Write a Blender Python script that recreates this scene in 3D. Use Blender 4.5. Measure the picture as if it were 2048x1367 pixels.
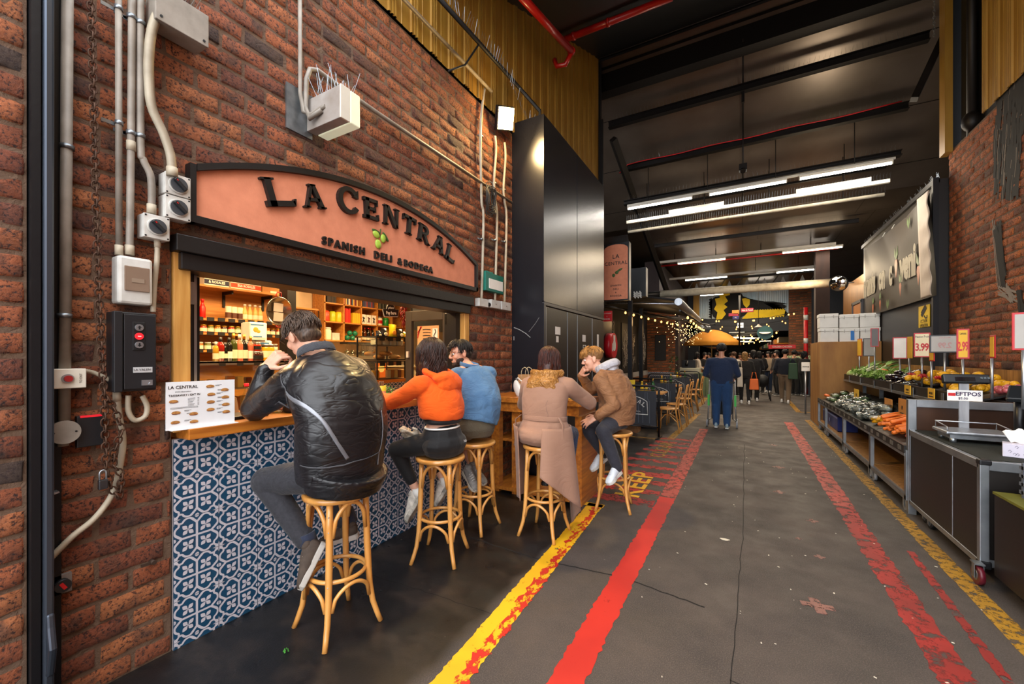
import bpy, math, random
import numpy as np
from mathutils import Vector as V, Matrix, Euler, Quaternion
for o in list(bpy.data.objects): bpy.data.objects.remove(o)
SC=bpy.context.scene; COL=SC.collection; PI=math.pi
# ---------------------------------------------------------------- camera, sky, exposure
YAW=math.atan(462/820)
cam=bpy.data.objects.new('camera',bpy.data.cameras.new('camera')); COL.objects.link(cam)
cam.location=(0,0,1.5); cam.rotation_euler=(PI/2,0,YAW)
cam.data.sensor_width=36; cam.data.lens=820/2048*36; cam.data.shift_y=28.5/2048
cam.data.clip_start=.05; cam.data.clip_end=300
SC.camera=cam
w=bpy.data.worlds.new('overcast_sky'); SC.world=w; w.use_nodes=True
w.node_tree.nodes['Background'].inputs[0].default_value=(.93,.96,1.0,1)
w.node_tree.nodes['Background'].inputs[1].default_value=6.2
SC.view_settings.view_transform='Standard'; SC.view_settings.look='None'
SC.view_settings.gamma=1; SC.view_settings.exposure=0.0; SC.view_settings.use_curve_mapping=False
def lamp(kind,name,loc,energy,color,size=.1,rot=(0,0,0),sy=None,parent=None,spot=None):
    l=bpy.data.lights.new(name,kind); l.energy=energy; l.color=color
    if kind=='AREA':
        l.size=size
        if sy: l.shape='RECTANGLE'; l.size_y=sy
    else: l.shadow_soft_size=size
    if spot: l.spot_size=spot; l.spot_blend=.5
    o=bpy.data.objects.new(name,l); COL.objects.link(o); o.location=loc; o.rotation_euler=rot
    if parent: o.parent=parent
    return o
WARM=(1,.62,.28); NEUT=(1,.93,.82)
# deli room lights
for y in (1.9,3.6,5.4): lamp('AREA','deli_ceiling_light',(-4.3,y,2.95),125,(1,.63,.29),.9,(0,0,0))
lamp('AREA','deli_counter_light',(-3.1,2.3,2.9),28,(1,.7,.38),.5,(0,0,0),2.0)
# unseen lights without fixtures, added to brighten hall, cafe and produce stall
for y,e in ((11.5,130),(16.5,150),(21,170),(30,230),(42,240)): lamp('AREA','hall_fill',(0.1,y,4.3 if y<23 else 3.6),e*.8,(1,.80,.55),1.8,(0,0,0))
lamp('POINT','cafe_fill',(-2.2,9.6,2.3),5,WARM,.15); lamp('POINT','cafe_fill',(-2.2,13.2,2.3),14,WARM,.15)
lamp('POINT','produce_fill',(1.6,9.0,3.9),70,(1,.86,.66),.3)
lamp('POINT','produce_fill',(1.7,13.5,3.6),60,(1,.78,.5),.3)
# ---------------------------------------------------------------- helpers
_S,_C=math.sin(YAW),math.cos(YAW)
def P(u,v,X=None,Y=None,Z=None):
    a=(u-1024)/820; r=(-_S+a*_C,_C+a*_S,(712-v)/820)
    t=(X/r[0]) if X is not None else (Y/r[1]) if Y is not None else (Z-1.5)/r[2]
    return V((t*r[0],t*r[1],1.5+t*r[2]))
def hx(h):
    h=h.lstrip('#'); c=[int(h[i:i+2],16)/255 for i in (0,2,4)]
    return tuple(x/12.92 if x<=.04045 else ((x+.055)/1.055)**2.4 for x in c)+(1,)
def frame(o,xd,yd):
    x=V(xd).normalized(); y=V(yd); y=(y-x*y.dot(x)).normalized(); z=x.cross(y)
    m=Matrix((x,y,z)).transposed().to_4x4(); m.translation=V(o); return m
def FL(o): return frame(o,(0,1,0),(0,0,1))     # face on the left wall, looking +x
def FR(o): return frame(o,(0,-1,0),(0,0,1))    # face on the right wall
def FF(o): return frame(o,(1,0,0),(0,0,1))     # face looking back at the entrance
class MB:
    def __init__(s): s.v=[]; s.f=[]; s.s=[]; s.m=[]; s.M=None; s.mi=0
    def _a(s,vs,fs,sm=False):
        b=len(s.v)
        if s.M is not None: vs=[s.M@V(p) for p in vs]
        s.v.extend([tuple(p) for p in vs])
        for f in fs: s.f.append([b+i for i in f]); s.s.append(sm); s.m.append(s.mi)
        return s
    def box(s,c,d,rot=None):
        x,y,z=[q/2 for q in d]; c=V(c)
        vs=[V(p) for p in ((-x,-y,-z),(x,-y,-z),(x,y,-z),(-x,y,-z),(-x,-y,z),(x,-y,z),(x,y,z),(-x,y,z))]
        if rot is not None:
            R=rot if isinstance(rot,Matrix) else Euler(rot).to_matrix(); vs=[R@p for p in vs]
        return s._a([p+c for p in vs],[(3,2,1,0),(4,5,6,7),(0,1,5,4),(1,2,6,5),(2,3,7,6),(3,0,4,7)])
    def bb(s,a,b): return s.box([(a[i]+b[i])/2 for i in range(3)],[abs(b[i]-a[i]) for i in range(3)])
    def tube(s,pts,r,n=8,closed=False,caps=True,ref=None,flat=1):
        pts=[V(p) for p in pts]; N=len(pts); rs=r if isinstance(r,(list,tuple)) else [r]*N
        vs=[]; T0=None; nr=None
        for i,p in enumerate(pts):
            if closed: t=pts[(i+1)%N]-pts[i-1]
            else: t=pts[min(i+1,N-1)]-pts[max(i-1,0)]
            if t.length<1e-9: t=V((0,0,1))
            t.normalize()
            if nr is None:
                nr=V(ref) if ref is not None else (V((0,0,1)) if abs(t.z)<.9 else V((1,0,0)))
            nr=nr-t*nr.dot(t)
            if nr.length<1e-6: nr=t.orthogonal()
            nr.normalize(); bn=t.cross(nr)
            rr=rs[i]; ra,rb=(rr if isinstance(rr,(tuple,list)) else (rr,rr*flat))
            for k in range(n):
                a=2*PI*k/n; vs.append(p+nr*(math.cos(a)*ra)+bn*(math.sin(a)*rb))
        fs=[]
        for i in range(N if closed else N-1):
            j=(i+1)%N
            for k in range(n): fs.append((i*n+k,i*n+(k+1)%n,j*n+(k+1)%n,j*n+k))
        s._a(vs,fs,n>4)
        if caps and not closed:
            b=len(s.v)-len(vs)
            s.f.append([b+k for k in range(n)][::-1]); s.s.append(False); s.m.append(s.mi)
            s.f.append([b+(N-1)*n+k for k in range(n)]); s.s.append(False); s.m.append(s.mi)
        return s
    def lathe(s,prof,c=(0,0,0),n=16,R=None):
        vs=[];c=V(c)
        for r,z in prof:
            for k in range(n):
                a=2*PI*k/n; p=V((r*math.cos(a),r*math.sin(a),z))
                if R is not None: p=R@p
                vs.append(p+c)
        fs=[(i*n+k,i*n+(k+1)%n,(i+1)*n+(k+1)%n,(i+1)*n+k) for i in range(len(prof)-1) for k in range(n)]
        return s._a(vs,fs,True)
    def cyl(s,a,b,r,n=14,r2=None): return s.tube([a,b],[r,r if r2 is None else r2],n)
    def ell(s,c,r,rot=None,n=12,m=8):
        c=V(c); r=(r,r,r) if not isinstance(r,(tuple,list)) else r
        R=Euler(rot).to_matrix() if rot is not None and not isinstance(rot,Matrix) else rot
        vs=[]
        for i in range(m+1):
            t=PI*i/m
            for k in range(n):
                a=2*PI*k/n; p=V((r[0]*math.sin(t)*math.cos(a),r[1]*math.sin(t)*math.sin(a),-r[2]*math.cos(t)))
                if R is not None: p=R@p
                vs.append(p+c)
        fs=[(i*n+k,i*n+(k+1)%n,(i+1)*n+(k+1)%n,(i+1)*n+k) for i in range(m) for k in range(n)]
        return s._a(vs,fs,True)
    def prism(s,poly,z0,z1,T=None):
        n=len(poly); ar=sum(poly[i][0]*poly[(i+1)%n][1]-poly[(i+1)%n][0]*poly[i][1] for i in range(n))
        if ar<0: poly=poly[::-1]
        vs=[V((x,y,z0)) for x,y in poly]+[V((x,y,z1)) for x,y in poly]
        if T is not None: vs=[T@p for p in vs]
        return s._a(vs,[list(range(n))[::-1],list(range(n,2*n))]+[(i,(i+1)%n,n+(i+1)%n,n+i) for i in range(n)])
    def poly(s,pts,T=None):
        pts=[V(p if len(p)==3 else (p[0],p[1],0)) for p in pts]
        if T is not None: pts=[T@p for p in pts]
        return s._a(pts,[list(range(len(pts)))])
    def ribbon(s,pts,w,T=None,z=0,closed=False):
        n=len(pts); L=[];R=[]
        for i in range(n):
            a=pts[i-1] if (i>0 or closed) else pts[i]; b=pts[(i+1)%n] if (i<n-1 or closed) else pts[i]
            dx,dy=b[0]-a[0],b[1]-a[1]; l=math.hypot(dx,dy) or 1; nx,ny=-dy/l*w/2,dx/l*w/2
            L.append((pts[i][0]+nx,pts[i][1]+ny,z)); R.append((pts[i][0]-nx,pts[i][1]-ny,z))
        vs=[V(p) for p in L+R]
        if T is not None: vs=[T@p for p in vs]
        return s._a(vs,[(i,n+i,n+(i+1)%n,(i+1)%n) for i in range(n if closed else n-1)])
    def grid(s,fn,nu,nv,sm=True,wrap=False):
        vs=[V(fn(i/(nu-1),j/(nv-1))) for i in range(nu) for j in range(nv)]
        return s._a(vs,[(i*nv+j,(i+1)*nv+j,(i+1)*nv+j+1,i*nv+j+1) for i in range(nu-1) for j in range(nv-1)],sm)
    def text(s,t,size,T,depth=.002,bold=0,sp=1.0,ax='CENTER',sx=1,shear=0,res=2):
        c=bpy.data.curves.new('t','FONT'); c.body=t; c.size=1; c.align_x=ax; c.align_y='CENTER'
        c.offset=bold; c.space_character=sp; c.resolution_u=res; c.extrude=depth/2/size; c.shear=shear
        o=bpy.data.objects.new('t',c); COL.objects.link(o)
        me=o.to_mesh(); S=Matrix.Diagonal((size*sx,size,size,1))
        s._a([T@S@v.co for v in me.vertices],[list(p.vertices) for p in me.polygons])
        o.to_mesh_clear(); bpy.data.objects.remove(o); bpy.data.curves.remove(c)
        return s
def pieces(name,bs,mt,par,**k):
    for a,b in bs:
        m=MB(); m.bb(a,b); obj(name,m,mt,par,**k)
def tag(o,label=None,cat=None,group=None,kind=None):
    if label: o['label']=label
    if cat: o['category']=cat
    if group: o['group']=group
    if kind: o['kind']=kind
    return o
WORLDT=[]
def obj(name,mb,mats,parent=None,label=None,cat=None,group=None,kind=None,bevel=0,sub=0,solid=0,keep=False,mods=None):
    me=bpy.data.meshes.new(name); vs=mb.v; off=None
    if parent is None and vs and not keep:
        a=np.array(vs); lo=a.min(0); hi=a.max(0); off=np.array([(lo[0]+hi[0])/2,(lo[1]+hi[1])/2,lo[2]])
        vs=(a-off).tolist()
    me.from_pydata(vs,[],mb.f); me.polygons.foreach_set('use_smooth',mb.s); me.polygons.foreach_set('material_index',mb.m)
    for m in (mats if isinstance(mats,(list,tuple)) else [mats]): me.materials.append(m)
    me.update()
    o=bpy.data.objects.new(name,me); COL.objects.link(o)
    if off is not None: o.location=off.tolist()
    if parent is not None: o.parent=parent
    tag(o,label,cat,group,kind)
    if solid: m=o.modifiers.new('s','SOLIDIFY'); m.thickness=solid; m.offset=0
    if bevel: m=o.modifiers.new('b','BEVEL'); m.width=bevel; m.segments=2; m.limit_method='ANGLE'; m.angle_limit=.7
    if sub: m=o.modifiers.new('u','SUBSURF'); m.levels=m.render_levels=sub
    return o
def thing(name,label,cat,loc=None,rotz=0,group=None,kind=None):
    """Empty that carries the parts; without loc the parts are given in world coordinates and it is moved to its base at the end"""
    o=bpy.data.objects.new(name,None); COL.objects.link(o); o.empty_display_size=.05
    if loc is None: WORLDT.append(o)
    else: o.location=loc; o.rotation_euler=(0,0,rotz)
    return tag(o,label,cat,group,kind)
def finish_world():
    for t in WORLDT:
        lo=V((1e9,)*3); hi=-lo
        for c in t.children:
            if c.type!='MESH': continue
            a=np.array([v.co for v in c.data.vertices])
            if len(a)==0: continue
            for i in range(3): lo[i]=min(lo[i],a[:,i].min()); hi[i]=max(hi[i],a[:,i].max())
        if lo[0]>1e8: continue
        b=V(((lo[0]+hi[0])/2,(lo[1]+hi[1])/2,lo[2])); t.location=b
        for c in t.children: c.location=c.location-b
def dup(root,loc,rotz=None,label=None,group=None,sc=None):
    def cp(o,par):
        c=o.copy(); COL.objects.link(c)
        if par is not None: c.parent=par
        for ch in o.children: cp(ch,c)
        return c
    r=cp(root,None); r.location=loc
    if rotz is not None: r.rotation_euler=(0,0,rotz)
    if sc is not None: r.scale=(sc,)*3 if not isinstance(sc,tuple) else sc
    if label: r['label']=label
    if group: r['group']=group
    return r
# ---------------------------------------------------------------- materials
MC={}
def mat(name,col="#888888",rough=.55,metal=0,col2=None,ns=6,nm=.5,bump=0,bs=40,emit=0,spec=.5,stretch=None,alpha=1,trans=0,coat=0,sheen=0,contrast=.25,ior=1.45):
    if name in MC: return MC[name]
    m=bpy.data.materials.new(name); m.use_nodes=True; nt=m.node_tree; N=nt.nodes; L=nt.links
    b=N['Principled BSDF']; c=hx(col) if isinstance(col,str) else col
    b.inputs['Roughness'].default_value=rough; b.inputs['Metallic'].default_value=metal
    b.inputs['Specular IOR Level'].default_value=spec; b.inputs['IOR'].default_value=ior
    if coat: b.inputs['Coat Weight'].default_value=coat; b.inputs['Coat Roughness'].default_value=.15
    if sheen: b.inputs['Sheen Weight'].default_value=sheen
    if trans: b.inputs['Transmission Weight'].default_value=trans
    if alpha<1: b.inputs['Alpha'].default_value=alpha
    tc=N.new('ShaderNodeTexCoord'); mp=N.new('ShaderNodeMapping'); L.new(tc.outputs['Object'],mp.inputs[0])
    if stretch: mp.inputs['Scale'].default_value=stretch
    no=N.new('ShaderNodeTexNoise'); no.inputs['Scale'].default_value=ns; no.inputs['Detail'].default_value=5; L.new(mp.outputs[0],no.inputs[0])
    cr=N.new('ShaderNodeValToRGB'); L.new(no.outputs['Fac'],cr.inputs[0])
    if col2 is None: k=1-.3*nm; c2=(c[0]*k,c[1]*k,c[2]*k,1)
    else: c2=hx(col2) if isinstance(col2,str) else col2
    cr.color_ramp.elements[0].position=.5-contrast; cr.color_ramp.elements[1].position=.5+contrast
    cr.color_ramp.elements[0].color=c2; cr.color_ramp.elements[1].color=c
    L.new(cr.outputs[0],b.inputs['Base Color'])
    if emit:
        b.inputs['Emission Color'].default_value=c; b.inputs['Emission Strength'].default_value=emit
    if bump:
        n2=N.new('ShaderNodeTexNoise'); n2.inputs['Scale'].default_value=bs; n2.inputs['Detail'].default_value=4; L.new(mp.outputs[0],n2.inputs[0])
        bp=N.new('ShaderNodeBump'); bp.inputs['Strength'].default_value=bump; bp.inputs['Distance'].default_value=.01
        L.new(n2.outputs['Fac'],bp.inputs['Height']); L.new(bp.outputs[0],b.inputs['Normal'])
    MC[name]=m; return m
def glass(name='clear_glass',col='#f4f8f6',alpha=.16,rough=.03):
    if name in MC: return MC[name]
    m=bpy.data.materials.new(name); m.use_nodes=True; nt=m.node_tree; N=nt.nodes; L=nt.links
    for n in list(N): N.remove(n)
    o=N.new('ShaderNodeOutputMaterial'); mx=N.new('ShaderNodeMixShader'); t=N.new('ShaderNodeBsdfTransparent'); g=N.new('ShaderNodeBsdfGlossy'); fr=N.new('ShaderNodeFresnel')
    t.inputs[0].default_value=hx(col); g.inputs['Roughness'].default_value=rough; N.remove(fr)
    lw=N.new('ShaderNodeLayerWeight'); lw.inputs[0].default_value=.25
    mr=N.new('ShaderNodeMapRange'); mr.inputs[3].default_value=alpha*.25; mr.inputs[4].default_value=.55; L.new(lw.outputs['Facing'],mr.inputs[0])
    pw=N.new('ShaderNodeMath'); pw.operation='POWER'; pw.inputs[1].default_value=2; L.new(mr.outputs[0],pw.inputs[0])
    ad=N.new('ShaderNodeMath'); ad.operation='ADD'; ad.inputs[1].default_value=.03; L.new(pw.outputs[0],ad.inputs[0])
    L.new(ad.outputs[0],mx.inputs[0]); L.new(t.outputs[0],mx.inputs[1]); L.new(g.outputs[0],mx.inputs[2]); L.new(mx.outputs[0],o.inputs[0])
    MC[name]=m; return m
def wood(name,c1,c2,rough=.4,axis=1,sc=1.0,coat=.2):
    st=[14,14,14]; st[axis]=1.2
    return mat(name,c1,rough,col2=c2,ns=2.2*sc,stretch=tuple(st),bump=.12,bs=5,coat=coat,contrast=.2)
def mk(name):
    m=bpy.data.materials.new(name); m.use_nodes=True; return m,m.node_tree.nodes,m.node_tree.links,m.node_tree.nodes['Principled BSDF']
def brickmat(name,cols,mort):
    m,N,L,b=mk(name)
    at=N.new('ShaderNodeAttribute'); at.attribute_name='bcol'; at.attribute_type='GEOMETRY'
    cr=N.new('ShaderNodeValToRGB'); e=cr.color_ramp.elements
    e[0].position=0; e[0].color=hx(cols[0]); e[1].position=1; e[1].color=hx(cols[-1])
    for i in range(1,len(cols)-1):
        q=e.new(i/(len(cols)-1)); q.color=hx(cols[i])
    L.new(at.outputs['Fac'],cr.inputs[0])
    tc=N.new('ShaderNodeTexCoord')
    n1=N.new('ShaderNodeTexNoise'); n1.inputs['Scale'].default_value=9; n1.inputs['Detail'].default_value=6; L.new(tc.outputs['Object'],n1.inputs[0])
    n2=N.new('ShaderNodeTexNoise'); n2.inputs['Scale'].default_value=70; n2.inputs['Detail'].default_value=6; n2.inputs['Roughness'].default_value=.75; L.new(tc.outputs['Object'],n2.inputs[0])
    r1=N.new('ShaderNodeMapRange'); r1.inputs[1].default_value=.52; r1.inputs[2].default_value=.68; L.new(n1.outputs['Fac'],r1.inputs[0])
    r2=N.new('ShaderNodeMapRange'); r2.inputs[1].default_value=.39; r2.inputs[2].default_value=.5; L.new(n2.outputs['Fac'],r2.inputs[0])
    mx=N.new('ShaderNodeMix'); mx.data_type='RGBA'; mx.inputs[7].default_value=hx(cols[0]); L.new(cr.outputs[0],mx.inputs[6])
    mu=N.new('ShaderNodeMath'); mu.operation='MULTIPLY'; mu.inputs[1].default_value=.75; L.new(r1.outputs[0],mu.inputs[0]); L.new(mu.outputs[0],mx.inputs[0])
    m2=N.new('ShaderNodeMix'); m2.data_type='RGBA'; m2.inputs[6].default_value=hx('#2a1510'); L.new(r2.outputs[0],m2.inputs[0]); L.new(mx.outputs[2],m2.inputs[7])
    # mortar flag: attribute 'mort'
    am=N.new('ShaderNodeAttribute'); am.attribute_name='mort'
    m3=N.new('ShaderNodeMix'); m3.data_type='RGBA'; L.new(am.outputs['Fac'],m3.inputs[0]); L.new(m2.outputs[2],m3.inputs[6]); m3.inputs[7].default_value=hx(mort)
    L.new(m3.outputs[2],b.inputs['Base Color']); b.inputs['Roughness'].default_value=.85
    bp=N.new('ShaderNodeBump'); bp.inputs['Strength'].default_value=.9; bp.inputs['Distance'].default_value=.014; n3=N.new('ShaderNodeTexNoise'); n3.inputs['Scale'].default_value=19; n3.inputs['Detail'].default_value=7; n3.inputs['Distortion'].default_value=1.2; n3.inputs['Roughness'].default_value=.62; L.new(tc.outputs['Object'],n3.inputs[0])
    hs=N.new('ShaderNodeMath'); hs.operation='MULTIPLY_ADD'; hs.inputs[1].default_value=2.2; L.new(n3.outputs['Fac'],hs.inputs[0]); L.new(n2.outputs['Fac'],hs.inputs[2])
    L.new(hs.outputs[0],bp.inputs['Height']); L.new(bp.outputs[0],b.inputs['Normal'])
    return m
def brick_wall(name,T,u0,u1,w0,w1,holes,material,seed=1,cl=.245,ch=.0935,dep=.016,nu=7,nw=4,kind='structure',parent=None,thick=.1,amp=1.0):
    """T maps (u along wall, w up, n outward) to world. one mesh of individually shaped bricks over a mortar bed."""
    rnd=random.Random(seed); vs=[];fs=[];bc=[];mo=[];sm=[]
    mo_t=.0065
    def add(a,b,c,d,val):
        if b-a<.02 or d-c<.015: return
        base=len(vs); tilt=(rnd.uniform(-.003,.003),rnd.uniform(-.002,.002)); bulge=rnd.uniform(-.002,.004)
        ph=[rnd.uniform(0,6.28) for _ in range(6)]
        for i in range(nu):
            for j in range(nw):
                s=i/(nu-1); t=j/(nw-1); u=a+(b-a)*s; w=c+(d-c)*t
                edge=min(s,1-s)*(b-a), min(t,1-t)*(d-c)
                ed=1 if (i in(0,nu-1) or j in(0,nw-1)) else 0
                n=dep+bulge*4*s*(1-s)+tilt[0]*(s-.5)*2+tilt[1]*(t-.5)*2+amp*(.003*math.sin(u*43+ph[0]+w*17)+.0016*math.sin(w*95+ph[1]-u*31)+rnd.uniform(-.0028,.0022))
                if ed: n=dep*.15
                elif i in(1,nu-2) or j in(1,nw-2): n-=.002
                # keep a ring close to the edge
                if i==1: u=a+.011
                if i==nu-2: u=b-.011
                if j==1: w=c+.011
                if j==nw-2: w=d-.011
                ww=w+amp*.0022*math.sin(u*21+ph[2]) ; uu=u+amp*(.003*math.sin(w*60+ph[3]) if ed else 0)
                vs.append((uu,ww,n)); bc.append(val); mo.append(0.)
        for i in range(nu-1):
            for j in range(nw-1):
                q=base+i*nw+j; fs.append((q,q+nw,q+nw+1,q+1)); sm.append(True)
    z=w0;row=0
    while z<w1-.01:
        top=min(z+ch,w1); mid=(z+top)/2; x=u0-(cl*.5 if row%2 else 0)-rnd.uniform(0,.02)
        while x<u1:
            a,b=max(x,u0),min(x+cl,u1); val=rnd.random(); val=val*.25 if rnd.random()<.16 else .25+val*.75
            segs=[(a,b)]
            for h in holes:
                if h[2]<mid<h[3]:
                    ns=[]
                    for p,q in segs:
                        if q<=h[0] or p>=h[1]: ns.append((p,q)); continue
                        if p<h[0]: ns.append((p,h[0]+(mo_t/2)))
                        if q>h[1]: ns.append((h[1]-(mo_t/2),q))
                    segs=ns
            for p,q in segs: add(p+mo_t/2,q-mo_t/2,z+mo_t/2,top-mo_t/2,val)
            x+=cl
        z+=ch; row+=1
    # mortar slabs round the holes
    rects=[(u0,u1,w0,w1)]
    for h in holes:
        nr=[]
        for r in rects:
            a,b,c,d=r; ha,hb,hc,hd=max(h[0],a),min(h[1],b),max(h[2],c),min(h[3],d)
            if ha>=hb or hc>=hd: nr.append(r); continue
            if a<ha: nr.append((a,ha,c,d))
            if b>hb: nr.append((hb,b,c,d))
            if c<hc: nr.append((ha,hb,c,hc))
            if d>hd: nr.append((ha,hb,hd,d))
        rects=nr
    for a,b,c,d in rects:
        q=len(vs)
        for n in (-thick,dep*.55):
            vs+= [(a,c,n),(b,c,n),(b,d,n),(a,d,n)]
        bc.extend([0]*8); mo.extend([1.]*8)
        for f in ((3,2,1,0),(4,5,6,7),(0,1,5,4),(1,2,6,5),(2,3,7,6),(3,0,4,7)): fs.append(tuple(q+i for i in f)); sm.append(False)
    me=bpy.data.meshes.new(name); me.from_pydata([tuple(T@V(p)) for p in vs],[],fs)
    me.polygons.foreach_set('use_smooth',sm)
    for nm,arr in (('bcol',bc),('mort',mo)):
        A=me.attributes.new(nm,'FLOAT','POINT'); A.data.foreach_set('value',arr)
    me.materials.append(material)
    o=bpy.data.objects.new(name,me); COL.objects.link(o)
    if parent is not None: o.parent=parent
    if kind: o['kind']=kind
    return o
# ================================================================ MATERIALS IN USE
BR=brickmat('tumbled_red_brick',['#46342a','#7c4028','#95502f','#a45a32','#b06a3e','#8c4a2c'],'#6e5440')
BR2=brickmat('right_red_brick',['#543220','#98502c','#b06032','#bd6c3a','#a55a34'],'#6a4e38')
BLK=mat('black_paint','#121214',.42,bump=.05,bs=30)
BLKM=mat('black_metal','#1b1b1e',.38,metal=.3,bump=.04,bs=20)
STEEL=mat('galvanised_steel','#9da3a8',.38,metal=.85,col2='#6d7378',ns=12)
ALU=mat('brushed_aluminium','#b4b8bd',.35,metal=.8,col2='#8b9096',ns=25,stretch=(1,1,.15))
DARKST=mat('dark_roof_steel','#1d1815',.5,metal=.4,bump=.05)
PVC=mat('grey_conduit_plastic','#9a9186',.5,col2='#6e665c',ns=9,nm=1,bump=.05)
PVCW=mat('cream_conduit_plastic','#c0b49e',.5,col2='#988c78',ns=8)
WHT=mat('white_plastic','#d0cec8',.4,col2='#b0aca4',ns=12)
WHTP=mat('white_paper','#eceae4',.7)
OAKC=wood('oiled_counter_timber','#c47a2c','#8e4c18',.35,1)
PINE=wood('pale_pine_post','#d8a458','#b57c34',.5,2)
SHELFW=wood('warm_shelf_veneer','#c98d48','#a66a2c',.45,1)
BEECH=mat('bentwood_beech','#d49a52',.32,col2='#b87a34',ns=3,stretch=(4,4,1),coat=.5,bump=.04,bs=8)
INK=mat('black_ink','#0e0e10',.6); WINK=mat('white_ink','#efede6',.6); RED=mat('signal_red','#c0161a',.45); YEL=mat('signal_yellow','#e9c21c',.5)
GLS=glass()
# ================================================================ FLOOR
def floor_mat():
    m,N,L,b=mk('worn_asphalt')
    tc=N.new('ShaderNodeTexCoord'); sp=N.new('ShaderNodeSeparateXYZ'); L.new(tc.outputs['Object'],sp.inputs[0])
    def noise(sc,d=6,r=.6,st=None):
        n=N.new('ShaderNodeTexNoise'); n.inputs['Scale'].default_value=sc; n.inputs['Detail'].default_value=d; n.inputs['Roughness'].default_value=r
        if st:
            mp=N.new('ShaderNodeMapping'); mp.inputs['Scale'].default_value=st; L.new(tc.outputs['Object'],mp.inputs[0]); L.new(mp.outputs[0],n.inputs[0])
        else: L.new(tc.outputs['Object'],n.inputs[0])
        return n.outputs['Fac']
    def rmp(x,a,c,lo=0,hi=1):
        r=N.new('ShaderNodeMapRange'); r.inputs[1].default_value=a; r.inputs[2].default_value=c; r.inputs[3].default_value=lo; r.inputs[4].default_value=hi; L.new(x,r.inputs[0]); return r.outputs[0]
    def mix(f,a,c):
        q=N.new('ShaderNodeMix'); q.data_type='RGBA'
        for s,k in ((f,0),(a,6),(c,7)):
            if isinstance(s,str): q.inputs[k].default_value=hx(s)
            elif isinstance(s,(int,float)): q.inputs[k].default_value=s
            else: L.new(s,q.inputs[k])
        return q.outputs[2]
    def mth(op,a,c):
        q=N.new('ShaderNodeMath'); q.operation=op
        for s,k in ((a,0),(c,1)):
            if isinstance(s,(int,float)): q.inputs[k].default_value=s
            else: L.new(s,q.inputs[k])
        return q.outputs[0]
    base=mix(rmp(noise(1.3,4),.35,.65),'#2e2926','#433a35')
    base=mix(rmp(noise(160,3),.45,.75),base,'#574d47')
    # dark old concrete strip along the bar
    xx=mth('ADD',sp.outputs[0],rmp(noise(2.2,4),0,1,-.12,.12))
    left=rmp(xx,-1.28,-1.36)
    conc=mix(rmp(noise(2.6,8,.7,(1,1.6,1)),.47,.66),'#0f1012','#2b2420'); conc=mix(rmp(noise(40,6,.8,(6,1,1)),.58,.72),conc,'#40362f')
    base=mix(left,base,conc)
    blot=rmp(noise(.9,3,.5),.60,.70); nearx=rmp(sp.outputs[0],-.6,-.9)
    base=mix(mth('MULTIPLY',blot,nearx),base,'#1b1c1e')
    spots=rmp(noise(22,4,.5),.74,.77); base=mix(mth('MULTIPLY',spots,.5),base,'#9a8f84')
    L.new(base,b.inputs['Base Color'])
    ro=mth('SUBTRACT',rmp(noise(3,5),.3,.7,.55,.85),mth('MULTIPLY',left,.32)); L.new(ro,b.inputs['Roughness'])
    bp=N.new('ShaderNodeBump'); bp.inputs['Strength'].default_value=.35; bp.inputs['Distance'].default_value=.004
    L.new(noise(120,5,.7),bp.inputs['Height']); L.new(bp.outputs[0],b.inputs['Normal'])
    return m
f=MB(); f.poly([(-9,-7,0),(9,-7,0),(9,75,0),(-9,75,0)])
floor=obj('floor',f,floor_mat(),kind='structure',keep=True)
def paint(name,c,wear,edge,c2=None,seed=0,sc=14,st=(1,1,1)):
    """road paint worn away in patches, so the floor shows through"""
    m,N,L,b=mk(name); tc=N.new('ShaderNodeTexCoord'); mp=N.new('ShaderNodeMapping'); mp.inputs['Location'].default_value=(seed,seed,0); mp.inputs['Scale'].default_value=st
    L.new(tc.outputs['Object'],mp.inputs[0])
    n=N.new('ShaderNodeTexNoise'); n.inputs['Scale'].default_value=sc; n.inputs['Detail'].default_value=8; n.inputs['Roughness'].default_value=.72; L.new(mp.outputs[0],n.inputs[0])
    r=N.new('ShaderNodeMapRange'); r.inputs[1].default_value=wear-.05; r.inputs[2].default_value=wear+.03; L.new(n.outputs['Fac'],r.inputs[0])
    n2=N.new('ShaderNodeTexNoise'); n2.inputs['Scale'].default_value=2.3; n2.inputs['Detail'].default_value=3; L.new(mp.outputs[0],n2.inputs[0])
    cr=N.new('ShaderNodeValToRGB'); cr.color_ramp.elements[0].position=.4; cr.color_ramp.elements[1].position=.6
    cr.color_ramp.elements[0].color=hx(c); cr.color_ramp.elements[1].color=hx(c2 or c); L.new(n2.outputs['Fac'],cr.inputs[0]); L.new(cr.outputs[0],b.inputs['Base Color'])
    b.inputs['Roughness'].default_value=.6
    L.new(r.outputs[0],b.inputs['Alpha']); return m
YP=paint('yellow_road_paint','#d29c08',.36,0,'#dba80c',1); YP2=paint('old_shaded_yellow_paint','#8c6410',.47,0,'#a07412',5,20)  # the old yellow is darkened to hold the shade on the right
RP=paint('red_road_paint','#a8140c',.33,0,'#b41c10',3,9); RPO=paint('faded_red_road_paint','#943c33',.46,0,'#a8362c',7,12); RP3=paint('worn_shaded_red_paint','#7a1813',.46,0,'#921c16',13,10)  # the worn red has the shade right of the walkway in its colour
RCH=paint('red_paint_chips','#b01c10',.50,0,'#b81a0e',11,22,(1,.6,1)); RTH=paint('thin_red_hatching','#a51612',.47,0,'#8e1613',2,10)
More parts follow.
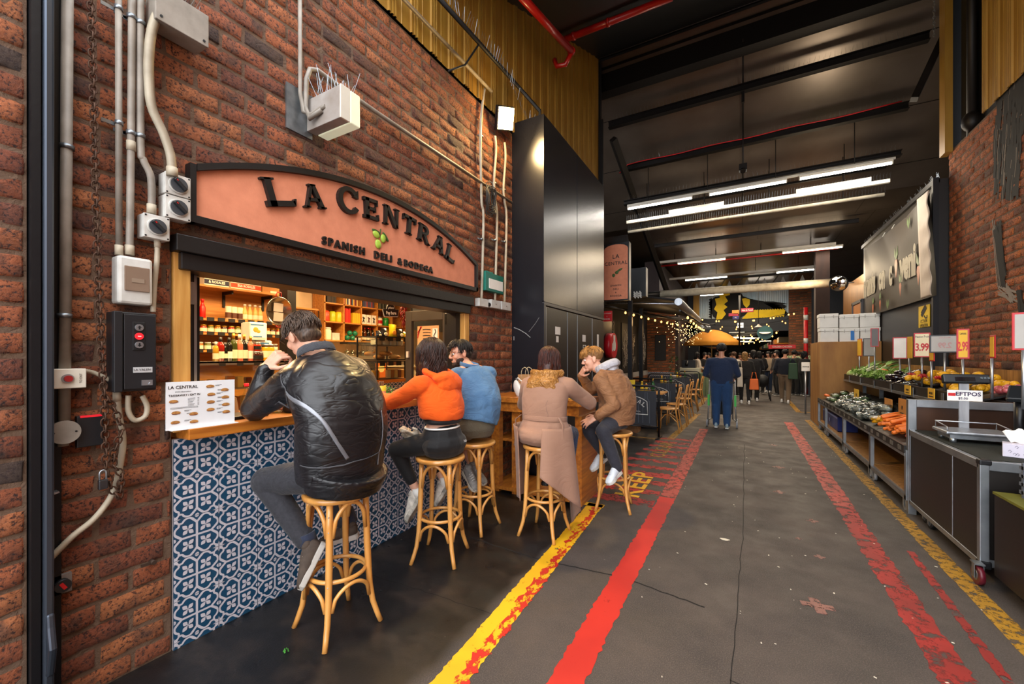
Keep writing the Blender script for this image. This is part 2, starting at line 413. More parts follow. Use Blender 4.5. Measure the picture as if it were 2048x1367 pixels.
def strip(name,a,b,w,mt,z=.0015,label=None,seed=0,n=60,jit=.006):
    rnd=random.Random(seed); m=MB(); a=V((a[0],a[1],0)); b=V((b[0],b[1],0)); d=(b-a).normalized(); q=V((-d.y,d.x,0))
    vs=[];
    for i in range(n+1):
        p=a.lerp(b,i/n)
        for s in (-1,1): vs.append(p+q*s*(w/2+rnd.uniform(-jit,jit))+V((0,0,z)))
    m._a(vs,[(2*i,2*i+1,2*i+3,2*i+2)[::-1] for i in range(n)])
    # make it face up
    return obj(name,m,mt,floor,label=label,keep=True)
strip('floor_line',(-1.115,.2),(-1.30,4.05),.15,YP,label='bright yellow painted line beside the bar',n=200,jit=.005)
strip('paint_wear',(-1.10,.9),(-1.265,3.95),.062,RCH,z=.0025,label='red paint chips showing through the yellow line',n=90,jit=.022)
strip('floor_line',(-1.62,4.0),(-1.21,4.02),.09,YP,label='short yellow cross line at the end of the bar')
strip('floor_line',(-.715,.2),(-.70,4.6),.155,RP,label='broad red painted line left of the walkway',n=150,jit=.008)
strip('floor_line',(-.70,4.6),(-.70,9.3),.16,RPO,label='faded far stretch of the left red line',n=90,jit=.008)
strip('floor_line',(.85,.2),(.88,5.2),.15,RP3,label='broad red painted line right of the walkway',n=150,jit=.012)
strip('floor_line',(.88,5.2),(.9,11.2),.17,RPO,label='faded far stretch of the right red line',n=90,jit=.01)
strip('floor_line',(1.27,1.2),(1.32,11.8),.11,YP2,label='dull yellow line under the produce trolleys',n=150)
strip('floor_tape',(1.06,2.7),(1.12,4.25),.045,RP3,z=.002,label='narrow red tape stuck near the black counter')
strip('floor_line',(-1.15,7.9),(-1.02,11.6),.12,YP2); strip('floor_line',(-1.33,11.6),(-.95,11.62),.12,YP2)
strip('floor_line',(-1.16,13.4),(-1.16,16.4),.13,YP2); strip('floor_line',(1.30,13.3),(1.34,17),.12,YP2); strip('floor_line',(1.3,13.4),(2.0,13.45),.12,YP2)
strip('floor_line',(-2.6,7.75),(-1.05,7.8),.04,YP2)
for i in range(11):
    y=4.3+i*.36; strip('floor_hatching',(-1.62+.03*i,y),(-.79,y+.03),.15 if i%3 else .2,RTH,z=.0012,seed=i,n=30,jit=.025)
m=MB(); m.text('KEEP',.36,Matrix.Translation((-1.08,4.92,.0035))@Matrix.Rotation(PI/2,4,'Z'),.0005,.02,1.05,sx=1.25); obj('floor_lettering',m,YP,floor,label='yellow stencilled word KEEP',keep=True)
m=MB(); m.text('CLEAR',.3,Matrix.Translation((-1.12,6.95,.0035))@Matrix.Rotation(PI/2,4,'Z'),.0005,.02,1.05,sx=1.3); obj('floor_lettering',m,YP2,floor,label='yellow stencilled word CLEAR',keep=True)
# faint tape crosses, cracks and joints
TP=paint('old_tape_residue','#6d4a42',.46,0,'#7b5248',9,24)
for (x,y,s) in ((.39,3.05,.07),(.5,3.8,.03),(.55,4.6,.04),(.35,5.4,.05),(.42,6.6,.06),(.45,8.2,.06),(.4,4.1,.02)):
    m=MB(); m.box((x,y,.001),(s*2.4,s*.75,.002),(0,0,.15)); m.box((x,y,.0012),(s*.75,s*2.4,.002),(0,0,.15)); obj('tape_cross',m,TP,floor,keep=True)
CR=mat('dark_crack','#15120f',.9)
def crack(pts,w,seed=0):
    r=random.Random(seed); q=[]
    for i in range(len(pts)-1):
        for k in range(14):
            t=k/14; q.append((pts[i][0]*(1-t)+pts[i+1][0]*t+r.uniform(-.006,.006),pts[i][1]*(1-t)+pts[i+1][1]*t+r.uniform(-.006,.006)))
    q.append(pts[-1]); m=MB(); m.ribbon(q,w,z=.001); obj('floor_crack',m,CR,floor,keep=True)
crack([(-2.5,2.82),(-1.3,2.74),(-.7,2.79),(-.2,2.7)],.012,1); crack([(-2.5,1.95),(-1.9,2.0),(-1.25,2.02)],.004,2)
crack([(-.05,2.15),(.6,2.05),(1.3,2.02)],.006,3); crack([(-.07,.9),(-.05,2.15),(0,4),(.02,8)],.005,4)
LITTER=mat('pale_litter','#cfc7b4',.7); r=random.Random(5)
m=MB()
for i in range(90):
    x,y=r.uniform(-.6,1.25),r.uniform(1.6,8); s=r.uniform(.002,.008); m.box((x,y,.0015),(s*2,s,.002),(0,0,r.uniform(0,3)))
obj('litter_specks',m,LITTER,kind='stuff',label='tiny pale crumbs scattered over the walkway asphalt',cat='litter')
m=MB(); m.prism([(.035*math.cos(a)*(1+.2*math.sin(3*a)),.02*math.sin(a)) for a in [i*.35 for i in range(18)]],0,.0015,Matrix.Translation((-.13,3.78,.001))); obj('trodden_gum',m,LITTER,label='flattened pale round blob on the walkway asphalt',cat='litter')
m=MB()
for i in range(14): m.ell((-2.02+r.uniform(-.014,.014),1.25+r.uniform(-.012,.012),.008+r.uniform(-.003,.004)),(.006,.004,.002),(r.random()*3,r.random()*3,0),5,4)
obj('parsley_sprig',m,mat('leaf_green','#3f8a2e',.5),label='small green parsley sprig dropped on the dark floor by the bar',cat='leaf')
# ================================================================ LEFT WALL
LX=-2.53
brick_wall('wall_left',FL((LX-.016,0,0)),.57,7.95,0,4.3,[(.966,3.56,-1,2.07)],BR,3,ch=.0975,cl=.252)
brick_wall('wall_entrance',FL((LX+.055,0,0)),-1.2,.47,0,4.6,[],BR,9,ch=.1,cl=.26)
m=MB(); m.bb((LX-.3,.46,0),(LX-.02,.58,4.6)); obj('trim_1',m,BLK,kind='structure')
# deli shell
m=MB(); m.bb((-6.2,.9,-.02),(-2.64,7.9,.001)); obj('floor_deli',m,mat('deli_floor','#b09470',.5),kind='structure'); m=MB(); m.bb((-6.2,.8,0),(-6.1,7.95,3.1)); obj('wall_deli_back',m,mat('cream_wall_tile','#d9c2a0',.35,bump=.03),kind='structure')
m=MB(); m.bb((-6.2,.8,3.05),(-2.64,7.95,3.15)); obj('ceiling_deli',m,mat('deli_ceiling_paint','#6b4a30',.8),kind='structure')
m=MB(); m.bb((-6.2,.75,0),(-2.64,.85,3.1)); m.bb((-6.2,7.9,0),(-2.64,8.0,3.1)); obj('wall_deli_side',m,mat('deli_side_paint','#4a2f1d',.7),kind='structure')
# yellow ribbed cladding above the bricks
CLAD=mat('mustard_cladding','#a07a2e',.5,col2='#8a611c',ns=3,stretch=(3,3,.5),metal=.15)
def clad(name,T,u0,u1,z0,z1,off=.11):
    m=MB(); u=u0; pr=[(u0,0)]
    while u<u1-.26:
        for k in range(3):
            c=u+.03+k*.034; pr+= [(c-.013,0),(c-.008,.018),(c+.008,.018),(c+.013,0)]
        pr+=[(u+.17,0),(u+.175,.004),(u+.185,.004),(u+.19,0)]
        u+=.26
    pr.append((u1,0)); vs=[V((a,z,n)) for a,n in pr for z in (z0,z1)]
    m._a([T@v for v in vs],[(2*i,2*i+2,2*i+3,2*i+1) for i in range(len(pr)-1)]); return obj(name,m,CLAD,kind='structure')
clad('wall_left_cladding',FL((LX+.02,0,0)),-1,7.96,4.3,6.2+1.5)
clad('wall_right_cladding',FR((2.47,0,0)),-6.95,1,4.36,8.6)
m=MB(); m.bb((2.42,7.84,4.3),(2.5,8.02,9)); obj('trim_2',m,CLAD,kind='structure')
m=MB(); m.bb((LX-.25,-1,4.3),(LX-.05,7.96,8)); m.bb((2.6,2,4.3),(2.8,7.9,9)); obj('wall_upper_backing',m,BLK,kind='structure')
# right brick wall
brick_wall('wall_right',FR((2.516,0,0)),-7.98,-3.0,0,4.34,[],BR2,5,ch=.09,nu=6,nw=4,amp=1.2)
# ================================================================ ROOF
def roofpanels():
    m=mat('dark_insulated_panels','#7d7064',.30,metal=.62,col2='#63574c',ns=1.2,bump=.02,bs=3); return m
RF=roofpanels()
m=MB(); m.poly([(-5,2.6,5.1),(5,2.6,5.1),(5,8.1,7.5),(-5,8.1,7.5)]); m.poly([(-5.1,8.0,7.6),(5.1,8.0,7.6),(5.1,12.1,5.28),(-5.1,12.1,5.28)]); m.poly([(-5.1,12.0,5.3),(5.1,12.0,5.3),(5.1,25,5.12),(-5.1,25,5.12)]); m.poly([(-5.1,7.9,7.4),(5.1,7.9,7.4),(5.1,8.2,7.7),(-5.1,8.2,7.7)]);obj('ceiling_entrance',m,BLK,kind='structure',solid=.05)
m=MB()
for k in range(7):
    y0,y1=8.1+k*.56,8.1+(k+1)*.56
    z=lambda y:7.5-(y-8.1)*.59
    dz=.008*(k%2); m.poly([(-5,y0,z(y0)+dz),(-5,y1-.012,z(y1)+dz),(5,y1-.012,z(y1)+dz),(5,y0,z(y0)+dz)])
obj('ceiling_sloped',m,RF,kind='structure')
m=MB()
for k in range(9):
    y0,y1=12.02+k*1.4,12.02+(k+1)*1.4; z=lambda y:5.19-(y-12)*.02
    for j in range(4):
        x0=-5+j*2.5+(k%2)*.4; m.poly([(x0,y0,z(y0)),(x0,y1-.012,z(y1)),(x0+2.49,y1-.012,z(y1)),(x0+2.49,y0,z(y0))])
obj('ceiling_low',m,RF,kind='structure')
m=MB()
m.poly([(-5,24.6,4.0),(-5,75,4.0),(5,75,4.0),(5,24.6,4.0)]); obj('ceiling_hall',m,DARKST,kind='structure')
m=MB(); m.bb((-5.2,8,0),(-5,75,8)); m.bb((5,8,0),(5.2,75,8)); m.bb((-5,75,0),(5,75.2,5)); obj('wall_hall',m,BLK,kind='structure')
m=MB(); m.bb((-5,8.05,6.2),(-2.5,8.15,8)); m.bb((2.5,8.05,4.4),(5,8.15,8)); m.bb((-5.2,25,3.4),(5.2,25.1,6)); m.bb((-5,7.98,7.4),(5,8.04,8.2)); obj('wall_gable',m,BLK,kind='structure')
def roof_beam(y,z,h,w=.12,label=None,x0=-2.6,x1=2.6,mt=None):
    t=thing('roof_beam',label,'beam'); m=MB()
    m.bb((x0,y-w/2,z),(x1,y+w/2,z+.012)); m.bb((x0,y-w/2,z+h-.012),(x1,y+w/2,z+h)); m.bb((x0,y-.008,z+.012),(x1,y+.008,z+h-.012))
    obj('beam_section',m,mt or DARKST,t)
    s=MB(); r=random.Random(int(y*100)); x=x0+.1
    while x<x1:
        for k in (-1,1): s.tube([(x,y,z+h),(x+r.uniform(-.02,.02),y+k*.05,z+h+.11)],.0012,3,caps=False)
        x+=.075
    obj('bird_spikes',s,STEEL,t,kind='stuff')
roof_beam(8.35,6.9,.5,.25,'deep dark steel beam across the ridge of the roof',x0=-4.8,x1=4.8)
roof_beam(9.0,6.55,.14,.12,'upper dark purlin across the sloping roof panels')
roof_beam(9.95,5.95,.13,.12,'middle dark purlin carrying the red cable')
roof_beam(10.35,5.28,.10,.16,'dark beam with bird spikes above the first tube lights')
roof_beam(11.3,5.43,.05,.05,'thin dark seam bar low on the sloping roof panels')
roof_beam(13.6,4.95,.10,.08,'dark beam on the low roof before the second lights')
m=MB(); m.tube([(-2.6,9.9,5.92)]+[(-2.4+i*.3,9.88,6.07+.012*math.sin(i*1.3)) for i in range(16)]+[(2.5,9.9,6.1)],.012,5); obj('red_cable',m,RED,label='thin orange-red cable lying along the middle roof purlin',cat='cable')
m=MB(); m.box((0,9,6.5),(.05,.05,.3)); m.tube([(0,8.3,7.1),(0,9.5,6.6),(0,11.9,5.2)],.016,6); obj('roof_rod',m,DARKST,label='dark rod running down the middle of the sloping roof',cat='rod')
def diag(a,b,r,lab):
    m=MB(); m.tube([a,b],(r,r*.4) and r,4); obj('roof_brace',m,DARKST,label=lab,cat='beam')
diag((-2.5,9.0,6.3),(-2.2,14.5,3.6),.09,'long dark raking beam on the left under the roof')
diag((2.15,8.0,5.2),(2.9,8.6,7.0),.06,'short dark diagonal brace at the top right column')
m=MB(); m.bb((2.62,7.15,4.3),(2.76,7.3,9)); obj('steel_column',m,DARKST,label='dark steel column between the yellow cladding sheets at top right',cat='column')
m=MB(); m.cyl((2.55,7.45,4.3),(2.55,7.45,9),.05); m.ell((2.55,7.45,4.5),(.1,.1,.13)); obj('downpipe',m,DARKST,label='thick dark round pipe ending above the right brick wall',cat='pipe')
# entrance roof details : red sprinkler pipes
def pipe(name,pts,r,mt,lab,cat='pipe',brk=None,n=12):
    t=thing(name,lab,cat); m=MB(); m.tube(pts,r,n); obj('pipe_run',m,mt,t)
    if brk:
        for p,d in brk:
            b=MB(); p=V(p); d=V(d).normalized(); b.tube([p-d*.022,p+d*.022],r*1.22,n); obj('coupling',b,mt,t)
    return t
REDP=mat('red_sprinkler_paint','#a8140f',.35,coat=.4)
e=P(1143,102,X=-2.1); t=pipe('sprinkler_pipe',[P(1040,-10,X=-2.1),e],.045,REDP,'red sprinkler pipe running along the yellow cladding at the ceiling','pipe',[(e,(0,1,.2))])
a=P(1082,98,Y=6.0); b=P(1345,-6,Y=6.0); pipe('sprinkler_pipe',[a,b],.05,REDP,'red sprinkler pipe crossing the ceiling from the yellow cladding','pipe',[(a.lerp(b,.06),b-a),(a.lerp(b,.28),b-a),(a.lerp(b,.55),b-a)])
m=MB(); m.tube([e+V((0,0,-.02)),e+V((-.1,.02,-.14)),e+V((-.22,.0,-.14)),e+V((-.26,0,-.03))],.035,10); obj('pipe_elbow',m,REDP,label='red bent pipe fitting hanging under the crossing sprinkler pipes',cat='pipe')
m=MB()
for k in range(26):
    c=P(1868,0,Y=7.2)+V((0,0,.5-k*.038)); m.tube([c+V((.012*math.cos(q)*(k%2),.012*math.cos(q)*((k+1)%2),.022*math.sin(q))) for q in [i*PI/4 for i in range(8)]],.004,4,closed=True)
obj('hanging_chain',m,STEEL,label='loose steel chain hanging at the top right from the roof',cat='chain')
m=MB(); m.cyl((0,9.5,6.4),(0,9.5,5.35),.012,6); m.box((0,9.5,5.3),(.14,.14,.13)); m.cyl((0,9.45,5.24),(0,9.42,5.2),.05); obj('roof_camera',m,DARKST,label='small boxy camera hanging on a rod above the first tube lights',cat='camera')
# ---------------------------------------------------------------- tube lights
TUBE=mat('tube_glow','#fff6e8',.4,emit=14,nm=0); TUBEW=mat('warm_tube_glow','#ffe7c4',.4,emit=9,nm=0)
FIT=mat('batten_white','#cfc8ba',.5)
def tube_light(x0,x1,y,z,lab,mt=TUBE,en=16,grp=None):
    t=thing('tube_light',lab,'light',((x0+x1)/2,y,z),0,grp); L=x1-x0
    m=MB(); m.box((0,0,.045),(L,.07,.05)); m.box((L/2-.01,0,.01),(.02,.05,.06)); m.box((-L/2+.01,0,.01),(.02,.05,.06)); obj('batten',m,FIT,t)
    m=MB(); m.cyl((-L/2+.02,0,0),(L/2-.02,0,0),.024,10); obj('tube',m,mt,t)
    if en: lamp('AREA','tube_lamp',(0,0,-.04),en,(1,.93,.82),L,(0,0,0),.06,parent=t)
def px2x(u,y): a=(u-1024)/820; return y*(-_S+a*_C)/(_C+a*_S)
for (u0,u1,y,v,z,lab,wm,en) in (
 (1255,1385,10.25,0,5.14,'first tube light from the left on the nearest front rail',TUBE,26),(1418,1574,10.25,0,5.14,'middle tube light on the nearest front rail, left of the gap',TUBE,26),
 (1598,1786,10.25,0,5.14,'rightmost tube light on the nearest front rail',TUBE,26),(1338,1448,10.6,0,4.98,'lower left tube light hanging behind the nearest front rail',TUBE,12),
 (1592,1742,10.6,0,4.98,'lower right tube light hanging behind the nearest front rail',TUBE,12),
 (1355,1452,15.3,0,4.72,'left warm tube light on the second rail',TUBEW,20),(1564,1686,15.3,0,4.72,'right warm tube light on the second rail',TUBEW,20),
 (1370,1455,17.6,0,4.52,'left tube light on the third rail above the long duct',TUBE,16),(1552,1657,17.6,0,4.52,'right tube light on the third rail above the long duct',TUBE,16),
 (1400,1447,22.6,0,4.55,'short left tube light in front of the bird mural',TUBE,12),(1496,1548,22.6,0,4.72,'short right tube light in front of the bird mural',TUBE,12),
 (1468,1506,25.3,0,3.35,'tube light under the black fascia below the mural',TUBE,4),(1470,1510,30,0,3.3,'long tube light far down the hall',TUBE,4)):
    tube_light(px2x(u0,y),px2x(u1,y),y,z,lab,wm,en)
def rail(y,z,x0,x1,mt,lab,r=.03,n=6,spikes=0):
    t=thing('light_rail',lab,'rail'); m=MB(); m.bb((x0,y-r,z-r),(x1,y+r,z+r)) if n==4 else m.cyl((x0,y,z),(x1,y,z),r,10); obj('rail_bar',m,mt,t)
    m=MB(); x=x0+.5
    while x<x1: m.cyl((x,y,z),(x,y,z+.9),.008,5); x+=1.3
    obj('hanger_rod',m,DARKST,t,kind='stuff')
    if spikes:
        s=MB(); x=x0
        while x<x1: s.tube([(x,y,z+r),(x+.01,y-.04,z+r+.13)],.0018,3,caps=False); s.tube([(x+.02,y,z+r),(x+.01,y+.04,z+r+.13)],.0018,3,caps=False); x+=.05
        obj('bird_spikes',s,STEEL,t,kind='stuff')
rail(10.27,5.23,-2.5,2.5,FIT,'pale rail carrying the nearest row of tube lights',.02,4)
rail(10.62,4.93,-2.6,2.5,FIT,'pale trunking behind the nearest row of tube lights',.035,4,1)
rail(10.75,4.72,-2.6,2.45,PVCW,'cream pipe with bird spikes under the nearest tube lights',.035,8,1)
rail(15.32,4.84,-2.6,2.4,FIT,'pale rail carrying the second row of tube lights',.04,4); rail(15.5,4.74,-2.6,2.5,REDP,'dark red pipe along the second light rail',.03)
rail(17.62,4.62,-2.7,2.2,FIT,'pale rail carrying the third row of tube lights',.04,4)
m=MB(); m.cyl(P(1321,588,Y=14),P(1668,565,Y=14),.115,18); obj('air_duct',m,PVCW,label='long round cream duct crossing the market under the roof',cat='duct')
m=MB(); m.cyl(P(1240,592,Y=14),P(1322,588,Y=14),.10,14); obj('air_duct',m,BLKM,label='black sleeve at the left end of the long duct',cat='duct')
t=thing('roof_truss','dark steel lattice truss with pale triangles behind the long duct','truss'); y=19; m=MB(); x0,x1=px2x(1370,y),px2x(1655,y)
m.bb((x0,y-.05,4.1),(x1,y+.05,4.18)); m.bb((x0,y-.05,4.66),(x1,y+.05,4.74))
obj('chord',m,DARKST,t); m=MB(); n=16
for i in range(n):
    xa=x0+(x1-x0)*i/n; xb=x0+(x1-x0)*(i+1)/n
    if i%2: m.prism([(xa,4.18),(xb,4.18),((xa+xb)/2,4.6)],-.01,.01,frame((0,y,0),(1,0,0),(0,0,1)))
    else: m.tube([(xa,y,4.18),(xb,y,4.66)],.02,4)
obj('lattice',m,mat('truss_grey','#6b655e',.5,metal=.4),t)

m=MB(); m.bb((3.2,-4,0),(3.4,2.99,5)); m.bb((2.6,2.9,0),(3.4,3,5)); obj('wall_right_shading',m,mat('shading_wall_render','#93705c',.85,ns=3),kind='structure')  # unseen wall added to shade the right side, pale for bounced light
# ================================================================ SIGN
SA=mat('terracotta_sign_board','#d98a68',.75,col2='#c97c5c',ns=14,bump=.15,bs=90)
BLKS=mat('black_sign_paint','#161414',.45,bump=.1,bs=40)
SX=LX+.02; AC=2.325; AR=2.93; AZ=2.755-AR
def arcz(y,r=AR): return AZ+math.sqrt(r*r-(y-AC)**2)
t=thing('shop_sign','arched terracotta board reading LA CENTRAL above the bar window','sign')
ys=[1.05+2.55*i/40 for i in range(41)]
pl=[(1.05,2.225),(3.6,2.225)]+[(y,arcz(y)) for y in ys[::-1]]
m=MB(); m.prism(pl,0,.022,FL((SX,0,0))); obj('sign_board',m,SA,t)
m=MB(); T=FL((SX,0,0))
m.M=T; m.bb((1.02,2.19,-.01),(3.63,2.228,.05)); m.bb((1.02,2.19,-.01),(1.048,arcz(1.05)+.03,.045)); m.bb((3.602,2.19,-.01),(3.632,arcz(3.6)+.02,.05)); m.M=None
o_=[(y,arcz(y)+.034) for y in ys]; i_=[(y,arcz(y)-.002) for y in ys]
for k in range(40): m.prism([i_[k],i_[k+1],o_[k+1],o_[k]],-.01,.05,T)
obj('sign_frame',m,BLKS,t,label='black raised frame')
def glyph(ch):
    q=[]; R=lambda a,b,c,d:q.append([(a,b),(c,b),(c,d),(a,d)])
    D=lambda a,b,c,d,w:q.append([(a-w/2,b),(a+w/2,b),(c+w/2,d),(c-w/2,d)])
    s=.055
    if ch=='L': R(.1,0,.3,1); R(.0,.93,.4,1); R(0,0,.9,.2) ; q.append([(.9,0),(.97,.27),(.9,.27),(.83,.15)]); w=1.0
    elif ch=='A': D(.14,0,.52,1,.13); D(.9,0,.56,1,.2); R(.27,.28,.8,.42); R(0,0,.3,.07); R(.72,0,1.08,.07); R(.36,.93,.7,1); w=1.08
    elif ch=='E': R(.08,0,.28,1); R(0,0,.78,.16); R(0,.84,.74,1); R(.2,.44,.64,.58); R(.7,.7,.77,1); R(.75,0,.82,.3); R(.6,.38,.66,.64); w=.84
    elif ch=='N': R(.08,0,.22,1); R(.82,0,.96,1); D(.2,1,.86,0,.24); R(0,0,.3,.07); R(.72,.93,1.04,1); R(0,.93,.2,1); w=1.04
    elif ch=='T': R(.36,0,.56,1); R(0,.84,.92,1); R(0,.7,.07,1); R(.85,.7,.92,1); R(.26,0,.66,.07); w=.94
    elif ch=='R':
        R(.08,0,.28,1); R(0,0,.38,.07); R(0,.93,.4,1)
        for k in range(8):
            a0=-PI/2+PI*k/8; a1=-PI/2+PI*(k+1)/8
            q.append([(.45+.16*math.cos(a0),.71+.155*math.sin(a0)),(.45+.36*math.cos(a0),.71+.29*math.sin(a0)),(.45+.36*math.cos(a1),.71+.29*math.sin(a1)),(.45+.16*math.cos(a1),.71+.155*math.sin(a1))])
        R(.25,.42,.46,.56); R(.25,.865,.46,1); D(.86,0,.5,.46,.22); R(.78,0,1.02,.07); w=1.02
    elif ch=='C':
        for k in range(18):
            a0=.62+(2*PI-1.24)*k/18; a1=.62+(2*PI-1.24)*(k+1)/18
            q.append([(.52+.30*math.cos(a0),.5+.36*math.sin(a0)),(.52+.50*math.cos(a0),.5+.52*math.sin(a0)),(.52+.50*math.cos(a1),.5+.52*math.sin(a1)),(.52+.30*math.cos(a1),.5+.36*math.sin(a1))])
        q.append([(.72,.68),(.95,.62),(.97,.95),(.9,.82)]); w=1.0
    return q,w
def arc_word(t,spec,br,hgt_def,T,depth,mt,cy=AC,cz=AZ,name='letter'):
    for ch,yc,h,wd in spec:
        q,w=glyph(ch); th=(yc-cy)/br; c,s_=math.cos(th),math.sin(th); m=MB()
        for pg in q:
            pts=[]
            for x,y in pg:
                lx=(x/w-.5)*wd; ly=y*h; rr=br+ly
                pts.append((cy+s_*rr+c*lx, cz+c*rr-s_*lx))
            m.prism(pts,0,depth,T)
        obj(name,m,mt,t)
arc_word(t,[('L',1.50,.165,.205),('A',1.725,.15,.165),('C',2.0,.185,.19),('E',2.20,.155,.145),('N',2.40,.155,.165),('T',2.60,.155,.155),('R',2.785,.155,.16),('A',2.985,.155,.175),('L',3.165,.155,.145)],2.722,.15,FL((SX+.022,0,0)),.028,BLKS)
for wd,yc,wid in (('SPANISH',1.965,.45),('DELI',2.325,.2),('&',2.505,.06),('BODEGA',2.735,.34)):
    m=MB(); m.text(wd,.075,FL((SX+.03,yc,2.283)),.016,.035,1.35,sx=.98); obj('lettering',m,BLKS,t,label='black raised word '+wd)
OLV=mat('olive_green_paint','#a9c64a',.4,col2='#7d9c2c',ns=20)
m=MB()
for (y,z,ry,rz,a) in ((2.255,2.445,.036,.026,-.5),(2.325,2.43,.026,.034,.1),(2.275,2.375,.03,.036,.2)): m.ell((SX+.03,y,z),(.014,ry,rz),(a,0,0),14,8)
obj('olive',m,OLV,t,label='three pale green olives')
m=MB()
for a,b in (((2.30,2.50),(2.40,2.40)),((2.21,2.475),(2.30,2.46))):
    m.ell((SX+.03,(a[0]+b[0])/2,(a[1]+b[1])/2),(.008,.045,.014),(math.atan2(b[1]-a[1],b[0]-a[0]),0,0),12,6)
m.tube([(SX+.03,2.29,2.44),(SX+.03,2.30,2.5)],.005,5); obj('olive_leaf',m,mat('dark_olive_leaf','#3d5a24',.5),t)
# ================================================================ WINDOW FRAME, LINTEL
t=thing('roller_shutter_box','black boxed shutter head along the top of the bar window','shutter')
m=MB(); m.bb((LX-.16,.96,2.03),(LX+.07,3.56,2.115)); obj('upper_band',m,BLKS,t,bevel=.004)
m=MB(); m.bb((LX-.14,.99,1.945),(LX+.045,3.53,2.03)); obj('lower_band',m,BLKS,t,bevel=.004)
for y0,y1,lab in ((.97,1.045,'pale timber post at the left end of the bar window'),(3.475,3.55,'pale timber post at the right end of the bar window')):
    m=MB(); m.bb((LX-.12,y0,1.11),(LX+.012,y1,2.035)); obj('window_post',m,PINE,label=lab,cat='post',bevel=.004)
t=thing('window_jamb','black metal window jamb beside the left pale timber post','frame'); m=MB()
m.bb((LX-.12,1.05,1.11),(LX-.06,1.09,1.945)); m.bb((LX-.2,1.115,1.11),(LX-.14,1.15,1.945)); obj('track',m,BLKM,t); m=MB(); m.bb((LX-.12,1.09,1.11),(LX-.10,1.12,1.945)); obj('seal_strip',m,ALU,t)
m=MB(); m.bb((LX-.118,1.05,1.78),(LX-.055,1.094,1.9)); obj('latch_plate',m,ALU,t)
t=thing('window_jamb','black metal window jamb beside the right pale timber post','frame'); m=MB(); m.bb((LX-.2,3.40,1.11),(LX-.05,3.47,1.945)); obj('track',m,BLKM,t)
# open casement swung inwards
t=thing('open_casement','open black-framed glass casement swung into the deli with a poster on it','window')
y=3.44; x0,x1=-3.30,-2.68; m=MB()
m.bb((x0,y-.02,1.13),(x0+.09,y+.02,2.0)); m.bb((x1-.09,y-.02,1.13),(x1,y+.02,2.0)); m.bb((x0+.09,y-.02,1.89),(x1-.09,y+.02,2.0)); m.bb((x0+.09,y-.02,1.13),(x1-.09,y+.02,1.22)); obj('frame',m,mat('anodised_grey','#55504c',.35,metal=.6),t,bevel=.003)
m=MB(); m.bb((x0+.09,y-.004,1.22),(x1-.09,y+.004,1.89)); obj('pane',m,GLS,t)
m=MB(); m.box((x0+.045,y-.03,1.52),(.03,.02,.07)); obj('latch',m,WHT,t); m=MB(); m.box((x1-.03,y-.03,1.9),(.02,.02,.13)); obj('hinge',m,WHT,t)
t=thing('drinks_poster','kraft coloured poster with small drawings taped on the open casement','poster')
m=MB(); m.bb((x0+.17,y-.01,1.3),(x0+.47,y-.006,1.83)); obj('sheet',m,mat('kraft_poster','#cfa070',.7),t)
m=MB(); rr=random.Random(3)
m.bb((x0+.385,y-.012,1.66),(x0+.455,y-.01,1.8))
for j in range(3):
    for i in range(5): m.bb((x0+.178+i*.058,y-.012,1.53-j*.12),(x0+.226+i*.058,y-.01,1.63-j*.12))
obj('picture_panel',m,WHTP,t)
m=MB(); T=FF((0,y-.0135,0))
for j in range(3):
    for i in range(5):
        cx=x0+.202+i*.058; cz=1.585-j*.12; m.ribbon([(cx-.012,cz-.03),(cx+.004,cz+.005),(cx-.004,cz+.03)],.009,T); m.ribbon([(cx-.014,cz+.012),(cx+.014,cz+.018)],.006,T)
m.ribbon([(x0+.42,1.68),(x0+.405,1.72),(x0+.43,1.76),(x0+.42,1.79)],.012,T)
for i in range(4): m.ribbon([(x0+.25+rr.uniform(-.005,.005),1.79-i*.033),(x0+.29,1.793-i*.033),(x0+.36,1.788-i*.033)],.008,T)
obj('ink_drawing',m,INK,t); m=MB()
for k in range(3): m.ribbon([(x0+.175,1.76-.03*k),(x0+.235-.01*k,1.825)],.01,T)
obj('red_ribbon_print',m,RED,t)
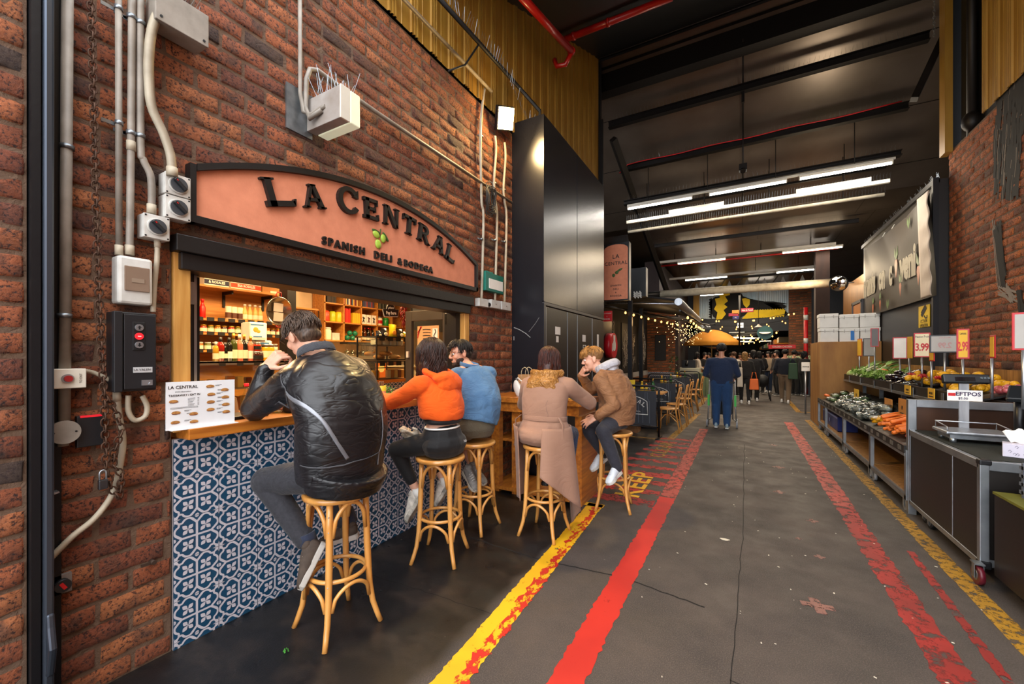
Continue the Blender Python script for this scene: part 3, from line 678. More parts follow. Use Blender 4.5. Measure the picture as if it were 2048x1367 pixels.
# ================================================================ ELECTRICAL THINGS ON THE LEFT WALL
def W(u,v,d=.04): return P(u,v,X=LX+d)
def conduit(lab,pts,r,d=.04,mt=None,clamps=(),ribbed=False,name='conduit_pipe',coup=()):
    p=[W(u,v,d) for u,v in pts]; t=thing(name,lab,'conduit'); m=MB()
    # smooth bends
    if len(p)>2:
        q=[]; n=len(p)
        for i in range(n-1):
            a,b,c,e=p[max(i-1,0)],p[i],p[i+1],p[min(i+2,n-1)]
            for k in range(8):
                s=k/8; q.append(.5*((2*b)+(c-a)*s+(2*a-5*b+4*c-e)*s*s+(3*b-a-3*c+e)*s**3))
        q.append(p[-1]); p=q
    if ribbed:
        L=sum((p[i+1]-p[i]).length for i in range(len(p)-1)); n=int(L/.0032); q=[];rs=[]; k=0;acc=0
        for i in range(n):
            s=L*i/n
            while k<len(p)-2 and acc+(p[k+1]-p[k]).length<s: acc+=(p[k+1]-p[k]).length; k+=1
            q.append(p[k].lerp(p[k+1],(s-acc)/max((p[k+1]-p[k]).length,1e-6))); rs.append(r*(1.06 if (i//1)%2 else .92))
        m.tube(q,rs,12); obj('ribbed_hose',m,mt or PVCW,t)
    else: m.tube(p,r,12); obj('pipe_run',m,mt or PVC,t)
    for u,v in clamps:
        c=W(u,v,d); b=MB(); b.tube([c-V((0,0,.009)),c+V((0,0,.009))],r*1.25,12); b.box(c+V((-d/2,-r-.018,0)),(.004,.045,.016)); obj('saddle_clamp',b,STEEL,t)
    for (u,v) in coup:
        c=W(u,v,d); b=MB(); b.tube([c-V((0,0,.022)),c+V((0,0,.022))],r*1.22,12); obj('coupling',b,PVCW,t)
    return t
conduit('thick grimy conduit nearest the entrance post, down to the round junction box',[(135,-12),(129,840)],.019,.035,clamps=[(134,294),(129,631)])
conduit('thinnest conduit of the three entering the white meter box, beside the rusty chain',[(237,-12),(238,505)],.0125,.05,clamps=[(237,16),(238,246)],coup=[(238,500)])
conduit('middle conduit entering the top of the white meter box, with a coupling halfway',[(264,-12),(262,280),(259,505)],.0145,.05,clamps=[(263,34),(262,266)],coup=[(262,292),(259,500)])
conduit('conduit that kinks right into the lowest rotary switch',[(281,-12),(281,280),(287,320),(302,356),(303,425)],.015,.05,clamps=[(281,46),(281,272)],coup=[(303,418)])
conduit('ribbed hose from the top junction box down to the upper rotary switch',[(318,22),(304,60),(298,110),(298,160),(304,215),(326,265),(341,310),(344,345)],.019,.09,ribbed=True,name='ribbed_conduit',coup=[(318,26),(344,344)])
conduit('ribbed hose below the lowest rotary switch behind the white meter box',[(315,478),(314,520),(309,570),(306,625)],.011,.04,ribbed=True,name='ribbed_conduit',coup=[(315,486)])
conduit('ribbed hose looping under the black door controller',[(257,790),(257,822),(270,840),(290,832),(294,812),(284,790)],.011,.04,ribbed=True,name='ribbed_conduit')
conduit('long ribbed hose hanging from the black controller behind the padlocked chain',[(234,788),(238,830),(246,880),(240,930),(226,985),(190,1035),(145,1072),(97,1120)],.0125,.035,ribbed=True,name='ribbed_conduit',coup=[(234,792)])
conduit('short ribbed hose between the red push button plate and the chain',[(168,741),(185,744),(205,752),(220,760)],.009,.03,ribbed=True,name='ribbed_conduit')
def wbox(u0,v0,u1,v1,xf):
    a=P(u0,(v0+v1)/2,X=LX+xf); b=P(u1,(v0+v1)/2,X=LX+xf); c=P((u0+u1)/2,v0,X=LX+xf); d=P((u0+u1)/2,v1,X=LX+xf)
    return a.y,b.y,d.z,c.z
def enc(m,y0,y1,z0,z1,x0,x1): m.bb((LX+x0,y0,z0),(LX+x1,y1,z1))
y0,y1,z0,z1=wbox(312,-26,408,48,.13); t=thing('junction_box','long grey junction box at the top left above the ribbed hose','box'); m=MB(); enc(m,y0,y1+.02,3.09,3.25,.01,.12); obj('body',m,PVC,t,bevel=.006)
m=MB(); enc(m,y0-.002,y1+.022,3.088,3.252,.12,.13); obj('lid',m,PVC,t,bevel=.003); m=MB()
for yy in (y0+.02,y1): m.cyl((LX+.13,yy,3.11),(LX+.134,yy,3.11),.006,8)
obj('screw',m,INK,t); m=MB(); r_=random.Random(1)
for i in range(5): m.tube([(LX+.08,y1-.01-i*.02,3.25),(LX+.08+r_.uniform(-.05,.05),y1-.01-i*.02+.03,3.34)],.0012,3)
obj('bird_spikes',m,STEEL,t,kind='stuff')
def rotary(u0,v0,u1,v1,lab):
    y0,y1,z0,z1=wbox(u0,v0,u1,v1,.085); t=thing('rotary_switch',lab,'switch',group='rotary isolator switches'); c=(y0+y1)/2; k=(z0+z1)/2; s=min(y1-y0,z1-z0)/2
    m=MB(); enc(m,y0,y1,z0,z1,.005,.07); obj('back_box',m,WHT,t,bevel=.005)
    m=MB(); enc(m,y0,y1,z0,z1,.07,.082); m.tube([(LX+.082,c,k),(LX+.09,c,k)],s*.8,24); obj('front_plate',m,WHT,t,bevel=.002)
    m=MB(); m.tube([(LX+.09,c,k),(LX+.097,c,k)],s*.68,24); obj('dial',m,mat('dial_grey','#44474b',.4),t)
    h=MB(); h.box((LX+.106,c,k),(.02,s*1.25,s*.32),(-.75,0,0)); d_=obj('handle',h,mat('handle_black','#202225',.4),t,bevel=.003)
    m=MB(); m.box((LX+.1175,c-s*.3,k+s*.28),(.002,.008,.004),(-.75,0,0)); obj('red_marker',m,RED,t)
    m=MB()
    for a in (-1,1):
        for b in (-1,1): m.cyl((LX+.082,c+a*(y1-y0)*.43,k+b*(z1-z0)*.43),(LX+.084,c+a*(y1-y0)*.43,k+b*(z1-z0)*.43),.004,8)
    obj('screw',m,INK,t)
rotary(331,349,382,391,'upper of the two stacked rotary switches touching the sign'); rotary(331,393,382,438,'lower of the two stacked rotary switches touching the sign'); rotary(288,430,340,477,'rotary switch set lower and left, above the white meter box')
y0,y1,z0,z1=wbox(239,513,309,608,.1); t=thing('meter_box','white breaker box with a smoked window above the black controller','box')
m=MB(); enc(m,y0,y1,z0,z1,.0,.085); obj('body',m,WHT,t,bevel=.012); m=MB(); enc(m,y0+.02,y1-.015,z0+.06,z1-.045,.085,.092); obj('window_cover',m,mat('smoked_window','#6a5648',.15,col2='#8a7462',ns=3),t,bevel=.003)
m=MB(); enc(m,y0+.045,y1-.035,z0+.1,z1-.1,.092,.094); obj('breaker_row',m,mat('breaker_tan','#8d7a68',.4),t)
y0,y1,z0,z1=wbox(228,624,316,782,.1); t=thing('door_controller','black door controller box with arrow buttons, left of the bar window','box')
m=MB(); enc(m,y0,y1,z0,z1,.005,.085); obj('body',m,mat('controller_black','#1c1d20',.42),t,bevel=.006)
m=MB(); enc(m,y0+.035,y1-.006,z0+.01,z1-.01,.085,.095); enc(m,y0,y0+.03,z0,z1,.085,.1); obj('front_cover',m,mat('controller_black',),t,bevel=.003)
cy=y0+.087; cz=z1-.07
m=MB(); enc(m,cy-.022,cy+.022,cz-.105,cz+.025,.095,.098); obj('button_panel',m,INK,t,bevel=.004)
for k,mt_ in enumerate((ALU,mat('red_button','#e0222a',.35,emit=.8),ALU)):
    m=MB(); m.cyl((LX+.098,cy,cz-.04*k),(LX+.104,cy,cz-.04*k),.0155,20); b=obj('push_button',m,mt_,t,label='red round button' if k==1 else 'grey arrow button')
    g=MB(); T=FL((LX+.105,cy,cz-.04*k)); s=1 if k==0 else -1
    if k!=1: g.prism([(-.008,0),(.008,0),(0,.009*s)],0,.001,T); g.prism([(-.003,0),(.003,0),(.003,-.009*s),(-.003,-.009*s)],0,.001,T)
    else: g.prism([(-.006,-.002),(.006,-.002),(.006,.002),(-.006,.002)],0,.001,T)
    obj('arrow_mark' ,g,INK if k!=1 else WINK,b)
m=MB(); enc(m,cy-.02,cy+.05,z0+.085,z0+.11,.095,.097); obj('label_plate',m,mat('silver_label','#b9b9b9',.4),t); m=MB(); m.text('LA VALEN',.014,FL((LX+.098,cy+.012,z0+.098)),.0006); obj('lettering',m,INK,t)
m=MB(); enc(m,y1-.06,y1-.02,z0+.025,z0+.05,.095,.1); m.cyl((LX+.1,y1-.03,z0+.032),(LX+.108,y1-.03,z0+.032),.007,12); obj('key_lock',m,ALU,t)
y0,y1,z0,z1=wbox(100,737,171,776,.05); t=thing('exit_button','cream plate with a red push to exit button crossing the thick conduit','button')
m=MB(); enc(m,y0-.02,y1,z0,z1,.0,.062); obj('plate',m,mat('cream_plate','#d6cfbf',.5),t,bevel=.003); c=((y0+y1)/2-.005,(z0+z1)/2)
m=MB(); m.cyl((LX+.062,*c),(LX+.068,*c),.019,20); obj('bezel',m,ALU,t); m=MB(); m.cyl((LX+.066,*c),(LX+.08,*c),.013,20); obj('push_button',m,mat('dark_red_button','#8a1c1c',.4),t)
m=MB(); m.text('PRESS',.011,FL((LX+.0625,c[0]-.042,c[1]))@Matrix.Rotation(PI/2,4,'Z'),.0006); m.text('TO EXIT',.011,FL((LX+.0625,c[0]+.04,c[1]))@Matrix.Rotation(PI/2,4,'Z'),.0006); obj('lettering',m,INK,t)
c=P(130,864,X=LX+.055); t=thing('round_junction_box','round grey junction box at the foot of the thick conduit','box'); m=MB(); m.cyl((LX+.0,c.y,c.z),(LX+.05,c.y,c.z),.045,24); m.cyl((LX+.03,c.y,c.z-.06),(LX+.03,c.y,c.z),.018); m.cyl((LX+.03,c.y-.07,c.z),(LX+.03,c.y,c.z),.018); obj('body',m,PVC,t); m=MB(); m.cyl((LX+.05,c.y,c.z),(LX+.056,c.y,c.z),.049,24); obj('lid',m,PVC,t)
m=MB(); 
for s in (-1,1): m.cyl((LX+.056,c.y+s*.033,c.z),(LX+.058,c.y+s*.033,c.z),.004,8)
obj('screw',m,INK,t)
y0,y1,z0,z1=wbox(154,830,207,892,.03); t=thing('card_reader','flat black card reader with a red strip under the red push button','reader'); m=MB(); enc(m,y0,y1,z0,z1,.0,.03); obj('body',m,mat('controller_black'),t,bevel=.003); m=MB(); enc(m,y0+.01,y1-.005,z1-.008,z1+.001,.02,.0315); obj('light_strip',m,mat('red_led','#c0202a',.3,emit=.7),t)
y0,y1,z0,z1=wbox(101,1150,144,1187,.02); t=thing('emergency_stop','small emergency stop knob on a plate low beside the entrance post','button'); m=MB(); enc(m,y0,y1,z0,z1,.0,.02); obj('plate',m,mat('dull_plate','#7a6f68',.6),t); c=((y0+y1)/2,(z0+z1)/2); m=MB(); m.cyl((LX+.02,*c),(LX+.045,*c),.026,16); obj('knob',m,mat('controller_black'),t); m=MB(); m.box((LX+.0455,*c),(.002,.012,.03),(.5,0,0)); obj('red_marker',m,RED,t)
c=P(107,986,X=LX+.05); m=MB(); m.box((LX+.03,c.y,c.z),(.06,.03,.007),(.2,0,0)); m.box((LX+.0,c.y,c.z),(.004,.03,.03)); obj('wall_bracket',m,ALU,label='small pale metal bracket sticking out beside the entrance post',cat='bracket')
c=P(308,1124,X=LX+.03); m=MB(); m.cyl((LX,c.y,c.z),(LX+.035,c.y,c.z),.011,10); m.box((LX+.02,c.y-.02,c.z-.002),(.01,.05,.012)); obj('wall_bolt',m,mat('rusty_iron','#4a3a30',.6,metal=.5),label='rusty bolt sticking out of the bricks left of the tiles',cat='bolt')
RUST=mat('rusty_chain_iron','#5b3f2e',.6,metal=.5,col2='#3c2a20',ns=30)
def chain(lab,pts,d,L=.036,w=.0125,r=.0036,sag=0):
    p=[W(u,v,d) for u,v in pts]; m=MB(); k=0
    for i in range(len(p)-1):
        a,b=p[i],p[i+1]; ln=(b-a).length; n=max(1,int(round(ln/(L*.72)))); dr=(b-a).normalized(); sx=dr.cross(V((1,0,0))).normalized()
        for j in range(n):
            c=a.lerp(b,(j+.5)/n); o_=sx if k%2 else V((1,0,0)); k+=1; q=[]
            for h in range(12):
                an=2*PI*h/12; q.append(c+dr*(L/2*(1 if math.cos(an)>0 else -1)*abs(math.cos(an))**.7)+o_*(w*math.sin(an)))
            m.tube(q,r,5,closed=True)
    return obj('iron_chain',m,RUST,label=lab,cat='chain')
chain('rusty iron chain hanging straight down from the top beside the conduits',[(182,-5),(186,160),(192,400),(200,650),(208,790),(212,935)],.075)
chain('shorter rusty chain loop that the padlock closes below the controller',[(213,792),(232,825),(244,860),(228,900),(226,930),(244,948),(238,995),(222,975),(214,940)],.07)
c=P(206,968,X=LX+.085); t=thing('padlock','steel padlock hanging on the rusty chain','padlock',None); m=MB(); m.box((LX+.085,c.y,c.z),(.02,.032,.042)); obj('body',m,mat('padlock_steel','#5a5d62',.3,metal=.9),t,bevel=.004); m=MB(); m.tube([(LX+.085,c.y-.011,c.z+.018),(LX+.085,c.y-.011,c.z+.05)]+[(LX+.085,c.y-.011*math.cos(a),c.z+.05+.012*math.sin(a)) for a in (.5,1,1.6,2.1,2.6)]+[(LX+.085,c.y+.011,c.z+.05),(LX+.085,c.y+.011,c.z+.018)],.0035,8); obj('shackle',m,ALU,t)
# steel guide of the entrance shutter
t=thing('shutter_guide','tall dark steel shutter guide with a bluish rail at the left edge','guide'); m=MB(); m.bb((LX-.02,.475,0),(LX+.10,.50,4.6)); m.bb((LX-.02,.50,0),(LX+.02,.575,4.6)); obj('channel',m,mat('guide_black','#17171a',.45,metal=.4,bump=.1),t)
m=MB(); m.bb((LX+.075,.505,0),(LX+.115,.535,4.6)); m.prism([(.1,0),(.12,0),(.155,.12),(.13,.2),(.12,.25),(.10,.25)],-.005,.02,frame((LX,.53,.22),(1,0,0),(0,0,1))) ; obj('steel_rail',m,mat('blue_steel','#5c6470',.35,metal=.8,col2='#3e4550',ns=4,stretch=(1,1,.1)),t,bevel=.008)
# ---------------------------------------------------------------- wall light
t=thing('wall_light','white bulkhead light box with bird spikes sticking out above the sign','light'); ya,yb=1.70,1.83
m=MB(); m.bb((LX+.0,1.56,2.95),(LX+.012,1.74,3.24)); obj('mounting_plate',m,STEEL,t); m=MB(); m.bb((LX+.012,ya,2.99),(LX+.34,1.768,3.195)); obj('housing',m,mat('weathered_grey_sheet','#a39c96',.55,col2='#857a70',ns=8),t,bevel=.003)
m=MB(); m.bb((LX+.34,ya-.002,2.988),(LX+.352,1.768,3.197)); obj('end_cap',m,mat('cream_plate','#d6cfbf',.5),t,bevel=.002)
m=MB(); m.bb((LX+.03,1.768,2.985),(LX+.354,1.845,3.193)); obj('diffuser',m,mat('old_diffuser','#d5d6b8',.4,emit=.45,nm=.3),t,bevel=.006)
m=MB(); r_=random.Random(4)
for i in range(26):
    x=LX+.05+.27*i/26; y_=ya+.02+.1*(i%2); m.tube([(x,y_,3.2),(x+r_.uniform(-.04,.04),y_+r_.uniform(-.06,.06),3.2+r_.uniform(.1,.17))],.0013,3)
obj('bird_spikes',m,STEEL,t,kind='stuff')
m=MB(); q=[(LX+.04,1.63,4.6),(LX+.04,1.635,3.2),(LX+.05,1.65,3.08),(LX+.1,1.67,3.06),(LX+.17,1.69,3.09),(LX+.2,1.70,3.10)]; m.tube(q,.013,10); obj('conduit_pipe',m,PVC,label='vertical conduit from above into the side of the white wall light',cat='conduit')
m=MB(); m.tube([(LX+.18,1.69,3.075),(LX+.1,1.66,3.03),(LX+.05,1.665,3.12),(LX+.05,1.67,3.3),(LX+.045,1.70,3.39),(LX+.04,1.76,3.42),(LX+.04,1.9,3.41),(LX+.035,2.3,3.405),(LX+.035,4.42,3.40)],.0155,10); obj('conduit_pipe',m,PVC,label='conduit that loops over the wall light and runs along the bricks to the black cupboard',cat='conduit')
m=MB(); m.tube([(LX+.07,-.9,4.46),(LX+.07,3.9,4.47)],.017,10); obj('conduit_pipe',m,PVC,label='long conduit along the bottom of the yellow cladding',cat='conduit')
for u,v0,v1,lab,b in ((963,178,598,'left of the three pale conduits beside the black cupboard',.09),(990,272,600,'middle of the three pale conduits beside the black cupboard',0),(1009,285,603,'right of the three pale conduits beside the black cupboard',0)):
    conduit(lab,[(u+(6 if b else 0),v0),(u+2,v0+30),(u-2,v0+90),(u,v1-200),(u+4,v1-160),(u,v1)],.0145,.03,mt=PVCW,clamps=[(u,v0+95),(u,v1-120)])
for i,(u,v,lab) in enumerate(((968,605,'leftmost white socket box under the three conduits'),(992,608,'middle white socket box under the three conduits'),(1013,612,'rightmost white socket box under the three conduits'))):
    y0,y1,z0,z1=wbox(u-9,v-8,u+9,v+8,.06); t=thing('socket_box',lab,'socket'); m=MB(); enc(m,y0,y1,z0,z1,0,.06); obj('body',m,WHT,t,bevel=.004); m=MB(); 
    if i==0: m.cyl((LX+.04,y1,z0+.04),(LX+.04,y1+.05,z0+.04),.02)
    else: m.cyl((LX+.06,(y0+y1)/2,(z0+z1)/2),(LX+.063,(y0+y1)/2,(z0+z1)/2),.006,8)
    obj('plug' if i==0 else 'screw',m,INK,t)
y0,y1,z0,z1=wbox(972,548,1007,584,.07); t=thing('green_switch_box','green finned switch box with a white label beside the black cupboard','box'); m=MB(); enc(m,y0,y1,z0,z1,0,.07)
for k in range(7): enc(m,y0+.01+k*.022,y0+.016+k*.022,z1,z1+.012,0,.07)
obj('body',m,mat('teal_green_plastic','#1f6f5f',.45),t,bevel=.004); m=MB(); enc(m,y0+.06,y1-.02,z0+.03,z0+.14,.07,.073); obj('paper_label',m,WHTP,t)
c=P(981,395,X=LX+.09); m=MB(); r_=random.Random(8)
for k in range(9):
    a=r_.uniform(.06,.12); b=r_.uniform(.09,.17); o_=V((r_.uniform(-.03,.03),r_.uniform(-.03,.03),r_.uniform(-.03,.03))); m.tube([c+o_+V((.02*math.sin(3*h),a*math.sin(h),b*math.cos(h)-.02)) for h in [i*2*PI/14 for i in range(14)]],.005,5,closed=True)
obj('cable_coil',m,mat('dusty_cable','#3c3834',.6),label='tangled coil of dusty cable hung on the conduits by the cupboard',cat='cable')
# black cable with spikes along the cladding
m=MB(); q=[P(872,-10,X=-2.38),P(1000,132,X=-2.38),P(1080,222,X=-2.3),V((-2.2,4.6,4.46)),V((-2.15,6.9,4.44))]; m.tube(q,.022,6); m.tube([P(960,85,X=-2.38),P(930,130,X=-2.42),P(897,142,X=-2.42)],.01,5)
obj('roof_cable',m,INK,label='thick black cable running along the cladding to the top of the cupboard',cat='cable')
m=MB(); r_=random.Random(2)
for k in range(120):
    y=2.6+k*.036; z=4.72 if y<4 else 4.72-.28*min(1,(y-4)/.5); m.tube([(-2.34,y,z),(-2.34+r_.uniform(-.03,.05),y+r_.uniform(-.03,.03),z+.12)],.0012,3,caps=False)
obj('bird_spikes',m,STEEL,label='row of thin bird spikes along the black cable and cupboard top',cat='spikes',kind='stuff')
# floodlight
fc=P(1012,237,X=-2.36); t=thing('floodlight','glowing warm square floodlight at the top of the brick wall','light',tuple(fc))
Qf=V((.88,-.22,-.42)).to_track_quat('Z','Y'); Rf=Qf.to_matrix()
m=MB(); m.box(Rf@V((0,0,-.03)),(.25,.25,.05),Rf@Matrix.Rotation(.3,3,'Z')); obj('housing',m,BLKM,t,bevel=.01); m=MB(); m.box((0,0,0),(.22,.22,.012),Rf@Matrix.Rotation(.3,3,'Z')); obj('lens',m,mat('flood_glow','#ffd48a',.3,emit=45,nm=0),t)
m=MB(); m.tube([(-.17,.05,.05),(-.05,.02,.05)],.015,6); obj('bracket',m,BLKM,t)
lf=lamp('AREA','flood_lamp',tuple(Rf@V((0,0,.03))),90,(1,.70,.30),.22,V((-.88,.22,.42)).to_track_quat('Z','Y').to_euler(),parent=t)
lamp('POINT','flood_spill',tuple(Rf@V((0,0,.09))),26,(1,.66,.26),.07,parent=t)
# ================================================================ BLACK CUPBOARD
CUP=mat('cupboard_charcoal','#2a2a30',.27,metal=.5,col2='#24242a',ns=2,bump=.02,bs=6); CUPD=mat('cupboard_door_charcoal','#201e1e',.4,metal=.2,bump=.04,bs=30)
t=thing('service_cupboard','tall charcoal service cupboard standing against the bricks behind the coat woman','cupboard'); CX=-2.09
m=MB(); m.bb((LX,4.49,0),(CX-.02,6.94,4.42)); m.bb((CX-.02,4.49,2.17),(CX,4.50,4.42)); m.bb((LX,4.487,0),(CX,4.492,2.14)); obj('carcass',m,CUP,t)
for a,b,lab in ((4.50,5.62,'left'),(5.635,6.94,'right')):
    m=MB(); m.bb((CX-.02,a,2.16),(CX,b,4.42)); obj('upper_panel',m,CUP,t,bevel=.002)
m=MB(); m.bb((CX-.02,4.49,2.12),(CX+.006,6.94,2.155)); m.bb((CX-.02,4.49,.0),(CX+.003,4.545,2.12)); obj('door_frame',m,mat('frame_grey','#46464a',.4,metal=.5),t)
for a,b in ((4.56,5.24),(5.265,5.62),(5.65,6.3),(6.32,6.93)):
    m=MB(); m.bb((CX-.02,a,.06),(CX,b,2.10)); d=obj('door',m,CUPD,t,bevel=.002)
    m=MB(); m.bb((CX-.006,a-.012,.06),(CX+.004,a-.004,2.10)); obj('edge_strip',m,ALU,d)
m=MB(); T=FL((CX+.0015,0,0))
for a,b,c,d in ((4.83,1.78,.17,.1),(4.86,1.68,.08,.08),(5.85,1.72,.14,.1),(5.87,1.42,.14,.25),(5.9,1.6,.07,.06),(6.55,1.46,.09,.4)): m=MB(); m.prism([(a,b),(a+c,b),(a+c,b+d),(a,b+d)],0,.001,T); obj('paper_notice',m,WHTP,t,label='white paper notice')
m=MB(); m.prism([(6.06,1.41),(6.14,1.41),(6.14,1.5),(6.06,1.5)],0,.0012,T)
obj('yellow_sticker',m,YEL,t)
m=MB(); T=FF((0,4.486,0)); m.ribbon([(-2.50,1.86),(-2.42,1.83),(-2.33,1.78),(-2.27,1.73)],.008,T); m.ribbon([(-2.29,1.80),(-2.2,1.9),(-2.15,1.97)],.003,T); m.ribbon([(-2.50,1.70),(-2.50,1.75)],.01,T); obj('scratch',m,mat('scratch_grey','#9a9a9a',.5),t)
# ================================================================ BAR FRONT : patterned tiles
NAVY=mat('tile_navy_glaze','#1d4663',.28,col2='#18405c',ns=5); TWH=mat('tile_white_glaze','#c4c0c6',.3,col2='#b8b4bb',ns=6); GROUT=mat('tile_grout','#9a8f8c',.8)
def tile_panel(name,T,u0,u1,w0,w1,S,parent=None,**kws):
    """glazed tiles, the white figure laid 0.4 mm proud of the navy ground"""
    m=MB(); m.M=T
    m.mi=2; m.bb((u0,w0,-.02),(u1,w1,0))
    shapes=[]  # in tile units (-1..1), quadrant I, mirrored later
    def rib(p,w): shapes.append(('r',p,w))
    rib([(0,0),(0,.66)],.10); rib([(0,0),(.66,0)],.10)
    rib([(.62,-.02),(.8,.14),(1,.34)],.09); rib([(-.02,.62),(.14,.8),(.34,1)],.09)
    lobe=lambda cx,cy,r,a0,a1,n=9:[(cx+r*math.cos(a0+(a1-a0)*i/n),cy+r*math.sin(a0+(a1-a0)*i/n)) for i in range(n+1)]
    rib([(.66,.0),(.78,.10)]+lobe(.705,.38,.262,-.95,1.15)+[(.78,.66),(.80,.80),(.66,.78)]+lobe(.38,.705,.262,.42,2.55)+[(.10,.78),(0,.66)],.095)
    pet=lambda a,l,w:[(.40+math.cos(a)*l*t-math.sin(a)*w*s,.40+math.sin(a)*l*t+math.cos(a)*w*s) for t,s in ((0,0),(.2,.35),(.45,.95),(.62,1),(.82,.6),(1,0),(.82,-.6),(.62,-1),(.45,-.95),(.2,-.35))]
    for a,l in ((PI/4,.34),(3*PI/4,.31),(-PI/4,.31),(5*PI/4,.34)): shapes.append(('p',pet(a,l,.10)))
    shapes.append(('p',[(1,.88),(.88,1),(1,1)])); shapes.append(('p',[(1,.72),(.95,.93),(1,1)])); shapes.append(('p',[(.72,1),(1,1),(.93,.95)])); shapes.append(('p',[(.72,.72),(1,.88),(1,1),(.88,1)])); rib([(.80,.80),(.72,.72)],.07)
    shapes.append(('p',[(1,0),(.9,0),(.93,.07),(1,.1)])); shapes.append(('p',[(0,1),(0,.9),(.07,.93),(.1,1)]))
    nu=int(math.ceil((u1-u0)/S)); nw=int(math.ceil((w1-w0)/S)); g=.0012
    for i in range(nu):
        for j in range(nw):
            cu=u0+(i+.5)*S; cw=w1-(j+.5)*S; h=S/2-g
            ca,cb=max(cu-h,u0),min(cu+h,u1); da,db=max(cw-h,w0),min(cw+h,w1)
            m.mi=0; m.bb((ca,da,0),(cb,db,.004)); m.mi=1
            n_z=[0]; cl=lambda p:(min(max(cu+p[0]*h,ca),cb),min(max(cw+p[1]*h,da),db))
            for sx in (1,-1):
                for sy in (1,-1):
                    for s in shapes:
                        if s[0]=='p':
                            q=[cl((x*sx,y*sy)) for x,y in s[1]]
                            if sx*sy<0: q=q[::-1]
                            n_z[0]+=1; m._a([(a,b,.0045+n_z[0]*.00002) for a,b in q],[list(range(len(q)))])
                        else:
                            pts=s[1]; w=s[2]; n=len(pts); L=[];R=[]
                            for k in range(n):
                                a=pts[max(k-1,0)]; b=pts[min(k+1,n-1)]; dx,dy=b[0]-a[0],b[1]-a[1]; l=math.hypot(dx,dy) or 1
                                L.append((pts[k][0]-dy/l*w/2,pts[k][1]+dx/l*w/2)); R.append((pts[k][0]+dy/l*w/2,pts[k][1]-dx/l*w/2))
                            for k in range(n-1):
                                q=[cl((x*sx,y*sy)) for x,y in (L[k],R[k],R[k+1],L[k+1])]
                                if sx*sy<0: q=q[::-1]
                                n_z[0]+=1; m._a([(a,b,.0045+n_z[0]*.000004) for a,b in q],[[0,1,2,3]])
    return obj(name,m,[NAVY,TWH,GROUT],parent,keep=True,**kws)
tile_panel('tiled_bar_front',FL((LX-.002,0,0)),.972,3.56,0,1.075,.208,label='bar front clad in navy and white patterned tiles under the timber counter',cat='bar front')
t=thing('bar_counter','oiled timber bar counter running through the window opening','counter')
m=MB(); m.prism([(-2.43,1.0),(-2.43,3.6),(-2.64,3.6),(-2.98,3.5),(-2.98,1.06),(-2.64,1.06),(-2.64,1.0)],1.076,1.132); obj('top',m,OAKC,t,bevel=.004)
m=MB(); m.bb((-2.98,1.06,0),(-2.9,3.5,1.076)); obj('inner_panel',m,SHELFW,t)
# side table against the cupboard
t=thing('side_bar_table','timber shelf table between the bricks and the walkway where the coat woman sits','table')
m=MB(); m.bb((-2.5,3.84,1.0),(-1.38,4.42,1.06)); obj('top',m,OAKC,t,bevel=.004)
m=MB(); m.bb((-2.47,3.87,.9),(-1.42,3.92,1.0)); m.bb((-1.47,3.92,.9),(-1.42,4.4,1.0)); obj('apron',m,OAKC,t)
for x in (-2.46,-2.20,-1.47):
    m=MB(); m.bb((x,3.90,0),(x+.1 if x<-2 else x+.07,3.98 if x<-1.5 else 4.4,.9)); obj('leg',m,OAKC,t)
m=MB(); m.bb((-2.46,3.98,.55),(-1.48,4.4,.58)); obj('middle_shelf',m,OAKC,t)
m=MB(); m.bb((-2.47,3.86,.04),(-1.42,4.4,.075)); obj('bottom_shelf',m,OAKC,t)
# ---------------------------------------------------------------- things on the counter
CT=1.132
t=thing('menu_stand','white acrylic menu with sandwich pictures standing at the left end of the counter','menu'); mx=-2.455
m=MB(); m.bb((mx-.006,.915,CT+.003),(mx,1.225,CT+.24)); m.bb((mx-.05,.93,CT),(mx+.02,1.235,CT+.004)); obj('acrylic_holder',m,mat('menu_sheet','#e9e9ea',.25),t)
T=FL((mx+.001,0,0)); m=MB()
for wd,s,y,z in (('LA CENTRAL',.022,.985,CT+.212),('SPANISH DELI & BODEGA',.006,.985,CT+.19),('TAKEAWAY / EAT IN',.0145,.992,CT+.172)): m.text(wd,s,FL((mx+.0012,y,z)),.0005,.01 if s>.01 else 0)
r_=random.Random(6)
for k in range(7): m.ribbon([(1.005,CT+.155-k*.006),(1.005+r_.uniform(.02,.035),CT+.155-k*.006)],.0015,T); m.ribbon([(1.047,CT+.155-k*.006),(1.055,CT+.155-k*.006)],.0015,T)
for k in range(2): m.ribbon([(.932,CT+.112-k*.005),(1.05,CT+.112-k*.005)],.0015,T)
obj('lettering',m,INK,t)
BUNM=mat('printed_bread','#c8924e',.6,col2='#8a5526',ns=60); FILM=mat('printed_filling','#7a3a22',.6,ns=50)
k=0
for (a,b) in ((.945,.142),(.955,.085),(1.03,.072),(.952,.038),(1.032,.032),(1.105,.208),(1.175,.185),(1.11,.165),(1.178,.145),(1.108,.125),(1.18,.105),(1.107,.085),(1.182,.065)):
    m=MB(); q=[(a+.0195*math.cos(h),CT+b+.0105*math.sin(h)*(1 if math.sin(h)>0 else .6)) for h in [i*2*PI/14 for i in range(14)]]; m.prism(q,0,.0008,T); bun=obj('sandwich_picture',m,BUNM,t)
    m=MB(); m.ribbon([(a-.016,CT+b-.004),(a,CT+b-.005),(a+.016,CT+b-.003)],.003,T,z=.001); obj('filling',m,FILM,bun)
m=MB()
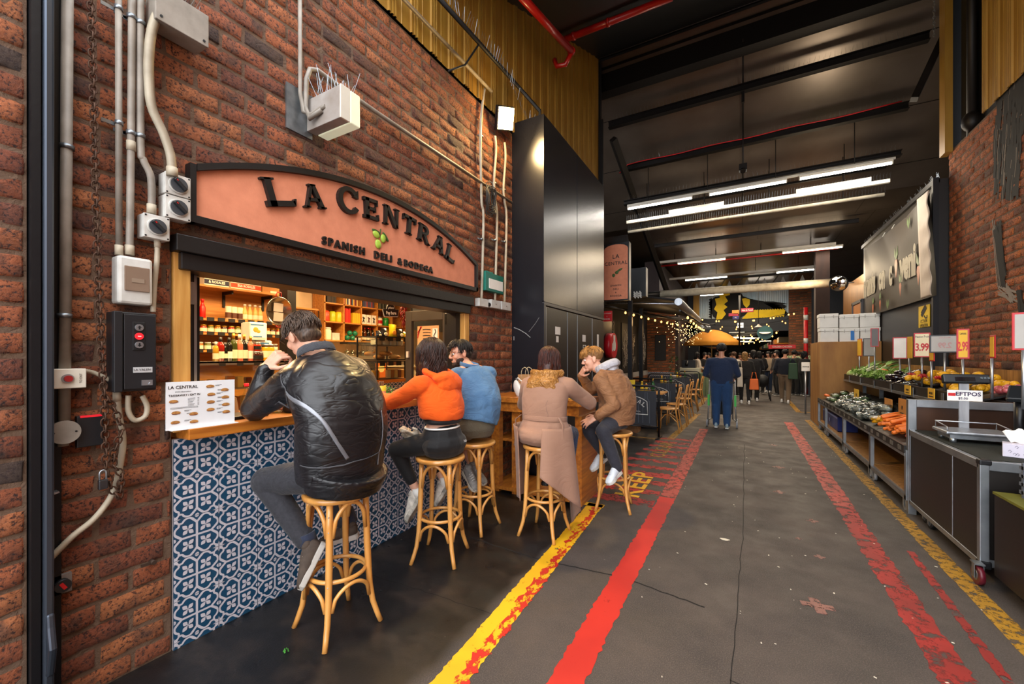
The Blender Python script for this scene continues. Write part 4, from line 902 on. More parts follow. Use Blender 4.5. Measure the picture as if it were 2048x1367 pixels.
for a,b in ((1.13,.215),(1.135,.172),(1.135,.13),(1.135,.09),(1.14,.19),(1.14,.15),(1.145,.11),(1.14,.07),(.99,.095),(.99,.045),(1.0,.08)):
    for j in range(2): m.ribbon([(a,CT+b-j*.004),(a+.03-.01*j,CT+b-j*.004)],.0016,T)
obj('small_print',m,INK,t)
# carnation
t=thing('carnation_vase','red carnation in a small glass behind the menu stand','flower'); c=V((-2.60,1.085,CT))
m=MB(); m.lathe([(0,.002),(.016,.002),(.018,.07),(.014,.09),(.013,.09),(.016,.07),(.014,.01),(0,.01)],c,14); obj('glass',m,GLS,t)
m=MB(); m.tube([c+V((0,0,.02)),c+V((.004,.003,.11)),c+V((0,.0,.2))],.0024,6); m.ell(c+V((0,0,.2)),(.008,.008,.013)); 
for a in (0,2,4): m.tube([c+V((0,0,.09)),c+V((.02*math.cos(a),.02*math.sin(a),.12)),c+V((.035*math.cos(a),.035*math.sin(a),.11))],[.002,.0035,.0005],5)
obj('stem',m,mat('leaf_green'),t); m=MB(); r_=random.Random(3)
for k in range(46):
    a=r_.uniform(0,2*PI); e=r_.uniform(-.2,1.4); d=V((math.cos(a)*math.cos(e),math.sin(a)*math.cos(e),math.sin(e)*.7)); o_=c+V((0,0,.214)); s=d.cross(V((r_.random(),r_.random(),r_.random()))).normalized()*.009
    m._a([o_+d*.004,o_+d*.022-s,o_+d*r_.uniform(.026,.031),o_+d*.022+s],[(0,1,2,3)])
obj('petals',m,mat('carnation_red','#d0141c',.5),t)
m=MB(); m.prism([(-2.55,1.26),(-2.55,1.47),(-2.74,1.47),(-2.74,1.26)],CT,CT+.02); obj('serving_tray',m,BLKM,label='flat black tray lying on the counter by the man in black leather',cat='tray',bevel=.006)
def turned(name,lab,cat,prof,loc,mt,caps=None,lbl=None,group=None,n=14):
    """a bottle or jar: body by its profile, cap and paper label as parts"""
    t=thing(name,lab,cat,loc,0,group); m=MB(); m.lathe([(0,prof[0][1])]+prof,(0,0,0),n); obj('body',m,mt,t)
    if caps: m=MB(); r,z0,z1=caps[0]; m.lathe([(0,z0),(r,z0),(r,z1),(0,z1)],(0,0,0),n); obj('cap',m,caps[1],t)
    if lbl: m=MB(); r,z0,z1=lbl[0]; m.lathe([(r,z0),(r,z1)],(0,0,0),n); obj('paper_label',m,lbl[1],t)
    return t
AMB=mat('amber_glass','#5a2a0c',.1,coat=.6); DKG=mat('dark_bottle_glass','#0d120d',.08,coat=.8); GRG=mat('olive_glass','#3a4416',.1,coat=.6); REDG=mat('red_liquor','#8a1a10',.1,coat=.6); PINKG=mat('rose_wine','#c06a52',.1,coat=.6); YLG=mat('yellow_preserve','#e0a020',.2,coat=.5,col2='#c88212',ns=30)
CREAM=mat('cream_label','#e8dfc4',.6); GOLD=mat('gold_foil','#c79a3a',.3,metal=.7); TIN=mat('white_tin','#dcdcd8',.3,metal=.3,col2='#c4c4c2',ns=15); BREAD=mat('baked_crust','#d29a50',.6,col2='#a8642a',ns=18,bump=.3,bs=30)
wine=[(.036,0),(.037,.005),(.037,.17),(.034,.195),(.016,.22),(.0135,.235),(.0135,.285),(0,.285)]
spirit=[(.034,0),(.034,.15),(.028,.175),(.013,.195),(.013,.235),(0,.235)]
sauce=[(.026,0),(.028,.01),(.028,.11),(.018,.14),(.012,.155),(.012,.175),(0,.175)]
jar=[(.034,0),(.036,.006),(.036,.075),(.031,.085),(0,.085)]
# swing-top bottle, tumblers, wraps, tin on the counter near the menu
t=turned('swing_top_bottle','clear swing-top glass bottle on the counter between the menu and the leather jacket','bottle',[(.03,0),(.032,.09),(.014,.14),(.012,.17),(0,.17)],(-2.86,1.5,CT),GLS,caps=((.014,.17,.19),mat('red_button'))); t.scale=(1,1,1)
for i,(y,x) in enumerate(((1.52,-2.68),(1.57,-2.72),(1.60,-2.66))): turned('tumbler',('short glass tumbler nearest the menu behind the black tray','middle short glass tumbler behind the black tray','short glass tumbler nearest the leather sleeve')[i],'glass',[(.03,0),(.034,.09),(.032,.09),(.028,.006),(0,.006)],(x,y,CT),GLS)
for i,(y,h) in enumerate(((1.33,.11),(1.40,.10))):
    m=MB(); m.prism([(-.045,0),(.045,0),(.03,h),(.0,h+.02),(-.03,h)],-.025,.025,FL((-2.86,y,CT))); obj('sandwich_wrap',m,mat('kraft_wrap','#c79a62',.7,bump=.3),label=('paper-wrapped sandwich nearest the left window jamb','second paper-wrapped sandwich beside the swing-top bottle')[i],cat='sandwich',bevel=.004)
t=thing('menu_tin','yellow printed tin box on the counter beside the leather sleeve','tin',(-2.83,1.72,CT)); m=MB(); m.box((0,0,.065),(.1,.16,.13)); obj('body',m,mat('yellow_tin','#d8b83a',.4),t,bevel=.006); m=MB(); m.text('J V S',.05,FL((.051,0,.07)),.001,.02); obj('lettering',m,mat('green_ink','#3c6a2c',.5),t); m=MB(); m.box((0,0,.155),(.11,.17,.05)); obj('cardboard_lid',m,mat('cardboard','#b98a52',.7),t)
t=thing('cutlery_tin','yellow can of napkins standing on the counter by the orange sleeve','tin',(-2.66,2.47,CT)); m=MB(); m.lathe([(0,0),(.042,0),(.042,.12),(.04,.12),(.04,.02),(0,.02)],(0,0,0),20); obj('can',m,mat('lemon_tin','#e3c934',.35),t)
m=MB(); 
for k in range(5): m.box((.015*math.cos(k),.015*math.sin(k),.1),(.004,.03,.11),(.1*math.sin(k),.1*math.cos(k),k))
obj('napkin',m,mat('brown_napkin','#8a6a4c',.7),t,kind='stuff'); m=MB(); m.lathe([(.0425,.03),(.0425,.075)],(0,0,0),20); obj('paper_label',m,mat('pink_label','#d8a080',.6),t)
m=MB(); r_=random.Random(9)
for k in range(60):
    a=r_.uniform(0,6.28); h=r_.uniform(.03,.11); d=r_.uniform(.02,.1); p=V((-2.82+d*math.cos(a)*.8,2.66+d*math.sin(a),CT+h)); s=V((r_.uniform(-1,1),r_.uniform(-1,1),r_.uniform(-.3,1)))*.014; q=V((r_.uniform(-1,1),r_.uniform(-1,1),r_.uniform(-.3,1)))*.012; m._a([p-s,p+q,p+s,p-q],[(0,1,2,3)])
for k in range(8): a=k*.8; m.tube([(-2.82,2.66,CT),(-2.82+.06*math.cos(a),2.66+.06*math.sin(a),CT+.09)],.002,4)
obj('potted_herbs',m,mat('leaf_green'),label='bunch of green herbs on the counter behind the orange sleeve',cat='herbs',kind='stuff')
tile_panel('tiled_inner_bar',FL((-4.0,0,0)),2.9,4.9,.5,1.16,.2,label='inner service bar front with the same patterned tiles behind the counter',cat='bar front')
m=MB(); m.bb((-4.45,2.9,1.16),(-3.98,4.9,1.2)); m.bb((-4.45,2.9,.0),(-4.02,4.9,1.16)); obj('service_bar',m,OAKC,label='inner timber service bar below the pastry cases',cat='counter')
# ---------------------------------------------------------------- back of the deli
def Q(u,v,x): return P(u,v,X=x)
XB=-5.75
t=thing('back_shelving','warm timber wall shelving with jars and bottles at the left back of the deli','shelving')
m=MB(); m.bb((-6.09,2.3,.8),(-6.04,3.66,2.75)); obj('back_panel',m,SHELFW,t)
for z in (2.378,1.965,1.79,1.575):
    m=MB(); m.bb((-6.04,2.3,z-.025),(XB+.03,3.64,z)); obj('shelf',m,SHELFW,t)
for y in (2.86,3.37):
    m=MB(); m.bb((-6.04,y,2.15),(-6.02,y+.03,2.6)); m.prism([(-6.04,2.35),(-5.8,2.35),(-5.8,2.33),(-6.02,2.2),(-6.04,2.2)],y,y+.02,frame((0,0,0),(1,0,0),(0,0,1))@Matrix.Rotation(0,4,'X')) if 0 else m.bb((-6.04,y,2.31),(-5.8,y+.02,2.35)); obj('shelf_bracket',m,BLKM,t)
for z0 in (1.945,1.77,1.555):
    pieces('price_card',[((XB+.03,2.42+k*.12,z0-.01),(XB+.036,2.5+k*.12,z0+.035)) for k in range(9)],INK,t)
def pbox(lab,y0,y1,x,z,d,h,c,c2,txt=None,name='carton',tc=None):
    t=thing(name,lab,'box',(x,(y0+y1)/2,z)); m=MB(); m.box((-d/2,0,h/2),(d,y1-y0,h)); obj('body',m,mat('box_'+c[1:],c,.6),t,bevel=.002)
    m=MB(); m.bb((0,-(y1-y0)/2+.002,h*.12),(.0015,(y1-y0)/2-.002,h*.55)); obj('printed_band',m,mat('print_'+c2[1:],c2,.6),t)
    if txt: m=MB(); m.text(txt,h*.32,FL((.003,0,h*.34)),.001,.03,sx=.9); obj('lettering',m,tc or WINK,t)
pbox('white and navy carton lettered ROSALES on the top back shelf',2.52,2.80,-5.74,2.378,.22,.13,'#e4e0d8','#1e2440','& ROSALES')
pbox('white and orange-red carton on the top back shelf',2.82,3.2,-5.74,2.378,.22,.13,'#e8dcc8','#d8431c','SUS ROSALES')
pbox('plain kraft carton at the right of the top back shelf',3.22,3.5,-5.74,2.378,.22,.14,'#c08a4a','#b87c3c')
m=MB(); m.bb((-5.735,3.32,2.37),(-5.73,3.42,2.41)); obj('price_card',m,CREAM,label='cream price card under the kraft carton',cat='card')
rr=random.Random(12)
def row(name,lab,cat,prof,y0,n,dy,x,z,mts,grp,cap=None,lbl=None,s=1):
    protos={}
    for i in range(n):
        mt=mts[i%len(mts)]
        if mt.name not in protos: protos[mt.name]=p=turned(name,lab,cat,prof,(x,y0+i*dy,z),mt,cap,lbl,grp); p.scale=(s,)*3
        else: dup(protos[mt.name],(x+rr.uniform(-.02,.02),y0+i*dy,z))
row('sauce_bottle','pale sauce bottle with white cap on the second back shelf','bottle',sauce,3.02,4,.065,XB-.05,1.965,[mat('pale_sauce','#dcb060',.3)],'pale sauce bottles on the second back shelf',((.015,.175,.2),WHT),((.0285,.03,.08),CREAM),1.15)
row('biscuit_tube','round white and brown tube on the second back shelf','tube',[(.036,0),(.036,.18),(0,.18)],2.82,3,.075,XB-.05,1.965,[CREAM],'white and brown tubes on the second back shelf',None,((.0365,.03,.1),mat('brown_print','#5a3420',.5)))
row('sauce_bottle','red sauce bottle against the left window jamb','bottle',sauce,2.46,2,.07,XB-.05,1.965,[mat('red_sauce','#b81c14',.3)],'red sauce bottles at the left end of the shelf',((.015,.175,.2),RED),None,1.2)
row('preserve_jar','small preserve jar on the third back shelf','jar',jar,2.46,14,.078,XB-.05,1.79,[mat('dark_jam','#3a1410',.2,coat=.5),mat('red_jam','#a02818',.2,coat=.5),mat('green_pickles','#5f6a24',.3,coat=.5),mat('amber_honey','#a8641c',.2,coat=.5)],'preserve jars on the third back shelf',((.034,.085,.1),GOLD),((.0365,.015,.06),CREAM))
row('preserve_jar','small pickle jar on the lowest back shelf','jar',jar,2.5,12,.085,XB-.05,1.575,[mat('amber_honey'),mat('green_pickles'),mat('dark_jam')],'pickle jars on the lowest back shelf',((.034,.085,.1),WHT),((.0365,.015,.06),CREAM))
row('spice_packet','pale packet standing on the second back shelf beside the pan','packet',[(.035,0),(.04,.1),(.02,.15),(0,.15)],3.36,4,.07,XB-.05,1.965,[CREAM],'pale packets beside the pan')
# deli display case
t=thing('deli_display_case','low glass deli display case carrying the row of bottles','display case'); x0,x1=-5.1,-4.6; y0,y1=1.7,3.5
m=MB(); m.bb((x0,y0,1.43),(x1,y1,1.447)); m.bb((x0,y0,.9),(x1,y1,.93)); m.bb((x0,y0,1.15),(x1-.06,y1,1.165)); m.bb((x1-.02,y0,1.41),(x1,y1,1.447)); obj('case_frame',m,mat('steel_case','#8d8a86',.3,metal=.8),t)
m=MB(); m.bb((x1-.006,y0,.93),(x1,y1,1.41)); obj('front_pane',m,GLS,t); m=MB(); m.bb((x0,y0,.0),(x1,y1,.9)); obj('plinth',m,SHELFW,t)
pieces('price_card',[((x1+.002,2.15+k*.17,1.40),(x1+.004,2.15+k*.17+.06,1.435)) for k in range(7)],INK,t)
rr=random.Random(4); cols=['#e0b050','#d89a30','#e8d8b0','#b86a20','#e2c070','#6a2a14']
for k in range(15):
    y=2.05+k*.09; h=rr.uniform(.08,.13); c=cols[k%6]; m=MB(); m.box((0,0,h/2),(.06,rr.uniform(.055,.08),h)); o=obj('food_packet',m,mat('pack_'+c[1:],c,.4),label='packet of food standing inside the deli display case',cat='packet',group='packets inside the deli display case',bevel=.008); o.location=(x1-.14,y,1.165)
for k in range(8):
    y=2.05+k*.15; m=MB(); m.box((0,0,.07),(.1,.12,.14)); o=obj('food_tub',m,mat('pack_'+cols[(k*2+1)%6][1:],cols[(k*2+1)%6],.4),label='tub on the lower shelf of the deli display case',cat='tub',group='tubs low in the deli display case',bevel=.008); o.location=(x1-.16,y,.93)
XT=-4.72
WB=[('squat bottle with a pale yellow label, leftmost on the display case',432,spirit,mat('yellow_liquor','#b8902c',.15,coat=.5),WHT,CREAM,.85),('red liquor bottle second on the display case',441,spirit,REDG,BLK,CREAM,1.05),('short dark vinegar bottle beside the red liquor',450,sauce,DKG,BLK,CREAM,1.1),('dark square-shouldered bottle with a black cap',458,spirit,DKG,BLK,WHTP,1.05),('tall olive-green bottle with gold foil',467,wine,GRG,GOLD,CREAM,1.02),('rose bottle with pale foil behind the wine',479,wine,PINKG,CREAM,CREAM,1.0),('black wine bottle with a large cream label',488,wine,DKG,GOLD,CREAM,1.0),('rosy orange bottle right of the black wine',501,wine,PINKG,GOLD,WHTP,.95)]
for lab,u,pr,mt,cp,lb,s in WB:
    c=Q(u,722,XT); h=pr[-1][1]; t=turned('liquor_bottle',lab,'bottle',pr,(XT,c.y,1.447),mt,((.0145,h-.05,h+.004),cp),((pr[1][0]+.001,.03,h*.42),lb)); t.scale=(s,)*3
for lab,u,mt,s,z in (('dark preserve jar in front, right of the wine bottles',512,mat('dark_jam'),1.05,1.447),('second dark preserve jar against the yellow jar',519,mat('dark_jam'),1.0,1.447),('dark preserve jar stacked on the lower one',514,mat('red_jam'),.95,1.555),('large jar of yellow preserve at the right of the display case',534,YLG,1.9,1.447)):
    c=Q(u,722,XT+.02); t=turned('preserve_jar',lab,'jar',jar,(XT+.03,c.y,z),mt,((.034,.085,.1),STEEL),((.0365,.02,.06),INK if mt!=YLG else CREAM)); t.scale=(s,)*3
def tinbox(lab,u0,u1,z,h,x=-4.95):
    a=Q(u0,690,x).y; b=Q(u1,690,x).y; t=thing('oil_tin',lab,'tin',(x,(a+b)/2,z)); m=MB(); m.box((-.09,0,h/2),(.18,b-a,h)); m.box((-.09,0,h+.004),(.16,b-a-.02,.008)); obj('body',m,TIN,t,bevel=.01)
    m=MB(); m.bb((.0,-(b-a)/2+.01,h*.15),(.0015,(b-a)/2-.01,h*.95)); q=obj('printed_front',m,WHTP,t); m=MB(); m.bb((.002,-(b-a)/2+.012,h*.85),(.003,(b-a)*.3,h*.92)); m.ribbon([(-.06,h*.2),(.04,h*.2)],.015,FL((.002,0,0))); obj('blue_print',m,mat('blue_print','#2e6aa0',.5),q); m=MB(); m.ell((.002,-.03,h*.6),(.002,.03,.03)); m.ell((.002,.0,h*.5),(.002,.022,.02)); obj('orange_print',m,mat('orange_print','#e0902c',.5),q)
tinbox('big white olive oil tin on top of the two others',499,534,1.69,.2); tinbox('lower left big white olive oil tin',484,512,1.447,.235,-5.0); tinbox('lower right big white olive oil tin',514,544,1.447,.235,-4.97)
# hanging pan
c=Q(557,622,-4.3); t=thing('hanging_pan','steel paella pan with paper labels hanging in the deli','pan'); R=Euler((0,PI/2+.1,.12)).to_matrix()
m=MB(); m.lathe([(0,-.02),(.11,-.02),(.145,.012),(.152,.014),(.152,.018),(.143,.016),(.108,-.016),(0,-.016)],c,32,R); obj('pan_body',m,mat('bright_steel','#b8aea0',.18,metal=.95),t)
m=MB(); m.tube([c+V((0,-.03,.15)),c+V((.01,-.02,.2)),c+V((.01,.02,.2)),c+V((0,.03,.15))],.005,6); m.tube([c+V((0,-.03,-.15)),c+V((.01,-.02,-.17)),c+V((.01,.02,-.17)),c+V((0,.03,-.15))],.005,6); obj('handle',m,RED,t)
m=MB(); m.box(c+V((-.002,0,.04)),(.003,.11,.09),(0,.1,.12)); m.box(c+V((-.002,.0,-.06)),(.003,.11,.09),(0,.1,.12)); obj('paper_label',m,WHTP,t)
m=MB(); a=Q(572,600,-5.3); m.bb((-5.4,a.y-.03,0),(-5.22,a.y+.09,3.05)); obj('deli_column',m,BLKM,label='black square column in the deli behind the hanging pan',cat='column')
m=MB(); m.bb((-6.08,4.0,1.9),(-6.05,4.2,2.15)); obj('black_menu_board',m,INK,label='small black menu board on the cream wall right of the black column',cat='board')
t=thing('corner_shelf','small timber bracket shelf right of the black column','shelf'); m=MB(); m.bb((-6.05,3.68,2.22),(-5.85,4.15,2.245)); m.bb((-6.05,3.68,1.92),(-5.85,4.1,1.945)); obj('boards',m,SHELFW,t); m=MB(); m.bb((-6.05,3.7,2.05),(-5.9,3.98,2.08)); m.tube([(-5.86,4.14,2.24),(-5.86,4.16,2.2),(-5.86,4.16,1.95)],.008,6); obj('rail',m,BLKM,t)
for k,(y,h,c_) in enumerate(((3.72,.12,'#c8b060'),(3.82,.1,'#d8d0c0'),(3.92,.13,'#e0dcd0'),(4.02,.14,'#d4ccc0'))): m=MB(); m.box((-5.93,y,1.78+h/2),(.08,.08,h)); m2=obj('coffee_packet',m,mat('pack_'+c_[1:],c_,.5),label='pale packet under the small corner shelf',cat='packet',group='pale packets below the corner shelf',bevel=.01)
m=MB(); m.bb((-6.05,3.68,1.755),(-5.85,4.1,1.78)); obj('low_shelf',m,SHELFW,label='timber ledge under the pale packets',cat='shelf')
t=thing('wall_menu','long white printed menu sheets hung on the timber strip beside the bookcase','menu'); a=Q(634,600,-5.98).y; b=Q(648,600,-5.98).y; m=MB(); m.bb((-6.0,a-.02,1.6),(-5.985,b+.06,2.75)); obj('timber_strip',m,SHELFW,t); m=MB(); m.bb((-5.985,a,1.7),(-5.98,b,2.62)); obj('sheet',m,WHTP,t)
m=MB(); rr=random.Random(2)
for k in range(46): z=1.74+k*.019; m.ribbon([(a+.01,z),(a+.01+rr.uniform(.02,b-a-.03),z)],.004 if k%9 else .012,FL((-5.978,0,0)))
obj('small_print',m,INK,t)
# bookcase
xf=-5.78; ya=Q(651,640,xf).y; yb=Q(794,640,xf).y+.25; zr=[1.5+Q(651,679,xf).x*0+(Q(651,679,xf).z-1.5),Q(651,641,xf).z,Q(651,604,xf).z]; zr=[1.765,2.065,2.365,2.67]
t=thing('cube_bookcase','warm timber cube bookcase on the deli back wall','bookcase'); m=MB(); m.bb((-6.08,ya-.02,zr[0]-.02),(-6.06,yb,zr[3])); obj('back_panel',m,SHELFW,t)
for z in zr: m=MB(); m.bb((-6.06,ya-.02,z-.02),(xf,yb,z)); obj('shelf',m,SHELFW,t)
cw=(yb-ya)/5
for k in range(6): m=MB(); m.bb((-6.06,ya+k*cw-.02,zr[0]-.02),(xf,ya+k*cw,zr[3])); obj('upright',m,SHELFW,t)
rr=random.Random(7)
BC=['#7a1f1a','#c8b070','#2a3a58','#d8d0c0','#a8401c','#1c1c20','#4a6a8a','#e0a030','#5a2a3a']
def books(cell,n,y,z,pal,lab,grp,h=(.2,.24),th=(.018,.032)):
    for i in range(n):
        w=rr.uniform(*th); hh=rr.uniform(*h); c=pal[i%len(pal)]; m=MB(); m.box((-.08,0,hh/2),(.16,w-.002,hh)); o=obj('book',m,mat('book_'+c[1:],c,.6),label=lab,cat='book',group=grp,keep=True); o.location=(xf-.02,y+w/2,z); y+=w
    return y
books(0,8,ya+.04,zr[2],['#1c1c20','#3a2a22','#2a2420'],'dark book in the top left cell of the bookcase','dark books in the top left bookcase cell')
books(1,11,ya+cw+.01,zr[2],BC,'coloured book in the second top cell of the bookcase','coloured books in the second top bookcase cell')
books(2,10,ya+2*cw+.04,zr[2],['#3a4a6a','#4a3a5a','#5a5a78','#a03020'],'blue or red book in the third top cell of the bookcase','blue books in the third top bookcase cell')
books(3,9,ya+3*cw+.02,zr[2],['#3a4038','#6a6a60','#2a2a2a'],'grey or black book in the fourth top cell of the bookcase','grey books in the fourth top bookcase cell')
books(1,4,ya+cw+.03,zr[1],['#c02018','#d8301c','#b81c14'],'tall red book in the middle row of the bookcase','red books in the middle row',(.22,.25),(.025,.035))
books(1,7,ya+cw+.18,zr[1],['#e0b428','#d8a820'],'slim yellow book in the middle row of the bookcase','yellow books in the middle row',(.17,.18),(.02,.026))
can=[(.05,0),(.052,.006),(.052,.15),(.035,.17),(0,.17)]
for lab,c,k in (('red rounded canister in the middle row of the bookcase','#d83a20',0),('lime rounded canister in the middle row of the bookcase','#a8b81c',1),('yellow rounded canister in the middle row of the bookcase','#e0b81c',2)): turned('canister',lab,'canister',can,(xf-.08,ya+.07+k*.115,zr[1]),mat('can_'+c[1:],c,.35),None,((.0525,.02,.05),mat('book_'+c[1:],c,.5)))
for k in range(3):
    t=thing('figure_box',('left','middle','right')[k]+' white box with a dark printed figure in the third bookcase cell','box',(xf-.03,ya+2*cw+.06+k*.115,zr[1])); m=MB(); m.box((-.05,0,.085),(.1,.1,.17)); obj('body',m,WHTP,t)
    m=MB(); m.ribbon([(-.02,.03),(.0,.08),(-.01,.13)],.02,FL((.001,0,0))); m.ribbon([(.02,.03),(.0,.08),(.02,.12)],.015,FL((.001,0,0))); m.ribbon([(-.03,.12),(.03,.1)],.01,FL((.001,0,0))); obj('printed_figure',m,INK if k%2==0 else mat('dark_red_print','#5a1410',.5),t)
turned('glass_jar','jar with a pink label in the fourth cell of the bookcase','jar',jar,(xf-.06,ya+3*cw+.08,zr[1]),CREAM,((.034,.085,.1),STEEL),((.0365,.02,.06),RED)).scale=(1.6,)*3
turned('glass_jar','green-lidded jar in the fourth cell of the bookcase','jar',jar,(xf-.06,ya+3*cw+.24,zr[1]),mat('green_jar','#2a8a3a',.3),((.034,.085,.1),mat('green_jar'))).scale=(1.5,)*3
turned('ceramic_jar','tall white ceramic jar in the bottom left cell of the bookcase','jar',jar,(xf-.08,ya+.09,zr[0]),CREAM,((.034,.085,.1),WHT)).scale=(1.7,1.7,2)
m=MB(); m.bb((xf-.08,ya+.17,zr[0]),(xf-.06,ya+.31,zr[0]+.12)); obj('picture_frame',m,WHT,label='small white frame in the bottom left cell of the bookcase',cat='frame')
for k,(dy,dz) in enumerate(((.08,.05),(.19,.05),(.13,.13),(.24,.13))): m=MB(); m.ell((xf-.1,ya+cw+.05+dy,zr[0]+dz),.045,None,14,8); obj('green_ornament',m,mat('green_glass_ball','#1f7a5a',.2),label='round green glass ornament in the second bottom cell',cat='ornament',group='green glass ornaments in the bookcase')
m=MB(); m.lathe([(0,0),(.06,0),(.065,.05),(.06,.05),(0,.045)],(xf-.06,ya+cw+.32,zr[0]),18); obj('white_dish',m,WHT,label='low white dish beside the green ornaments',cat='dish')
row('dark_bottle','slim dark bottle in the third bottom cell of the bookcase','bottle',spirit,ya+2*cw+.06,5,.065,xf-.08,zr[0],[DKG,AMB],'dark bottles in the bookcase',((.014,.22,.24),RED),((.035,.03,.09),CREAM))
# glass rack + wine glasses
t=thing('glass_rack','black rail with hooks for wine glasses under the bookcase','rack'); y0=Q(692,686,-5.6).y; y1=Q(752,686,-5.6).y; zr_=1.5+ (Q(692,686,-5.6).z-1.5); m=MB(); m.bb((-5.75,y0,zr_-.01),(-5.55,y1,zr_+.02)); obj('rail',m,INK,t)
wg=[(.035,0),(.034,.004),(.006,.01),(.004,.09),(.03,.115),(.038,.15),(.034,.195),(.0325,.195),(.036,.15),(.028,.118),(0,.1)]
p0=thing('wine_glass','upside-down wine glass hanging in the row under the black rail','glass',(-5.62,y0+.04,zr_-.01),0,'wine glasses hanging under the bookcase'); m=MB(); m.lathe([(r,-z) for r,z in wg],(0,0,0),12); obj('bowl',m,GLS,p0)
for k in range(1,11): dup(p0,(-5.62-.1*(k%2),y0+.04+k*(y1-y0-.06)/10.5,zr_-.01))
m=MB(); m.bb((-5.9,3.9,1.3),(-5.3,6.2,1.34)); m.bb((-5.9,3.9,0),(-5.35,6.2,1.3)); obj('back_counter',m,mat('back_counter_cream','#d8c8a8',.5),label='pale work counter along the back wall of the deli',cat='counter')
m=MB(); m.bb((-5.7,5.0,1.34),(-5.4,5.5,1.42)); obj('cutting_board_stack',m,mat('dark_walnut','#5a2e18',.5),label='brown board stack lying on the deli work counter',cat='board')
t=thing('black_oven','black countertop oven low behind the leather shoulder','oven'); c=Q(739,733,-4.9); m=MB(); m.box(c,(.3,.42,.16)); obj('body',m,BLKM,t,bevel=.01); m=MB(); m.box(c+V((.155,0,-.1)),(.02,.42,.02)); obj('handle',m,ALU,t)
m=MB(); m.box((c.x,c.y,(c.z-.08)/2-.02),(.32,.44,c.z-.12)); obj('oven_stand',m,SHELFW,label='timber stand carrying the black oven',cat='stand')
# pastry cases
def pcase(lab,u0,u1,v0,v1,x,inside):
    a=Q(u0,v1,x); b=Q(u1,v0,x); t=thing('pastry_case',lab,'display case'); y0,y1=a.y,b.y; z0=(a.z+Q(u1,v1,x).z)/2; z1=(b.z+Q(u0,v0,x).z)/2; d=.35; m=MB()
    for yy in (y0,y1):
        for xx in (x,x-d): m.bb((xx-.008,yy-.008,z0),(xx+.008,yy+.008,z1))
    m.bb((x-d,y0,z0-.015),(x+.01,y1,z0)); m.bb((x-d,y0,z1),(x+.01,y1,z1+.01)); m.bb((x-d,y0,(z0+z1)/2+.03),(x-.01,y1,(z0+z1)/2+.035)); obj('case_frame',m,INK,t)
    m=MB(); m.bb((x,y0,z0),(x+.003,y1,z1)); m.bb((x-d,y0,z0),(x,y0+.003,z1)); obj('pane',m,GLS,t)
    pieces('price_card',[((x+.008,y0+.04+k*.14,z1-.05),(x+.01,y0+.13+k*.14,z1)) for k in range(4)],INK,t)
    return y0,y1,z0,z1
y0,y1,z0,z1=pcase("upper glass pastry case stacked on the inner service bar",753,811,674,718,-4.0,0)
rr=random.Random(5)
for k in range(9):
    m=MB(); m.ell((0,0,0),(.045,.075,.03),(rr.uniform(-.3,.3),rr.uniform(-.2,.2),rr.uniform(-.6,.6)),12,7); o=obj('pastry',m,BREAD,label='golden pastry heaped in the upper pastry case',cat='pastry',group='pastries in the upper case',keep=True); o.location=(-4.1-.07*(k%3),y0+.1+(k%5)*.1,z0+.03+.045*(k//5))
for k in range(4): m=MB(); m.box((0,0,.04),(.1,.1,.08)); o=obj('pastry_tub',m,CREAM,label='pale packet on the upper shelf of the pastry case',cat='packet',group='pale packets in the upper pastry case',bevel=.015,keep=True); o.location=(-4.12,y0+.1+k*.13,(z0+z1)/2+.04)
z1b=z0
y0,y1,z0,z1=pcase('lower glass food case with an orange lit picture under the pastry case',754,810,723,757,-4.0,0)
m=MB(); m.bb((-4.2,y0+.16,z0+.01),(-4.19,y0+.33,z1-.02)); obj('orange_picture',m,mat('lit_orange','#e8641c',.4,emit=.9,nm=0),label='small glowing orange picture of bread inside the lower case',cat='picture'); m=MB(); m.ell((-4.185,y0+.245,(z0+z1)/2+.02),(.004,.055,.05)); obj('bread_picture',m,mat('lit_yellow','#f0b850',.4,emit=1.2,nm=0),label='round loaf shown on the glowing orange picture',cat='picture')
rr=random.Random(15)
for k in range(7): m=MB(); m.box((0,0,.055),(.05,.06,.11)); c=cols[k%6]; o=obj('food_packet',m,mat('pack_'+c[1:],c,.4),label='upright packet inside the lower food case',cat='packet',group='packets in the lower food case',bevel=.01,keep=True); o.location=(-4.12,y0+.04+(k if k<2 else k+2.2)*.062,z0+.003)
# chips bags, pay here sign, chillies
for lab,u,v,w,h,c in (('yellow crisp bag on top of the pastry case',785,671,.13,.19,'#d8c020'),('black crisp bag with pale print left of the yellow one',768,674,.12,.13,'#1c1c1e'),('black crisp bag right of the yellow one',800,671,.12,.13,'#26241e'),('green-yellow crisp bag lying at the right end',808,672,.1,.1,'#8a8a1c'),('small black bag at the left of the pastry case top',757,673,.09,.09,'#202024')):
    c_=Q(u,v,-4.15); c_.z=z1b+(z1b-z0)*0; c_.z=1.5+ (712-674)/820*5.15
    m=MB(); m.grid(lambda s,q:(c_.x+.03*math.sin(PI*s)*math.sin(PI*q)*1.2,c_.y+(s-.5)*w*(1+.08*math.cos(q*6)),c_.z+.005+q*h),10,8); m.grid(lambda s,q:(c_.x-.03*math.sin(PI*s)*math.sin(PI*q)*1.2,c_.y-(s-.5)*w*(1+.08*math.cos(q*6)),c_.z+.005+q*h),10,8)
    t=thing('crisp_bag',lab,'bag'); obj('bag',m,mat('bag_'+c[1:],c,.25,coat=.4),t); m=MB(); m.ell((c_.x+.036,c_.y,c_.z+h*.42),(.004,w*.26,h*.18)); obj('print',m,mat('orange_print') if '8' in c[1:3] or c.startswith('#d') else CREAM,t)
